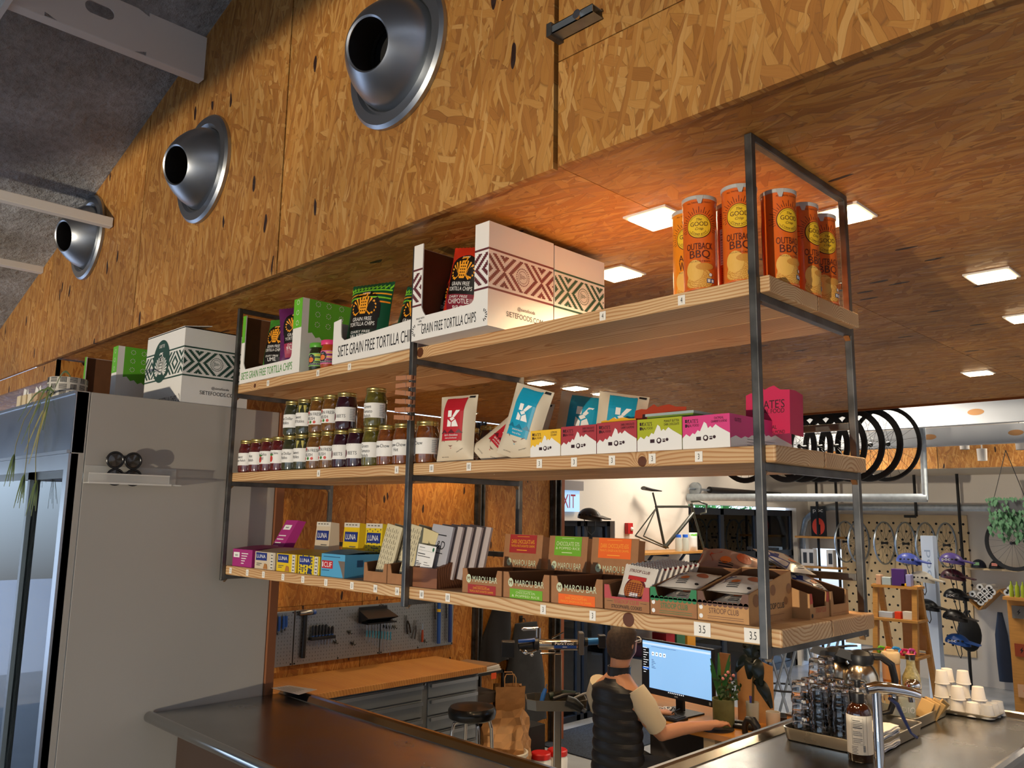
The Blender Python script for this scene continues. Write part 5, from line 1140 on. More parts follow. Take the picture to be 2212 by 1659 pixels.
# things on top of the fridge
carton('chip_carton', 'closed white chip carton with dark green diamond band on the fridge top', -2.905, -.205, FRZ, .40, .30, .325, '#24463c', front_cut=False, closed=True)
b = B(); f = plane_fn((-2.905 + .17, -.2062, FRZ + .20), (1, 0, 0), (0, 0, 1)); f2 = plane_fn((-2.905 + .17, -.2068, FRZ + .20), (1, 0, 0), (0, 0, 1)); f2.up = plane_fn((-2.905 + .17, -.2076, FRZ + .20), (1, 0, 0), (0, 0, 1))
b.disc(f, .088, 40, 2, 0, .096); bird(b, f2, 0, -.015, .10, 1, 0); b.text('SIETE', f2, .014, y=.068, m=1, sx=1.3)
o = obj('round_emblem', b, [cm('#24463c'), PAPERW]); o.parent = D.objects['chip_carton.004'] if 'chip_carton.004' in D.objects else None; 
if o.parent: o.location = -o.parent.location
carton('chip_carton', 'white and lime green open chip carton behind the closed one on the fridge', -3.60, -.25, FRZ, .46, .27, .32, '#62b32c', green=True, word='GRAIN FREE TORTILLA CHIPS', left=.05, right=.14)
chipbag('lime green chip bag in the carton on the fridge', (-3.26, -.18, FRZ + .03), (rad(-5), rad(3), rad(20)), '#3f8f34', '#16120f', ('LIME',), accent='#a8d060')
t = thing('plant_pot', 'pale round pot with black basket-weave dashes on the fridge top', 'pot', (-3.07, -.475, FRZ))
b = B(); b.lathe([(0, 0), (.074, 0), (.080, .006), (.080, .118), (.077, .122), (.073, .118), (.072, .02), (0, .02)], 40, caps=(False, False)); obj('pot', b, mat('glazed_pot', '#cfcac0', .4), t)
b = B()
for ph in range(0, 360, 30):
    for j in range(4):
        f = cyl_fn(.0806, .018 + j * .030, rad(ph))
        if (ph // 30 + j) % 2:
            for k in range(5): b.rect(f, -.016, -.010 + k * .0046, .016, -.0075 + k * .0046, 0, 4, 1)
        else:
            for k in range(5): b.rect(f, -.012 + k * .0055, -.011, -.0092 + k * .0055, .012, 0)
obj('dash_pattern', b, INK, t)
t = thing('spider_plant', 'spider plant with long drooping leaves hanging over the fridge header', 'plant', (-3.0, -.56, FRZ))
LEAF1 = mat('spider_leaf', '#4f5f33', .5, noise=.3, nscale=12); LEAF2 = mat('spider_leaf_dry', '#8a8450', .6)
def blade(pts, w_, m, name='leaf', parent=None):
    b = B(); pts = [V(p) for p in pts]; N = len(pts)
    for i in range(N): 
        d = (pts[min(i + 1, N - 1)] - pts[max(i - 1, 0)]).normalized(); s_ = d.cross(V((.3, -1, .2))).normalized() * w_ * math.sin(PI * (i + .6) / (N + .4))
        b.v += [pts[i] - s_, pts[i] + V((0, -w_ * .25, 0)), pts[i] + s_]
    for i in range(N - 1):
        for q in (0, 1): b.face((3 * i + q, 3 * i + q + 1, 3 * i + 4 + q, 3 * i + 3 + q), 0, True)
    return obj(name, b, m, parent)
def arc_pts(p0, p1, lift, n=9): return [V(p0).lerp(V(p1), i / n) + V((0, 0, lift * math.sin(PI * i / n))) for i in range(n + 1)]
for p1, lf, w_ in (((.42, -.05, .06), .05, .005), ((.30, -.03, .10), .03, .004), ((.20, -.07, -.06), .06, .006), ((.05, -.075, -.10), .07, .007), ((-.06, -.075, -.18), .05, .006), ((.10, -.08, -.27), .03, .006), ((.24, -.08, -.14), .05, .005), ((-.15, -.075, -.08), .06, .005), ((.02, -.08, -.22), .02, .005), ((.16, -.08, -.22), .03, .005)): blade(arc_pts((.15, -.03, .03), p1, lf), w_, LEAF1 if lf > .04 else LEAF2, parent=t)
for pts, bx, bz in (([(.08, -.07, .0), (-.02, -.085, -.08), (-.10, -.085, -.18), (-.105, -.085, -.24)], -.105, -.25), ([(.14, -.07, .02), (.07, -.085, -.10), (.08, -.085, -.2), (.075, -.085, -.33)], .075, -.34), ([(.22, -.07, .02), (.22, -.085, -.12), (.20, -.085, -.24), (.24, -.085, -.36)], .25, -.37)):
    b = B(); b.tube(pts, .0016, 5); obj('runner', b, LEAF2, t)
    for k in range(8): blade(arc_pts((bx, -.085, bz + .03), (bx + .028 * math.sin(k * 2.1), -.085 - .02 * (k % 2), bz - .07 - .02 * (k % 3)), .02, 6), .005, LEAF1, 'plantlet_leaf', t)
for k, (x, y, c_) in enumerate(((-3.30, -.585, '#d9c9a8'), (-3.235, -.58, '#d3bf98'), (-3.175, -.575, '#dccdb0'), (-3.10, -.57, '#b99b78'))):
    t = thing('card_stand', 'small pale wooden block with a card on the fridge edge, %s from the left' % ('first', 'second', 'third', 'fourth')[k], 'block', (x, y, FRZ))
    b = B(); b.box((-.026, -.02, 0), (.026, .02, .052)); obj('block', b, cm(c_), t, bevel=.002)
    b = B(); b.box((-.02, -.001, .050), (.02, .001, .085)); b.xf(Matrix.Rotation(rad((12, -30, 25, -20)[k]), 4, 'Y')); obj('card', b, PAPERW, t)
# ---------------------------------------------------------------- steel counter
CZT = .868
ct = thing('steel_counter', 'stainless steel L-shaped bar counter with raised rims', 'counter', (0, 0, 0))
WX0, WX1, WY1, FY0, BY = -.71, .055, 2.36, -.235, .375
b = B(); k = [(-2.485, FY0, CZT - .035), (1.2, FY0, CZT - .035), (1.2, FY0 + .2, CZT - .035), (WX1, FY0 + .2, CZT - .035), (WX1, WY1, CZT - .035), (WX0, WY1, CZT - .035), (WX0, BY, CZT - .035), (-2.485, BY, CZT - .035)]
b.prism(k, (0, 0, .035)); obj('top', b, SS, ct)
b = B(); b.tube([(-2.49, FY0 + .002, CZT - .014), (1.2, FY0 + .002, CZT - .014)], .021, 20); obj('front_edge', b, stainless('rim_steel', '#b2b2b0', .16, (2, 40, 40), .01), ct)
def rim(a, b_, inward):
    """raised rim: tall outside, sloping down inwards"""
    a, b_, n = V(a), V(b_), V(inward); bb = B()
    q = [V((0, 0, 0)), V((0, 0, .020)), n * .018 + V((0, 0, .022)), n * .030 + V((0, 0, .018)), n * .052 + V((0, 0, .002)), n * .052]
    bb.rings([[a + x for x in q], [b_ + x for x in q]], 0, False); return bb
for a, b_, n in (((-2.485, BY, CZT), (WX0, BY, CZT), (0, -1, 0)), ((WX0, BY - .052, CZT), (WX0, WY1, CZT), (1, 0, 0)), ((WX0, WY1, CZT), (WX1, WY1, CZT), (0, -1, 0)), ((WX1, WY1, CZT), (WX1, FY0 + .2, CZT), (-1, 0, 0))):
    obj('raised_rim', rim(a, b_, n), MATS['rim_steel'], ct)
b = B(); b.box((-2.485, FY0 + .12, -.05), (1.2, BY - .05, CZT - .036)); b.box((WX0 + .05, BY - .05, -.57), (WX1 - .05, WY1 - .05, CZT - .036)); obj('base', b, mat('counter_base_brown', '#3a2a20', .6), ct)
t = thing('paper_sheet', 'white printed sheet lying on the far rim of the counter by the fridge', 'paper', (-2.40, BY - .045, CZT + .024))
b = B(); b.grid(lambda u, v: (-.09 + .20 * u, -.045 + .09 * v + .02 * u, .002 + .010 * u * v), 6, 4); obj('sheet', b, PAPERW, t)
b = B()
for i in range(5): b.rect(lambda x, y: V((x, y, .004 + .010 * (x + .09) / .2 * (y + .045) / .09)), -.06, -.03 + i * .013, .07, -.026 + i * .013, 0, 4, 1)
obj('print', b, GREY1, t)
def pan(name, label, x0, y0, x1, y1, h, r=.0):
    t = thing(name, label, 'tray', ((x0 + x1) / 2, (y0 + y1) / 2, CZT), 0, 'steel trays on the counter')
    w2, d2 = (x1 - x0) / 2, (y1 - y0) / 2
    def rr(w_, d_, z, rad_=.03):
        pts = []
        for cx_, cy_, a0 in ((w_ - rad_, d_ - rad_, 0), (-w_ + rad_, d_ - rad_, 90), (-w_ + rad_, -d_ + rad_, 180), (w_ - rad_, -d_ + rad_, 270)):
            for k in range(6): a = rad(a0 + 18 * k); pts.append((cx_ + rad_ * math.cos(a), cy_ + rad_ * math.sin(a), z))
        return pts
    b = B(); b.rings([rr(w2 - .012, d2 - .012, .0005), rr(w2 - .008, d2 - .008, .004), rr(w2 - .002, d2 - .002, h - .004), rr(w2, d2, h), rr(w2 - .004, d2 - .004, h + .001), rr(w2 - .007, d2 - .007, h - .004), rr(w2 - .012, d2 - .012, .006), rr(w2 - .016, d2 - .016, .003)], 0, True, (True, True))
    obj('pan', b, SS2, t); return t
pan('steel_tray', 'deep steel tray holding tumblers, coffee carafes and napkins', -.625, 1.285, -.29, 1.76, .045)
pan('steel_tray', 'deep steel tray holding bottles and sugar, behind the napkins', -.66, 1.775, -.325, 2.16, .045)
pan('steel_tray', 'shallow steel tray of paper cups at the far counter corner', -.41, 2.175, -.165, 2.335, .018)
TGL = mat('tumbler_glass', '#ffffff', .0, trans=1.0, ior=1.46)
G0 = None
for x, y, n in ((-.578, 1.355, 3), (-.50, 1.345, 3), (-.425, 1.345, 3), (-.355, 1.35, 2), (-.580, 1.432, 3), (-.505, 1.425, 3), (-.428, 1.425, 3), (-.582, 1.51, 4), (-.507, 1.505, 3), (-.43, 1.505, 3), (-.583, 1.59, 4)):
    for k in range(n):
        if G0 is None:
            G0 = t = thing('tumbler', 'clear ribbed tumbler upside down in the stacked block on the tray', 'glass', (0, 0, 0), 0, 'stacked tumblers on the tray')
            b = B(); hh = .074
            def wob(r): return r
            b.lathe([(.0325, 0), (.0335, .001), (.0335, .004), (.033, .02), (.031, .024), (.0295, .060), (.0285, hh - .004), (.026, hh), (0, hh - .002)], 24, caps=(False, False))
            b.lathe([(.0315, 0), (.0312, .018), (.0282, .058), (.025, .062), (0, .062)][::-1], 24, caps=(False, False)); b.lathe([(.0315, 0), (.0325, 0)], 24, caps=(False, False)); obj('glass', b, TGL, t)
        else: t = dup(G0, (0, 0, 0))
        t.location = (x, y, CZT + .004 + k * .0615); t.rotation_euler = (0, 0, rad(k * 17 + x * 900))
def carafe(x, y, rz, label):
    t = thing('coffee_carafe', label, 'carafe', (x, y, CZT + .004), rz, 'coffee carafes on the tray')
    b = B(); b.lathe([(0, 0), (.062, 0), (.066, .006), (.066, .165), (.062, .195), (.050, .222), (.038, .236)], 48, caps=(False, False)); obj('body', b, stainless('carafe_steel', '#c3b8a4', .22, (30, 30, 2), .01), t)
    b = B(); b.lathe([(.040, .232), (.046, .236), (.050, .255), (.047, .270), (.030, .282), (.012, .286), (0, .287)], 32, caps=(False, False)); b.prism([(-.038, -.030, .246), (-.095, -.010, .262), (-.095, .010, .262), (-.038, .030, .246)], (.02, 0, .026)); obj('lid', b, BLACK, t)
    b = B(); b.tube([(.010, 0, .284), (.05, 0, .290), (.085, 0, .292)], [.012, .011, .009], 10, flat=(.35, 1.2)); obj('lever', b, BLACK, t)
    b = B(); b.tube([(.030, 0, .262), (.075, 0, .262), (.112, 0, .235), (.122, 0, .18), (.118, 0, .11), (.098, 0, .06), (.066, 0, .05)], [.014, .014, .014, .013, .012, .011, .010], 12, flat=(1, 1.15)); obj('handle', b, BLACK, t)
carafe(-.487, 1.685, rad(35), 'steel coffee carafe with black lid and handle, nearer one behind the faucet')
carafe(-.588, 1.685, rad(35), 'steel coffee carafe with black lid behind the tumblers, farther left one')
t = thing('soap_bottle', 'amber pump soap bottle with white label standing before the tumbler tray', 'bottle', (-.319, 1.243, CZT), rad(0))
SB = mat('amber_bottle', '#2a0f06', .08, coat=1.0)
b = B(); b.lathe([(0, 0), (.037, 0), (.040, .004), (.040, .148), (.038, .162), (.030, .176), (.017, .184), (.017, .188)], 40, caps=(False, False)); obj('bottle', b, SB, t)
b = B(); f = cyl_fn(.0406, 0, rad(-60)); f2 = cyl_fn(.0412, 0, rad(-60)); b.rect(f, -.105, .026, .105, .148, 0, 40, 1)
b.rect(f2, .018, .026, .0188, .148, 1, 1, 1); b.rect(f2, -.030, .058, -.0294, .14, 1); b.rect(f2, .006, .058, .0066, .14, 1); b.rect(f2, -.030, .058, .006, .0586, 1, 6, 1); b.rect(f2, -.030, .1395, .006, .14, 1, 6, 1)
for i in range(13):
    if i not in (3, 7): b.rect(f2, -.027, .064 + i * .0056, .003 - .006 * (i % 3 == 0), .0652 + i * .0056 + (.001 if i in (8, 12) else 0), 1, 4, 1)
for i in range(5): b.rect(f2, -.033, .03 + i * .005, -.012 - .004 * (i % 2), .0312 + i * .005, 1, 3, 1)
for i in range(8): b.rect(f2, .004 + .0 * i, .036 + i * .0026, .0115, .0372 + i * .0026, 1, 2, 1)
obj('label', b, [mat('soap_label', '#d5cdbd', .6), INK], t)
b = B(); b.lathe([(.019, .184), (.0195, .186), (.0195, .214), (.016, .217), (.006, .218)], 24, caps=(False, False)); obj('collar', b, BLACK, t)
b = B(); b.lathe([(.0045, .216), (.0045, .234)], 12); obj('stem', b, WHITE, t)
b = B(); b.lathe([(.009, .232), (.0105, .236), (.0105, .250), (.013, .252), (.013, .257), (0, .258)], 16, caps=(True, False)); b.tube([(.0, 0, .256), (.022, .006, .256), (.027, .007, .250)], .004, 8); obj('pump_head', b, BLACK, t)
t = thing('water_faucet', 'chrome water filler column with dark blue lever at the counter front', 'faucet', (-.2, 1.1, CZT), 0)
b = B(); b.lathe([(.028, 0), (.028, .006), (.0155, .012), (.0145, .016), (.0145, .255)], 28); obj('column', b, CHROME, t)
b = B(); b.tube([(-.022, -.018, .262), (0, 0, .268), (.03, .028, .266), (.06, .055, .260), (.085, .078, .252), (.098, .090, .246)], [.016, .019, .019, .017, .015, .011], 20); obj('head', b, CHROME, t)
b = B(); b.tube([(.078, .072, .246), (.080, .074, .228)], .010, 12); obj('spout', b, CHROME, t)
b = B(); b.ball((.040, .036, .240), .007, 10, 6); obj('pivot', b, CHROME, t)
b = B(); b.tube([(.030, .026, .236), (.045, .040, .222), (.060, .054, .175), (.074, .067, .135), (.086, .078, .122)], [.009, .011, .0085, .006, .008], 10, flat=(.6, 1.3)); obj('lever', b, mat('navy_lever', '#16244c', .35), t)
for k in range(10):
    t = thing('napkin', 'folded white paper napkin in the stack on the tray', 'napkin', (-.338 + .002 * math.sin(k), 1.435 + .002 * math.cos(k * 2), CZT + .005 + k * .0068), rad(2 * math.sin(k * 3)), 'stacked napkins')
    b = B(); b.grid(lambda u, v: (-.045 + .09 * u, -.085 + .17 * v, .0055 + .0016 * math.sin(u * 9 + v * 12 + k)), 6, 10); b.grid(lambda u, v: (-.045 + .09 * u, -.085 + .17 * v, .0012 + .0014 * math.sin(u * 9 + v * 12 + k)), 6, 10, flip=True)
    b.grid(lambda u, v: (-.045 + .09 * u, -.085, .0012 + .0043 * v + .0015 * math.sin(u * 9 + k)), 6, 1); b.grid(lambda u, v: (.045, -.085 + .17 * u, .0012 + .0043 * v + .0015 * math.sin(9 + u * 12 + k)), 10, 1); obj('fold', b, mat('napkin_paper', '#dcd8d2', .9), t)
def jar2(name, label, cat, x, y, prof, m, parts, z=CZT + .004, n=28):
    t = thing(name, label, cat, (x, y, z)); b = B(); b.lathe(prof, n, caps=(False, False)); obj('body', b, m, t)
    for nm, pr, mm in parts: b = B(); b.lathe(pr, n, caps=(False, False)); obj(nm, b, mm, t)
    return t
BOTGL = mat('bottle_glass', '#cfd6cc', .05, alpha=.55, coat=.6)
t = jar2('letter_glass', 'clear glass with raised lettering in front of the sugar packets', 'glass', -.40, 1.90, [(.030, 0), (.033, .09), (.0315, .09), (.0285, .006), (0, .006)], BOTGL, [])
b = B(); f = cyl_fn(.0335, .05, rad(-60)); b.text('DIO', f, .022, m=0, sx=1.0); obj('raised_lettering', b, WHITEINK, t)
t = jar2('cracker_glass', 'low glass of wrapped wooden stirrers beside the sugar', 'glass', -.44, 1.84, [(.031, 0), (.035, .075), (.0335, .075), (.0295, .006), (0, .006)], BOTGL, [])
for k in range(5): b = B(); b.box((-.004, -.001, 0), (.004, .001, .12)); b.xf(Matrix.Translation((.004 * (k - 2), .006 * math.sin(k * 2), .008)) @ Matrix.Rotation(rad(-18 + 6 * k), 4, 'Y')); obj('stirrer', b, BIRCH, t)
SUG = cm('#c9a468')
for k in range(6):
    t = thing('sugar_packet', 'brown sugar packet sticking up from the second tray', 'packet', (-.375 + .012 * (k % 3), 1.97 + .016 * k, CZT + .012), 0, 'sugar packets', rot=(rad(-20 + 9 * k), rad(20 + 6 * (k % 3)), rad(15 * k)))
    b = B(); b.box((-.026, -.004, 0), (.026, .004, .075)); obj('sachet', b, SUG, t, bevel=.003)
t = jar2('sugar_shaker', 'glass sugar shaker with domed chrome lid', 'shaker', -.43, 2.06, [(0, 0), (.030, 0), (.032, .004), (.030, .02), (.031, .09), (.029, .105)], mat('shaker_glass', '#b9b4ac', .06, alpha=.75, coat=.5), [('lid', [(.031, .103), (.0325, .106), (.0325, .116), (.028, .128), (.016, .137), (0, .139)], CHROME)])
t = jar2('dressing_bottle', 'clear bottle of pale dressing with orange cap and cream label', 'bottle', -.46, 2.13, [(0, 0), (.034, 0), (.036, .005), (.036, .13), (.030, .15), (.019, .175), (.0165, .21)], mat('dressing_pale', '#9b9468', .1, coat=1, noise=.35, nscale=80), [('cap', [(.019, .205), (.0195, .222), (.018, .225), (0, .225)], cm('#20160f', .3)), ('cap_top', [(0, .2262), (.0175, .2258)][::-1], cm('#d9502a', .4))])
b = B(); f = cyl_fn(.0366, 0, rad(-62)); b.rect(f, -.03, .015, .05, .115, 0, 14, 1); f2 = cyl_fn(.0372, 0, rad(-62))
for i in range(9): b.rect(f2, .02, .03 + i * .008, .045, .033 + i * .008, 1, 3, 1)
obj('label', b, [cm('#c9bd94'), INK], t)
t = jar2('honey_jar', 'ribbed jar with cream lid, amber honey sticks below', 'jar', -.53, 2.10, [(0, 0), (.034, 0), (.036, .005), (.035, .19)], mat('honey_amber', '#a5621e', .1, coat=1, noise=.4, nscale=30), [('lid', [(.0365, .185), (.0375, .19), (.0375, .225), (.034, .23), (.016, .232), (.016, .240), (0, .240)], cm('#cbb28a', .45)), ('foam', [(.0356, .12), (.0357, .185)], cm('#b98a5a', .3))])
t = jar2('juice_bottle', 'small orange juice bottle behind the carafe handle', 'bottle', -.585, 2.0, [(0, 0), (.026, 0), (.028, .004), (.028, .10), (.014, .15), (.013, .165)], cm('#c9761c', .15, coat=.8), [('cap', [(.0155, .16), (.0155, .185), (0, .186)], cm('#c9a88a', .4))])
for k, (x, y) in enumerate(((-.592, 1.90), (-.54, 1.88))):
    t = jar2('ketchup_bottle', 'red squeeze bottle behind the carafe, %s one' % ('left', 'right')[k], 'bottle', x, y, [(0, 0), (.027, 0), (.029, .005), (.029, .13), (.016, .15)], cm('#a5161a', .3), [('nozzle', [(.016, .148), (.012, .155), (.004, .20), (0, .20)], cm('#b81c20', .3))])
# paper cups on the shallow tray
CUPM = mat('paper_cup', '#e9e6e2', .5); CUPC = mat('plastic_cup', '#e6e9ec', .08, alpha=.5)
C0 = {}
def cup(x, y, z, kind, label, group):
    if kind not in C0:
        t = C0[kind] = thing('cup', label, 'cup', (0, 0, 0), 0, group)
        b = B(); b.lathe([(.0275, 0), (.029, .001), (.029, .004), (.0275, .005), (.0215, .052), (.0205, .054), (0, .0535)], 24, caps=(False, False)); obj('cup', b, CUPM if kind == 'paper' else CUPC, t)
    else: t = dup(C0[kind], (0, 0, 0), label=label, group=group)
    t.location = (x, y, z)
L1, L2 = 'white paper cup upside down in the pile on the shallow tray', 'clear plastic cup upside down at the right of the shallow tray'
for x, y, n in ((-.375, 2.21, 3), (-.375, 2.275, 3), (-.312, 2.21, 2), (-.312, 2.275, 3), (-.25, 2.265, 2), (-.252, 2.205, 1)):
    for k in range(n): cup(x + .004 * k, y + .003 * k, CZT + .004 + k * .0545, 'paper', L1, 'paper cups on the tray')
for x, y in ((-.20, 2.205), (-.195, 2.26), (-.245, 2.31), (-.19, 2.312)): cup(x, y, CZT + .004, 'plastic', L2, 'plastic cups on the tray')
# ---------------------------------------------------------------- workshop behind the counter
PEGM = mat('pegboard_grey', '#8f969c', .35, .7)
def pegpanel(y0, y1, label):
    t = thing('tool_pegboard', label, 'pegboard', (-4.876, y0, .5), 0, 'steel pegboard panels')
    w_ = y1 - y0 - .004
    b = B(); b.box((-.002, 0, 0), (.018, w_, .404)); obj('panel', b, PEGM, t, bevel=.003)
    b = B(); f = plane_fn((.0186, 0, 0), (0, 1, 0), (0, 0, 1)); n = int(w_ / .0254)
    for i in range(n):
        for j in range(14):
            u, v = .014 + i * .0254, .026 + j * .0265
            if (i + j) % 2: b.rect(f, u - .0016, v - .006, u + .0016, v + .006)
            else: b.disc(f, .0026, 6, 1, 0, c=(u, v))
    obj('holes', b, BLACKM, t, kind='stuff')
    for u, v in ((.012, .012), (w_ - .012, .012), (.012, .392), (w_ - .012, .392), (w_ / 2, .392), (w_ / 2, .012)):
        b = B(); b.lathe([(.007, .018), (.006, .022), (0, .0225)], 10, (0, u, v), axis='X', caps=(False, False)); obj('screw', b, BLACK, t)
    return t
pegpanel(1.0, 1.803, 'left grey steel pegboard panel half hidden by the fridge'); pegpanel(1.807, 2.612, 'middle grey steel pegboard panel with the mallet and screwdrivers'); pegpanel(2.616, 3.42, 'right grey steel pegboard panel with the blue frame saws')
PX = -4.855
BLUEH = mat('tool_blue', '#1f4fa0', .4); STEELT = mat('tool_steel', '#8a8c8e', .3, 1.0)
for k, y in enumerate((1.60, 1.632, 1.664, 1.70, 1.722)):
    t = thing('hex_wrench', 'blue-handled wrench in the row at the left pegboard edge', 'wrench', (PX, y, .872), 0, 'blue wrenches on the pegboard')
    b = B(); b.tube([(.012, 0, .0), (.014, .002, -.06), (.012, 0, -.13 + .012 * k)], [.010, .011, .010], 8, flat=(.5, 1)); obj('handle', b, BLUEH, t)
    b = B(); b.tube([(.012, 0, .02), (.012, 0, -.145 + .012 * k)], .004, 6); b.lathe([(.009, -.006), (.009, .006)], 10, (.012, 0, -.150 + .012 * k), axis='X'); obj('shank', b, STEELT, t)
t = thing('mallet', 'long black-handled hammer with steel head hung on the pegboard', 'hammer', (PX + .02, 1.882, .885))
b = B(); b.lathe([(.018, -.055), (.021, -.05), (.021, .045), (.016, .06)], 16, axis='Y'); obj('head', b, STEELT, t)
b = B(); b.lathe([(.019, .060), (.020, .075), (.019, .085)], 16, axis='Y'); obj('blue_face', b, BLUEH, t)
b = B(); b.tube([(0, 0, -.01), (0, 0, -.12), (0, -.002, -.22), (0, -.004, -.335)], [.015, .016, .017, .018], 10); obj('handle', b, BLACK, t)
t = thing('screwdriver_rack', 'black screwdriver holder strip on the pegboard', 'rack', (PX, 2.04, .685))
b = B(); b.box((0, -.11, -.012), (.045, .11, .012)); obj('strip', b, BLACK, t, bevel=.003)
for k in range(7):
    y = 1.955 + k * .029
    t = thing('screwdriver', 'dark-handled screwdriver standing in the black holder strip', 'screwdriver', (PX + .024, y, .70), 0, 'screwdrivers in the black strip')
    b = B(); b.lathe([(.008, 0), (.013, .02), (.011, .05), (.013, .075 - .006 * (k > 4) * 3), (.008, .085 - .006 * (k > 4) * 3), (0, .087 - .006 * (k > 4) * 3)], 10); obj('handle', b, cm('#20242c', .35), t)
    b = B(); b.lathe([(.010, 0), (.010, .014)], 10); obj('band', b, BLUEH, t)
    b = B(); b.tube([(0, 0, 0), (0, 0, -.06 - .012 * (k % 3))], .0032, 6); obj('shaft', b, STEELT, t)
t = thing('tool_shelf', 'black sheet-metal shelf sticking out from the pegboard top', 'shelf', (PX, 2.52, .84))
b = B(); b.prism([(0, -.13, .02), (.16, -.15, -.03), (.16, .15, -.03), (0, .15, .02)], (0, 0, .006)); b.prism([(0, -.13, .02), (.16, -.15, -.03), (.0, -.13, -.075)], (0, .004, 0)); b.prism([(0, .15, .02), (.16, .15, -.03), (.0, .15, -.075)], (0, .004, 0)); b.box((0, -.13, .02), (.004, .15, .05)); obj('sheet', b, BLACK, t)
t = thing('t_wrench_rack', 'black holder bar with hanging teal-handled wrenches on the pegboard', 'rack', (PX, 2.56, .765))
b = B(); b.box((0, -.14, -.008), (.09, .15, .004)); b.prism([(0, -.13, .0), (.09, -.13, .0), (0, -.13, .035)], (0, .26, 0)); obj('bar', b, BLACK, t)
for k in range(9):
    y = 2.44 + k * .030
    t = thing('t_wrench', 'thin T-handle wrench with teal grip hanging from the black bar', 'wrench', (PX + .05, y, .755), 0, 'teal T-wrenches on the pegboard')
    b = B(); b.tube([(0, 0, 0), (0, 0, -.12 - .018 * k)], .003, 6); obj('shaft', b, STEELT, t)
    b = B(); b.tube([(0, 0, -.045 - .004 * k), (0, 0, -.095 - .006 * k)], .0065, 8); obj('grip', b, cm('#3c8fb0', .4), t)
    b = B(); b.tube([(0, -.008, .003), (0, .008, .003)], .0035, 6); obj('crossbar', b, BLACK, t)
for k, (y, z) in enumerate(((2.30, .70), (2.335, .61), (2.655, .712), (2.70, .71), (2.75, .705), (2.17, .635), (3.08, .56))):
    t = thing('pegboard_hook', 'black pegboard hook, %s' % ('upper left of the middle panel', 'lower middle of the middle panel', 'first of three in a row on the right panel', 'second of three in a row on the right panel', 'third of three in a row on the right panel', 'beside the screwdriver strip', 'near the frame saws')[k], 'hook', (PX, y, z))
    b = B()
    for s_ in (-1, 1): b.tube([(0, s_ * .012, .016), (.012, s_ * .006, .0), (.02, s_ * .010, -.012), (.03, s_ * .014, -.004)], .0035, 6)
    b.box((0, -.006, -.004), (.008, .006, .006)); obj('prongs', b, BLACK, t)
def plier(y, z, a, col, label, nm='pliers'):
    t = thing(nm, label, 'pliers', (PX + .015, y, z), rot=(rad(a), 0, 0))
    for s_ in (-1, 1):
        b = B(); b.tube([(0, 0, 0), (0, s_ * .014, -.04), (0, s_ * .018, -.11)], [.006, .007, .007], 8); obj('handle', b, col, t)
        b = B(); b.prism([(-.004, 0, 0), (-.004, s_ * .012, .004), (-.004, s_ * .004, .045), (-.004, 0, .045)], (.008, 0, 0)); obj('jaw', b, STEELT, t)
plier(2.88, .75, 12, BLACK, 'black-handled pliers hanging open on the right pegboard panel')
plier(2.975, .70, -14, DGREY, 'grey cable cutters hanging on the right pegboard panel')
t = thing('cone_file', 'tool with orange-brown handle on the right pegboard panel', 'file', (PX + .02, 3.045, .66)); b = B(); b.lathe([(.011, -.10), (.012, -.05), (.008, 0)], 10); obj('handle', b, cm('#8a3c20', .4), t); b = B(); b.tube([(0, 0, 0), (0, .004, .05)], .004, 6); obj('blade', b, STEELT, t)
for y, lb in ((3.215, 'long bright blue frame tool with yellow band hung upright'), (3.345, 'long dark blue frame tool with red tip at the pegboard end')):
    t = thing('frame_tool', lb, 'tool', (PX + .03, y, .90))
    b = B(); b.tube([(0, 0, -.02), (0, .004, -.13), (0, .008, -.37)], [.016, .018, .017], 8); obj('grip', b, BLUEH if y < 3.3 else cm('#1c3a7c', .4), t)
    b = B(); b.tube([(0, 0, -.10), (0, 0, -.075)], .0185, 8); obj('band', b, cm('#d9b81c', .4), t) if y < 3.3 else obj('band', B().tube([(0, 0, -.01), (0, 0, .012)], .017, 8), cm('#a5202c', .4), t)
    b = B(); b.tube([(0, -.05, .03), (0, -.04, -.16)], .005, 6); b.tube([(0, -.05, .03), (0, .01, .03), (0, 0, -.02)], .007, 6); obj('arm', b, BLACK, t)
# bench with steel drawers
BENW = pine('butcher_block', yc=.3, zc=-.2, freq=45, base='#c08a48', late='#a87236', seed=4)
t = thing('workbench', 'wood-topped workbench with grey steel drawer units', 'workbench', (0, 0, 0))
b = B(); b.box((0, 0, 0), (.66, 2.3, .045)); obj('top', b, BENW, t, (-4.87, .93, .375), bevel=.004)
DRW = mat('drawer_steel', '#8f959a', .35, .75)
b = B(); b.box((-4.85, .95, -.54), (-4.26, 3.18, .375)); obj('cabinet', b, mat('bench_cabinet', '#74787c', .45, .5), t, bevel=.004)
for c, (y0, y1) in enumerate(((.98, 1.72), (1.75, 2.58), (2.64, 3.15))):
    for r, (z0, z1) in enumerate(((.245, .355), (.115, .235), (-.005, .105), (-.125, -.015), (-.28, -.135), (-.46, -.29))):
        b = B(); b.box((-4.26, y0, z0), (-4.244, y1, z1)); d = obj('drawer', b, DRW, t, bevel=.003)
        b = B(); b.box((-4.244, y0 + .01, z1 - .028), (-4.222, y1 - .01, z1 - .012)); b.box((-4.226, y0 + .01, z1 - .030), (-4.216, y1 - .01, z1 - .004)); obj('handle', b, ALU, d)
for y in (1.735, 2.61): b = B(); b.lathe([(.010, 0), (.010, .008), (0, .009)], 12, (-4.26, y, .35), axis='X', caps=(False, False)); obj('lock', b, CHROME, t)
t = thing('storage_cart', 'dark open storage unit under the paper pile beside the bench', 'cart', (-4.62, 3.28, -.57))
b = B()
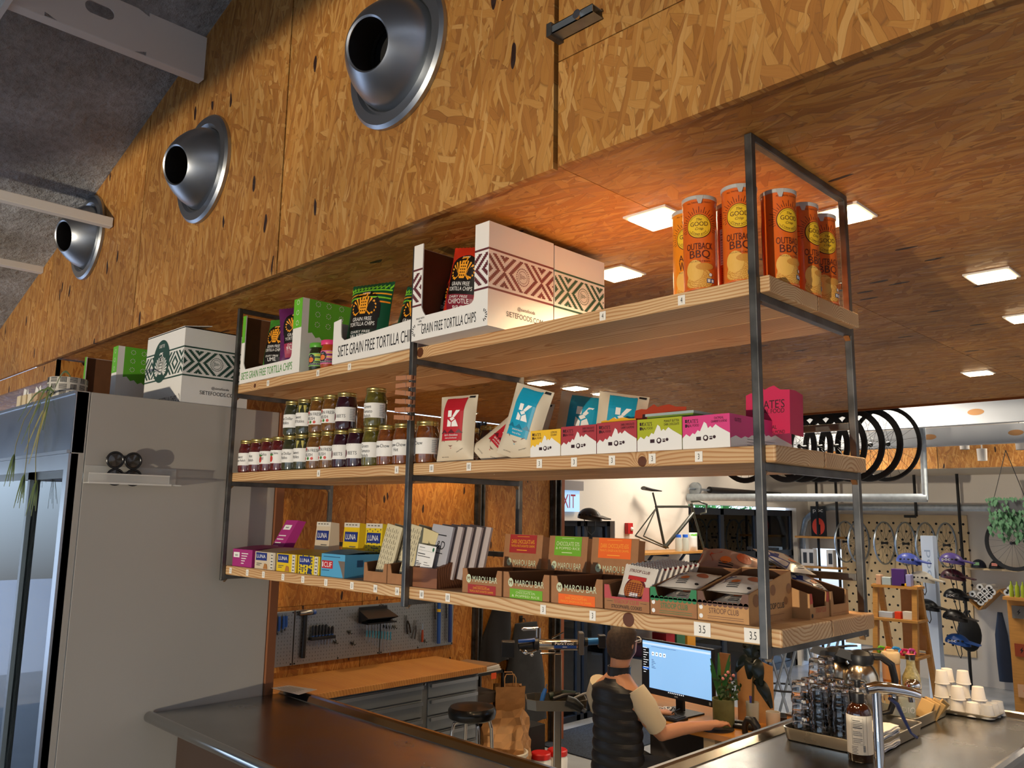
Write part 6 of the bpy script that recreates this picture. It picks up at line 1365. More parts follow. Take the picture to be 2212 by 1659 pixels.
for z in (.05, .45, .86): b.box((-.22, 0, z), (.18, .38, z + .02))
for x in (-.22, .16):
    for y in (0, .36): b.box((x, y, 0), (x + .02, y + .02, .88))
obj('frame', b, BLACK, t)
b = B(); b.box((-.20, .03, .62), (.16, .35, .70)); obj('bin', b, cm('#4a4038', .6), t)
for k, (z, c_, w_) in enumerate(((.312, '#d0ccc4', .19), (.328, '#c4beb2', .18), (.342, '#dcd8d0', .17), (.354, '#8a6a4c', .14))):
    t = thing('paper_pile', ('lowest sheaf of papers on the dark cart', 'second sheaf of papers on the dark cart', 'white sheaf of papers below the brown pad', 'brown pad topmost on the paper pile')[k], 'paper', (-4.62, 3.44, z), rad(4 * k)); b = B(); b.box((-.16, -w_, 0), (.17, w_, .012)); obj('sheaf', b, cm(c_, .7), t)
t = thing('orange_note', 'small orange sticky note on the edge of the paper pile', 'note', (-4.44, 3.53, .30)); b = B(); b.box((0, -.03, -.05), (.002, .03, .0)); obj('note', b, cm('#e8561c'), t)
# stool
t = thing('shop_stool', 'round black padded stool with chrome legs in front of the bench', 'stool', (-3.72, 2.62, -.57), rad(20))
b = B(); b.lathe([(0, .755), (.15, .758), (.168, .77), (.176, .80), (.174, .825), (.160, .845), (.10, .855), (0, .856)], 40, caps=(False, False)); obj('seat', b, mat('black_vinyl', '#0c0c0d', .28, coat=.2), t)
for k in range(4):
    a = rad(45 + 90 * k); c_, s_ = math.cos(a), math.sin(a)
    b = B(); b.tube([(.03 * c_, .03 * s_, .745), (.11 * c_, .11 * s_, .748), (.135 * c_, .135 * s_, .735), (.15 * c_, .15 * s_, .68), (.19 * c_, .19 * s_, .01)], .0125, 12); obj('leg', b, CHROME, t)
b = B(); b.tube([(.172 * math.cos(2 * PI * k / 32), .172 * math.sin(2 * PI * k / 32), .27) for k in range(32)], .009, 8, closed=True); obj('foot_ring', b, CHROME, t)
# paper bags, buckets, jackets
def paperbag(loc, rz, w_, d_, h_, label, handles=False, crush=0.0, tilt=0):
    t = thing('paper_bag', label, 'bag', loc, rot=(rad(tilt), rad(tilt * .6), rz))
    b = B(); w2, d2 = w_ / 2, d_ / 2; R_ = RND
    rr = []
    for j in range(8):
        z = h_ * j / 7; q = []
        for k in range(24):
            s_ = k / 24 * 4; i = int(s_); f = s_ - i
            P_ = [(-w2, -d2), (w2, -d2), (w2, d2), (-w2, d2)]; a_, b2 = P_[i], P_[(i + 1) % 4]
            x, y = a_[0] + (b2[0] - a_[0]) * f, a_[1] + (b2[1] - a_[1]) * f
            n_ = crush * (.6 + .4 * math.sin(j * 2.1 + k)) * math.sin(k * 1.7 + j * 2.3)
            fold = (1 - .30 * (j / 7) ** 2 * (abs(math.sin(PI * f)) if i in (1, 3) else 0))
            q.append((x * fold + n_, y + n_ * .8, z + (n_ * .9 if j == 7 else 0)))
        rr.append(q)
    b.rings(rr, 0, False, (True, False)); obj('bag', b, mat('paper_bag_kraft', '#a5784a', .8, noise=.08, nscale=10), t)
    if handles:
        for s_ in (-1, 1): b = B(); b.tube([(-.05, s_ * d2 * .9, h_ - .02), (-.05, s_ * d2 * .8, h_ + .07), (-.035, s_ * d2 * .7, h_ + .10), (.035, s_ * d2 * .7, h_ + .10), (.05, s_ * d2 * .8, h_ + .07), (.05, s_ * d2 * .9, h_ - .02)], .0045, 6); obj('handle', b, mat('paper_twine', '#b58a5a', .8), t)
paperbag((-4.42, 3.70, -.16), rad(55), .26, .15, .34, 'upright brown paper bag with twisted handles by the bench end', True, .004)
paperbag((-4.22, 3.50, -.40), rad(30), .34, .26, .42, 'crumpled brown paper bag leaning on the white bin', False, .022, -12)
t = thing('storage_crate', 'low dark crate under the upright paper bag', 'crate', (-4.48, 3.72, -.57)); b = B(); b.box((-.2, -.02, 0), (.2, .30, .40)); obj('crate', b, cm('#1c1a18', .7), t)
t = thing('white_bin', 'white bin with a flared rim in front of the crumpled paper bag', 'bin', (-4.12, 3.40, -.57))
b = B(); b.lathe([(0, 0), (.13, 0), (.15, .28), (.165, .29), (.165, .315), (.15, .32), (.13, .30), (.12, .05), (0, .05)], 28, caps=(False, False)); obj('bin', b, mat('bin_white', '#c9c0ae', .6), t)
for x, y, lb in ((-4.18, 3.86, 'white tub with red lid nearer the bin'), (-4.15, 4.04, 'white tub with red lid farther right')):
    t = thing('red_lid_tub', lb, 'tub', (x, y, -.57))
    b = B(); b.lathe([(0, 0), (.085, 0), (.09, .14), (.075, .17)], 24, caps=(False, False)); obj('tub', b, PAPERW, t)
    b = B(); b.lathe([(.085, .165), (.088, .17), (.088, .205), (.080, .213), (0, .214)], 28, caps=(False, False)); obj('lid', b, cm('#c9201c', .35), t)
def cloth(name, label, loc, w_, h_, col, ph, lean=0.0, taper=.7):
    t = thing(name, label, name.split('_')[-1], loc)
    def g(u, v):
        a = 2 * PI * u; wv = w_ * (taper + (1 - taper) * min(1, v * 1.6)) / 2; fl = 1 + .10 * math.sin(a * 5 + ph + v * 3) * v
        return (.06 * math.sin(a) * (.5 + v) * fl + .07, wv * math.cos(a) * fl + lean * v, -h_ * v - (.012 * math.sin(a * 4 + ph) if v == 1 else 0))
    b = B(); b.grid(g, 48, 18); b.face([0 + i for i in range(48)]); obj('cloth', b, mat('cloth_' + col.strip('#'), col, .9, noise=.2, nscale=12), t)
    b = B(); b.tube([(.0, 0, .03), (.05, 0, .035), (.06, 0, .01)], .006, 6); b.box((-.01, -.02, .0), (.004, .02, .06)); obj('wall_hook', b, BLACK, t)
    return t
cloth('work_apron', 'black apron hanging from the chipboard wall beside the steel post', (-4.895, 4.02, .93), .34, .62, '#17171a', .4, -.12, .45)
cloth('work_jacket', 'charcoal jacket hanging from the chipboard wall behind the repair stand', (-4.895, 4.33, .62), .56, .92, '#2a2b2d', 1.3, 0.0, .55)
t = thing('wall_strap', 'pair of dark hanging straps on the chipboard wall above the jacket', 'strap', (-4.895, 4.36, 1.0))
b = B(); b.tube([(.01, -.03, .12), (.012, -.02, -.15), (.02, .0, -.28)], .008, 6); b.tube([(.01, .03, .12), (.012, .02, -.15), (.02, .0, -.28)], .008, 6); obj('strap', b, cm('#3a1c12', .6), t)
# bike repair stand
RS = thing('repair_stand', 'bike repair stand with clamp arm, lettered tube and tool tray post', 'stand', (-2.98, 2.72, -.57), rad(46))
CHR2 = mat('stand_chrome', '#a89c8c', .22, 1.0)
b = B(); b.box((-.026, -.026, 0), (.026, .026, 1.30)); obj('post', b, CHR2, RS, bevel=.006)
b = B(); b.box((-.035, -.035, .35), (.035, .035, .46)); b.tube([(.0, -.04, .52), (.03, -.05, .50), (.03, -.05, .42), (0, -.045, .38), (-.01, -.045, .44), (0, -.04, .52)], .006, 6); obj('latch', b, CHR2, RS)
b = B(); b.lathe([(.36, 0), (.36, .015), (0, .016)], 28, caps=(True, False)); obj('base_plate', b, BLACKSTEEL, RS)
TZ = 1.355
b = B(); b.lathe([(.034, -.135), (.036, -.13), (.036, .135), (.034, .14)], 28, (0, 0, TZ), axis='X'); obj('clamp_tube', b, CHR2, RS)
b = B(); f = lambda x, y: V((x, -.0366 * math.cos(y / .0366), TZ + .0366 * math.sin(y / .0366))); b.rect(f, -.045, .0, .125, .024, 0, 1, 6); b.rect(f, -.03, -.022, .125, 0, 1, 1, 6); f2 = lambda x, y: V((x, -.0374 * math.cos(y / .0374), TZ + .0374 * math.sin(y / .0374))); b.text('ParkTool', f2, .017, x=.04, y=.012, m=2, w=.125); b.rect(f2, .03, -.013, .06, -.008, 2)
obj('tube_label', b, [BLACK, BLUEH, WHITEINK], RS)
b = B(); b.lathe([(.042, -.165), (.046, -.16), (.046, -.135), (.042, -.13)], 24, (0, 0, TZ), axis='X'); obj('collar', b, BLACK, RS)
b = B(); b.tube([(-.165, 0, TZ - .005), (-.22, 0, TZ - .01), (-.27, 0, TZ - .02)], [.034, .030, .028], 14); b.box((-.385, -.045, TZ - .085), (-.295, .045, TZ + .02)); obj('clamp_jaw', b, BLACK, RS, bevel=.006)
b = B(); b.tube([(-.27, -.03, TZ + .022), (-.21, -.04, TZ + .030), (-.16, -.03, TZ + .034)], .012, 8); obj('jaw_pad', b, BLUEH, RS)
b = B(); b.tube([(-.26, -.04, TZ - .03), (-.23, -.05, TZ - .05), (-.18, -.045, TZ - .045), (-.15, -.04, TZ - .03)], .008, 8); b.ball((-.22, -.05, TZ - .045), .016, 10, 6); b.ball((-.18, -.05, TZ - .06), .013, 10, 6); b.tube([(-.12, -.035, TZ - .055), (-.02, -.035, TZ - .052)], .006, 8); obj('linkage', b, CHROME, RS)
b = B(); b.lathe([(.018, 0), (.018, .08)], 14, (-.135, 0, TZ + .03)); b.tube([(-.135, 0, TZ + .105), (-.20, 0, TZ + .102), (-.235, 0, TZ + .100)], [.013, .012, .014], 12); b.ball((-.24, 0, TZ + .1), .013, 10, 6, 0); obj('cam_lever', b, CHROME, RS)
b = B(); b.tube([(-.04, .02, TZ + .04), (.02, .02, TZ + .07), (.04, .02, TZ + .08)], .006, 8); obj('spindle', b, CHROME, RS)
b = B(); b.box((.14, -.05, TZ - .06), (.175, .05, TZ + .085)); obj('head_bracket', b, mat('stand_grey', '#6a6560', .4, .5), RS, bevel=.006)
b = B(); b.tube([(.17, 0, TZ + .02), (.29, 0, TZ + .028)], .024, 16); obj('blue_rod', b, mat('rod_blue', '#2a6aa8', .35, .4), RS)
b = B(); b.tube([(.18, 0, TZ + .02), (.205, 0, TZ + .02)], .030, 14); b.box((.275, -.04, TZ - .015), (.325, .04, TZ + .068)); b.tube([(.32, 0, TZ + .03), (.365, 0, TZ + .028)], .014, 8); obj('knob', b, BLACK, RS, bevel=.004)
t = thing('tool_tray', 'small octagonal metal tool tray on the repair stand post', 'tray', (-2.98, 2.70, .385), rad(46))
oc = [(-.20, -.10), (-.14, -.145), (.14, -.145), (.20, -.10), (.20, .06), (.14, .105), (-.14, .105), (-.20, .06)]
b = B(); b.rings([[(x * .97, y * .97, .0) for x, y in oc], [(x, y, .062) for x, y in oc], [(x * 1.02, y * 1.02, .062) for x, y in oc], [(x * 1.02, y * 1.02, .066) for x, y in oc], [(x * .98, y * .98, .066) for x, y in oc], [(x * .95, y * .95, .006) for x, y in oc]], 0, False, (True, True)); obj('tray', b, mat('tray_brown_metal', '#7a7468', .35, .7), t)
for k, (nm, lb, c_, p0, p1, r) in enumerate((('screwdriver', 'blue-handled driver standing in the repair stand tray', '#2a6ac0', (-.10, -.05, .03), (-.07, -.03, .12), .015), ('pliers', 'dark pliers lying in the repair stand tray', '#1c1a22', (-.02, -.06, .06), (.13, -.02, .085), .014), ('wrench', 'silver wrench poking out of the repair stand tray to the right', '#8f8f92', (.08, -.06, .05), (.28, -.10, .13), .008), ('tube_tool', 'green and black tool heaped in the repair stand tray', '#22352a', (-.04, .03, .06), (.14, .05, .07), .025), ('dark_pouch', 'dark tool pouch hanging over the tray rim', '#14171a', (.06, -.15, .07), (.16, -.155, .02), .035))):
    t2 = thing(nm, lb, nm.split('_')[-1], (-2.98, 2.70, .385), rad(46)); b = B(); b.tube([p0, V(p0).lerp(V(p1), .5) + V((0, 0, .008)), p1], [r, r * 1.1, r * .8], 10); obj('body', b, cm(c_, .4), t2)
    b = B(); b.tube([p1, V(p1) + (V(p1) - V(p0)).normalized() * .03], r * .4, 8); obj('tip', b, STEELT, t2)
t = thing('floor_mat', 'dark speckled door mat on the shop floor', 'mat', (-4.62, 5.35, -.57), rad(0)); b = B(); b.box((-.45, -.75, 0), (.45, .75, .012)); obj('pile', b, mat('mat_dark', '#2c3440', .95, noise=.6, nscale=60), t)
t = thing('power_cord', 'black power cord looping on the floor at the foot of the repair stand', 'cord', (0, 0, 0)); b = B(); b.tube([(-3.3, 3.3, -.56), (-3.2, 3.6, -.56), (-2.95, 3.55, -.56), (-2.8, 3.3, -.56), (-2.9, 3.05, -.5), (-2.97, 2.76, -.2)], .008, 6); obj('cord', b, BLACK, t)
# ---------------------------------------------------------------- desk with monitor
DZ = .33
DESKM = mat('desk_birch', '#b57a38', .25, noise=.08, nscale=5, stretch=(1, 9, 9))
t = thing('cash_desk', 'honey-coloured wooden cash desk with pale end panels', 'desk', (0, 0, 0))
b = B(); b.box((-3.0, 3.09, DZ - .04), (-1.2, 3.85, DZ)); obj('top', b, DESKM, t, bevel=.004)
b = B(); b.box((-2.10, 3.12, -.57), (-2.02, 3.82, DZ - .04)); obj('end_panel', b, mat('pale_panel', '#c9b490', .6), t)
b = B(); b.box((-1.28, 3.12, -.57), (-1.2, 3.82, DZ - .04)); obj('end_panel', b, MATS['pale_panel'], t)
b = B(); b.box((-2.98, 3.78, -.57), (-1.2, 3.82, DZ - .04)); obj('modesty_board', b, cm('#2a2018', .7), t)
t = thing('yellow_bin', 'yellow bin under the right side of the cash desk', 'bin', (-1.85, 3.40, -.57)); b = B(); b.lathe([(0, 0), (.13, 0), (.16, .62), (.15, .62), (.12, .02)], 24, caps=(False, False)); obj('bin', b, cm('#b88a14', .5), t)
t = thing('computer_monitor', 'large computer monitor showing a pale blue web page', 'monitor', (-2.45, 3.345, DZ), rad(-5))
W2, MH, MZ = .308, .37, .095
b = B(); b.box((-W2, 0, MZ), (W2, .03, MZ + MH)); obj('housing', b, BLACK, t, bevel=.004)
b = B(); b.rect(plane_fn((0, -.0008, 0), (1, 0, 0), (0, 0, 1)), -W2 + .012, MZ + .042, W2 - .012, MZ + MH - .012, 0); obj('screen', b, mat('screen_blue', '#8ab8ea', .3, emit='#86bdf2', es=.85), t)
b = B(); f = plane_fn((0, -.0016, 0), (1, 0, 0), (0, 0, 1)); f2 = plane_fn((0, -.0022, 0), (1, 0, 0), (0, 0, 1)); x0, z0, z1 = -W2 + .012, MZ + .042, MZ + MH - .012
b.rect(f, x0, z0, x0 + .06, z1 - .05, 0); b.rect(f, x0, z0 + .12, x0 + .06, z0 + .135, 1); b.rect(f, x0, z1 - .025, W2 - .012, z1 - .012, 2)
for i in range(11): b.rect(f2, x0 + .008, z0 + .10 + i * .0165, x0 + .03 + .012 * ((i * 7) % 3), z0 + .104 + i * .0165, 3)
for i in range(4): b.rect(f2, x0 + .085 + i * .034, z1 - .095, x0 + .107 + i * .034, z1 - .070, 3); b.disc(plane_fn((0, -.0028, 0), (1, 0, 0), (0, 0, 1)), .005, 8, 1, 0, c=(x0 + .096 + i * .034, z1 - .082))
for i in range(5): b.rect(f, x0 + .08, z1 - .035 - .0 * i, x0 + .30, z1 - .033, 4)
for i in range(6): b.rect(f, x0 + .082, z1 - .125 - i * .011, x0 + .10 + .01 * (i % 3), z1 - .122 - i * .011, 4)
for i in range(9): b.rect(f, -.07 + i * .016, MZ + .031, -.062 + i * .016, MZ + .038, 3)
b.rect(f, W2 - .035, MZ + .01, W2 - .020, MZ + .03, 5); b.rect(f, -.015, MZ + .012, .015, MZ + .022, 5)
obj('screen_print', b, [cm('#0c1420'), mat('link_blue', '#1c6ae0', .4, emit='#2a7af0', es=.7), mat('bar_pale', '#c4dcf6', .4, emit='#b4d4f6', es=.9), mat('glow_white', '#e6f0fa', .4, emit='#e6f0fa', es=.9), cm('#5f86b0'), cm('#9aa0a6')], t)
b = B(); b.box((-.03, .03, .015), (.03, .06, MZ + .2)); b.box((-.13, -.05, 0), (.13, .14, .012)); obj('stand', b, BLACK, t, bevel=.003)
t = thing('keyboard', 'black keyboard under the tangle of cables before the monitor', 'keyboard', (-2.52, 3.19, DZ)); b = B(); b.box((-.22, -.06, 0), (.22, .07, .018)); obj('case', b, BLACK, t, bevel=.004)
b = B()
for r in range(5):
    for k in range(15): b.box((-.21 + k * .028, -.052 + r * .023, .018), (-.187 + k * .028, -.033 + r * .023, .024))
obj('keys', b, DGREY, t, kind='stuff')
t = thing('cable_tangle', 'tangle of white and black cables below the monitor', 'cables', (-2.45, 3.26, DZ))
for k in range(7):
    b = B(); b.tube([(-.25 + .05 * k + .03 * math.sin(k * 3 + q), -.02 + .035 * math.sin(q * 1.3 + k), .03 + .03 * math.sin(q * .8 + k) ** 2) for q in range(12)], .004, 5); obj('cable', b, PAPERW if k % 3 else BLACK, t)
t = thing('mouse_mat', 'round dark mouse mat at the desk edge', 'mat', (-2.06, 3.20, DZ)); b = B(); b.lathe([(.115, 0), (.115, .004), (0, .0045)], 40); obj('pad', b, cm('#241c18', .7), t)
t = thing('mouse', 'dark computer mouse under the hand', 'mouse', (-2.10, 3.205, DZ + .005)); b = B(); b.ball((0, 0, 0.004), .03, 14, 8, 0, (1, 1.6, .85)); obj('shell', b, BLACK, t)
t = thing('flower_pot', 'mossy green pot of spiky and flowering plants right of the monitor', 'plant', (-2.06, 3.30, DZ))
b = B(); b.lathe([(0, 0), (.062, 0), (.068, .01), (.070, .17), (.064, .17), (.06, .15), (0, .15)], 28, caps=(False, False)); obj('pot', b, mat('moss_pot', '#6b6c42', .75, noise=.25, nscale=9), t)
GRL = mat('leaf_green', '#2f6a2c', .45, noise=.25, nscale=10); GRD = mat('leaf_dark', '#2a4420', .5, noise=.3, nscale=14)
for k in range(11):
    a = 2.1 * k; l_ = .20 + .10 * math.sin(k * 1.3) ** 2
    blade(arc_pts((-.02, 0, .14), (-.02 + .075 * math.cos(a), .06 * math.sin(a), .15 + l_), .015, 7), .011, GRL, 'leaf', t)
for k in range(70):
    a, q = RND.uniform(0, 6.28), RND.random()
    p = V((.045 + .065 * math.cos(a) * (q + .2), .055 * math.sin(a) * (q + .2), .17 + .13 * RND.random()))
    blade(arc_pts(p, p + V((RND.uniform(-.03, .03), RND.uniform(-.03, .03), RND.uniform(-.005, .035))), .005, 3), .008, GRD, 'small_leaf', t)
for k in range(5): b = B(); b.ball((.02 + .012 * k, -.03 + .012 * k, .30 + .02 * (k % 3)), .011, 8, 6); obj('blossom', b, cm('#d98a86'), t)
t = thing('folded_card', 'brown cardboard sheet standing behind the flower pot', 'cardboard', (-1.98, 3.55, DZ), rad(12), rot=(rad(-6), 0, rad(12))); b = B(); b.prism([(-.11, 0, 0), (.13, 0, 0), (.12, 0, .36), (.0, 0, .40), (-.12, 0, .33)], (0, .006, 0)); obj('sheet', b, KRAFT2, t)
t = thing('cardboard_strip', 'narrow brown cardboard strip standing behind the monitor edge', 'cardboard', (-2.15, 3.50, DZ)); b = B(); b.box((-.05, 0, 0), (.03, .006, .42)); obj('sheet', b, KRAFT, t)
t = thing('rubber_plant', 'dark big-leaved plant cutting in a glass of blue stems', 'plant', (-1.92, 3.42, DZ))
b = B(); b.lathe([(0, 0), (.036, 0), (.038, .005), (.043, .155), (.040, .155), (.034, .01), (0, .01)], 24, caps=(False, False)); obj('vase', b, BOTGL, t)
b = B(); b.lathe([(0, .012), (.033, .012), (.037, .14), (0, .142)], 20, caps=(False, False)); obj('filling', b, mat('dark_water', '#2b2a35', .2), t)
b = B(); b.tube([(0, 0, .05), (.01, 0, .25), (.015, .01, .42)], .008, 8); obj('stem', b, cm('#5a4a24'), t)
DK = mat('leaf_blackgreen', '#101a16', .25)
for p1, w_ in (((-.10, -.02, .33), .030), ((.0, -.03, .30), .042), ((.075, -.02, .27), .045), ((-.05, 0, .49), .04), ((.09, 0, .47), .04), ((.14, -.01, .14), .038), ((.03, .02, .5), .04)): blade(arc_pts((.012, 0, .40 if p1[2] > .2 else .28), p1, .05, 8), w_, DK, 'leaf', t)
for k in range(3): b = B(); b.tube([(-.012 + .01 * k, 0, .1), (-.015 + .012 * k, 0, .19)], .004, 6); obj('pen', b, cm('#1c3ac0'), t)
t = thing('white_tumbler', 'white cylindrical cup on the desk', 'cup', (-1.82, 3.50, DZ)); b = B(); b.lathe([(0, 0), (.040, 0), (.043, .004), (.045, .10), (.042, .10), (.038, .01), (0, .01)], 28, caps=(False, False)); obj('cup', b, mat('cup_cream', '#cfc8bc', .5), t)
t = thing('barcode_scanner', 'dark curved scanner standing on the desk front', 'scanner', (-1.83, 3.24, DZ)); b = B(); b.tube([(-.045, 0, .0), (-.045, 0, .05), (-.025, 0, .085), (.01, 0, .085), (.035, 0, .055), (.045, 0, .01)], [.018, .018, .022, .026, .024, .018], 12, flat=(1, 1.2)); obj('body', b, BLACK, t)
for k, (x, y, lb) in enumerate(((-1.98, 3.42, 'black phone handset lying left of the glass'), (-1.93, 3.33, 'black phone handset lying in front of the glass'))):
    t = thing('phone_handset', lb, 'phone', (x, y, DZ), rad(15)); b = B(); b.box((-.07, -.022, 0), (.07, .022, .025)); obj('body', b, BLACK, t, bevel=.006); b = B(); b.box((-.045, -.015, .025), (-.005, .015, .0262)); obj('display', b, cm('#b8c4cc'), t)
for k, (x, y, c_, lb) in enumerate(((-1.85, 3.66, '#1c2430', 'dark shallow bowl at the back of the desk'), (-1.70, 3.70, '#8a7470', 'pinkish shallow bowl behind the white cup'), (-2.0, 3.66, '#3a5a6c', 'blue-grey pot behind the flower pot'))):
    jar2('desk_bowl', lb, 'bowl', x, y, [(0, 0), (.05, 0), (.075, .05), (.07, .05), (.045, .01), (0, .01)], cm(c_, .4), [], z=DZ)
t = thing('card_reader_box', 'small brown box with two pegs on top at the desk end', 'box', (-1.66, 3.52, DZ)); b = B(); b.box((-.05, -.05, 0), (.06, .05, .10)); obj('box', b, KRAFT2, t); b = B(); b.box((-.055, -.055, .10), (.065, .055, .112)); obj('lid', b, cm('#4a3a2c'), t)
for x, c_ in ((-.025, '#a58a7c'), (.03, '#1c1a1a')): b = B(); b.lathe([(.006, .112), (.006, .125)], 8, (x, 0, 0)); b.ball((x, 0, .135), .014, 10, 6); obj('peg', b, cm(c_), t)
# ---------------------------------------------------------------- shop beyond
t = thing('exit_sign', 'lit exit sign with red letters high on the white wall', 'sign', (-5.19, 5.1, 1.70))
b = B(); b.box((0, -.06, .235), (.07, .45, .34)); obj('housing', b, cm('#8f8a8a'), t)
b = B(); b.box((.02, .0, 0), (.035, .42, .235)); obj('panel', b, mat('exit_panel', '#a9d0f4', .3, emit='#9cc8f4', es=.8), t)
b = B(); b.text('EXIT', plane_fn((.036, .21, .115), (0, 1, 0), (0, 0, 1)), .15, m=0, w=.28); obj('lettering', b, cm('#a5142c'), t)
t = thing('fire_alarm', 'red wall alarm with white strobe left of the bike frame', 'alarm', (-5.198, 6.46, 1.51)); b = B(); b.box((0, -.05, -.06), (.05, .05, .07)); obj('case', b, cm('#b01c1c'), t, bevel=.004); b = B(); b.ball((.05, .02, .0), .025, 10, 6); obj('strobe', b, PAPERW, t)
FRM = mat('dark_bronze_frame', '#2a2f38', .4, .4)
def glazed(name, y0, y1, zs, ys, label=None, w_=.06):
    t = thing(name, None, None, (-5.30, 0, 0), kind='structure')
    for z in zs: b = B(); b.box((-.02, y0, z), (.03, y1, z + w_)); obj('rail', b, FRM, t)
    for y in ys: b = B(); b.box((-.02, y, zs[0]), (.03, y + w_, zs[-1] + w_)); obj('stile', b, FRM, t)
    for i in range(len(zs) - 1):
        for j in range(len(ys) - 1): b = B(); b.box((0, ys[j] + w_, zs[i] + w_), (.006, ys[j + 1], zs[i + 1])); obj('pane', b, TGLASS, t)
glazed('door_1', 5.2, 6.22, (-.57, .5, 1.54), (5.2, 5.62, 5.74, 6.16))
glazed('door_2', 7.8, 10.88, (-.57, .06, .56, 1.09, 1.70), (7.8, 8.72, 9.68, 10.82), w_=.09)
def rail_tube(name, label, pts, r, cat='rail'):
    t = thing(name, label, cat, (0, 0, 0)); b = B(); b.tube(pts, r, 8, flat=(1.4, .7)); obj('rail', b, GALV, t)
rail_tube('door_track', 'nearer galvanised garage door track running under the hanging wheels', [(-5.18, 7.75, 1.92), (-2.2, 7.75, 1.90)], .035, 'track')
rail_tube('door_track', 'farther galvanised garage door track curving down beside the corner shelf', [(-5.15, 10.95, -.5), (-5.15, 10.95, 1.4), (-5.08, 10.95, 1.65), (-4.9, 10.95, 1.80), (-4.68, 10.95, 1.845), (-2.2, 10.95, 1.845)], .035, 'track')
rail_tube('track_hanger', 'perforated steel angle holding up the end of the nearer door track', [(-2.22, 7.75, 1.88), (-2.2, 7.75, 3.0)], .025, 'bracket')
t = thing('torsion_spring', 'black torsion spring above the garage door', 'spring', (-5.12, 0, 2.03)); b = B(); b.tube([(0, 8.2, 0), (0, 10.2, -.02)], .045, 12); obj('spring', b, BLACK, t); b = B(); b.tube([(0, 7.7, 0), (0, 11, -.02)], .015, 8); b.lathe([(.09, -.02), (.09, .02)], 20, (0, 7.85, 0), axis='Y'); obj('shaft', b, GALV, t)
def wheel(c, nrm, R_, label, group, deep=.05, name='bike_wheel', m=None):
    t = thing(name, label, 'wheel', c, 0, group); Q = V((0, 0, 1)).rotation_difference(V(nrm).normalized()).to_matrix().to_4x4()
    b = B(); b.lathe([(R_ - deep, -.008), (R_ - .005, -.013), (R_, 0), (R_ - .005, .013), (R_ - deep, .008), (R_ - deep, -.008)], 48, caps=(False, False)); b.xf(Q); obj('rim', b, m or RUBBER, t)
    b = B(); b.lathe([(.015, -.05), (.022, -.045), (.014, 0), (.022, .045), (.015, .05)], 12); b.xf(Q); obj('hub', b, BLACK, t)
    for k in range(20): a = 2 * PI * k / 20; b = B(); b.tube([(.018 * math.cos(a + .9 * (-1) ** k), .018 * math.sin(a + .9 * (-1) ** k), .04 * (-1) ** k), ((R_ - deep) * math.cos(a), (R_ - deep) * math.sin(a), 0)], .0014, 4); b.xf(Q); obj('spoke', b, BLACK, t)
for k in range(7): wheel((-1.90 - .145 * k, 5.86 - .02 * k, 2.33), (.2, .98, 0), .335, 'black deep-rimmed wheel hanging by the ceiling edge, %s from the right' % ('first', 'second', 'third', 'fourth', 'fifth', 'sixth', 'seventh')[k], 'wheels hanging by the ceiling edge', .055 if k else .035)
wheel((-2.95, 4.98 + .3, 2.31), (.2, .98, 0), .335, 'black wheel whose bottom shows under the middle shelf', 'wheels hanging by the ceiling edge')
PLY = BIRCH; t = thing('plywood_pegboard', 'pale plywood pegboard with rows of holes on the far wall', 'pegboard', (0, 11.27, 0))
for x0, x1 in ((-4.67, -3.62), (-3.61, -2.85)): b = B(); b.box((x0, 0, -.2), (x1, .025, 1.745)); obj('panel', b, PLY, t)
b = B()
for i in range(15):
    for j in range(15): b.disc(plane_fn((-4.58 + i * .12 + .06 * (j % 2), -.001, 1.62 - j * .12), (1, 0, 0), (0, 0, 1)), .018, 8, 1)
obj('holes', b, BLACKM, t, kind='stuff')
for k, x in enumerate((-4.45, -4.25, -3.875, -3.575, -3.30, -3.03)): wheel((x, 10.93, 1.33), (1, -.1, 0), .315, 'slim bike wheel sticking out from the plywood pegboard, %s from the left' % ('first', 'second', 'third', 'fourth', 'fifth', 'sixth')[k], 'wheels on the plywood pegboard', .022, m=GALV)
wheel((-2.165, 10.75, 1.39), (-.2, -1, 0), .36, 'large black-rimmed wheel behind the hanging plant', None, .05)
for k, (x, y, z0) in enumerate(((-4.84, 10.85, -.57), (-4.53, 10.85, -.57), (-2.83, 10.9, -.57), (-3.4, 10.9, 1.72))):
    t = thing('pipe_post', 'black vertical pipe, %s' % ('left of the corner shelf middle', 'right side of the corner shelf', 'by the caps shelf', 'with an elbow over the plywood board')[k], 'pipe', (x, y, z0)); b = B(); b.tube([(0, 0, 0), (0, 0, 2.32 - z0)], .02, 8); obj('pipe', b, BLACK, t)
    if k == 3: b = B(); b.tube([(0, 0, 0), (-.16, -.02, 0)], .02, 8); obj('elbow', b, BLACK, t)
t = thing('corner_shelf', 'dark shelf boards in the far corner holding a poster and small white boxes', 'shelf', (0, 10.7, 0))
for z in (1.37, .92, .45): b = B(); b.box((-5.15, 0, z), (-4.48, .3, z + .03)); obj('board', b, OAK, t)
t = thing('helmet_poster', 'dark poster with white lettering and a red helmet', 'poster', (-4.95, 10.85, 1.40)); b = B(); b.box((0, 0, 0), (.24, .02, .46)); obj('sheet', b, BLACK, t); b = B(); f = plane_fn((.12, -.001, 0), (1, 0, 0), (0, 0, 1)); b.text('poc', f, .06, y=.38, m=0, w=.16); b.disc(f, .10, 20, 2, 1, .13, c=(0, .15)); b.rect(plane_fn((.12, -.002, 0), (1, 0, 0), (0, 0, 1)), -.02, .03, .03, .18, 2); obj('print', b, [WHITEINK, cm('#d9432c'), BLACK], t)
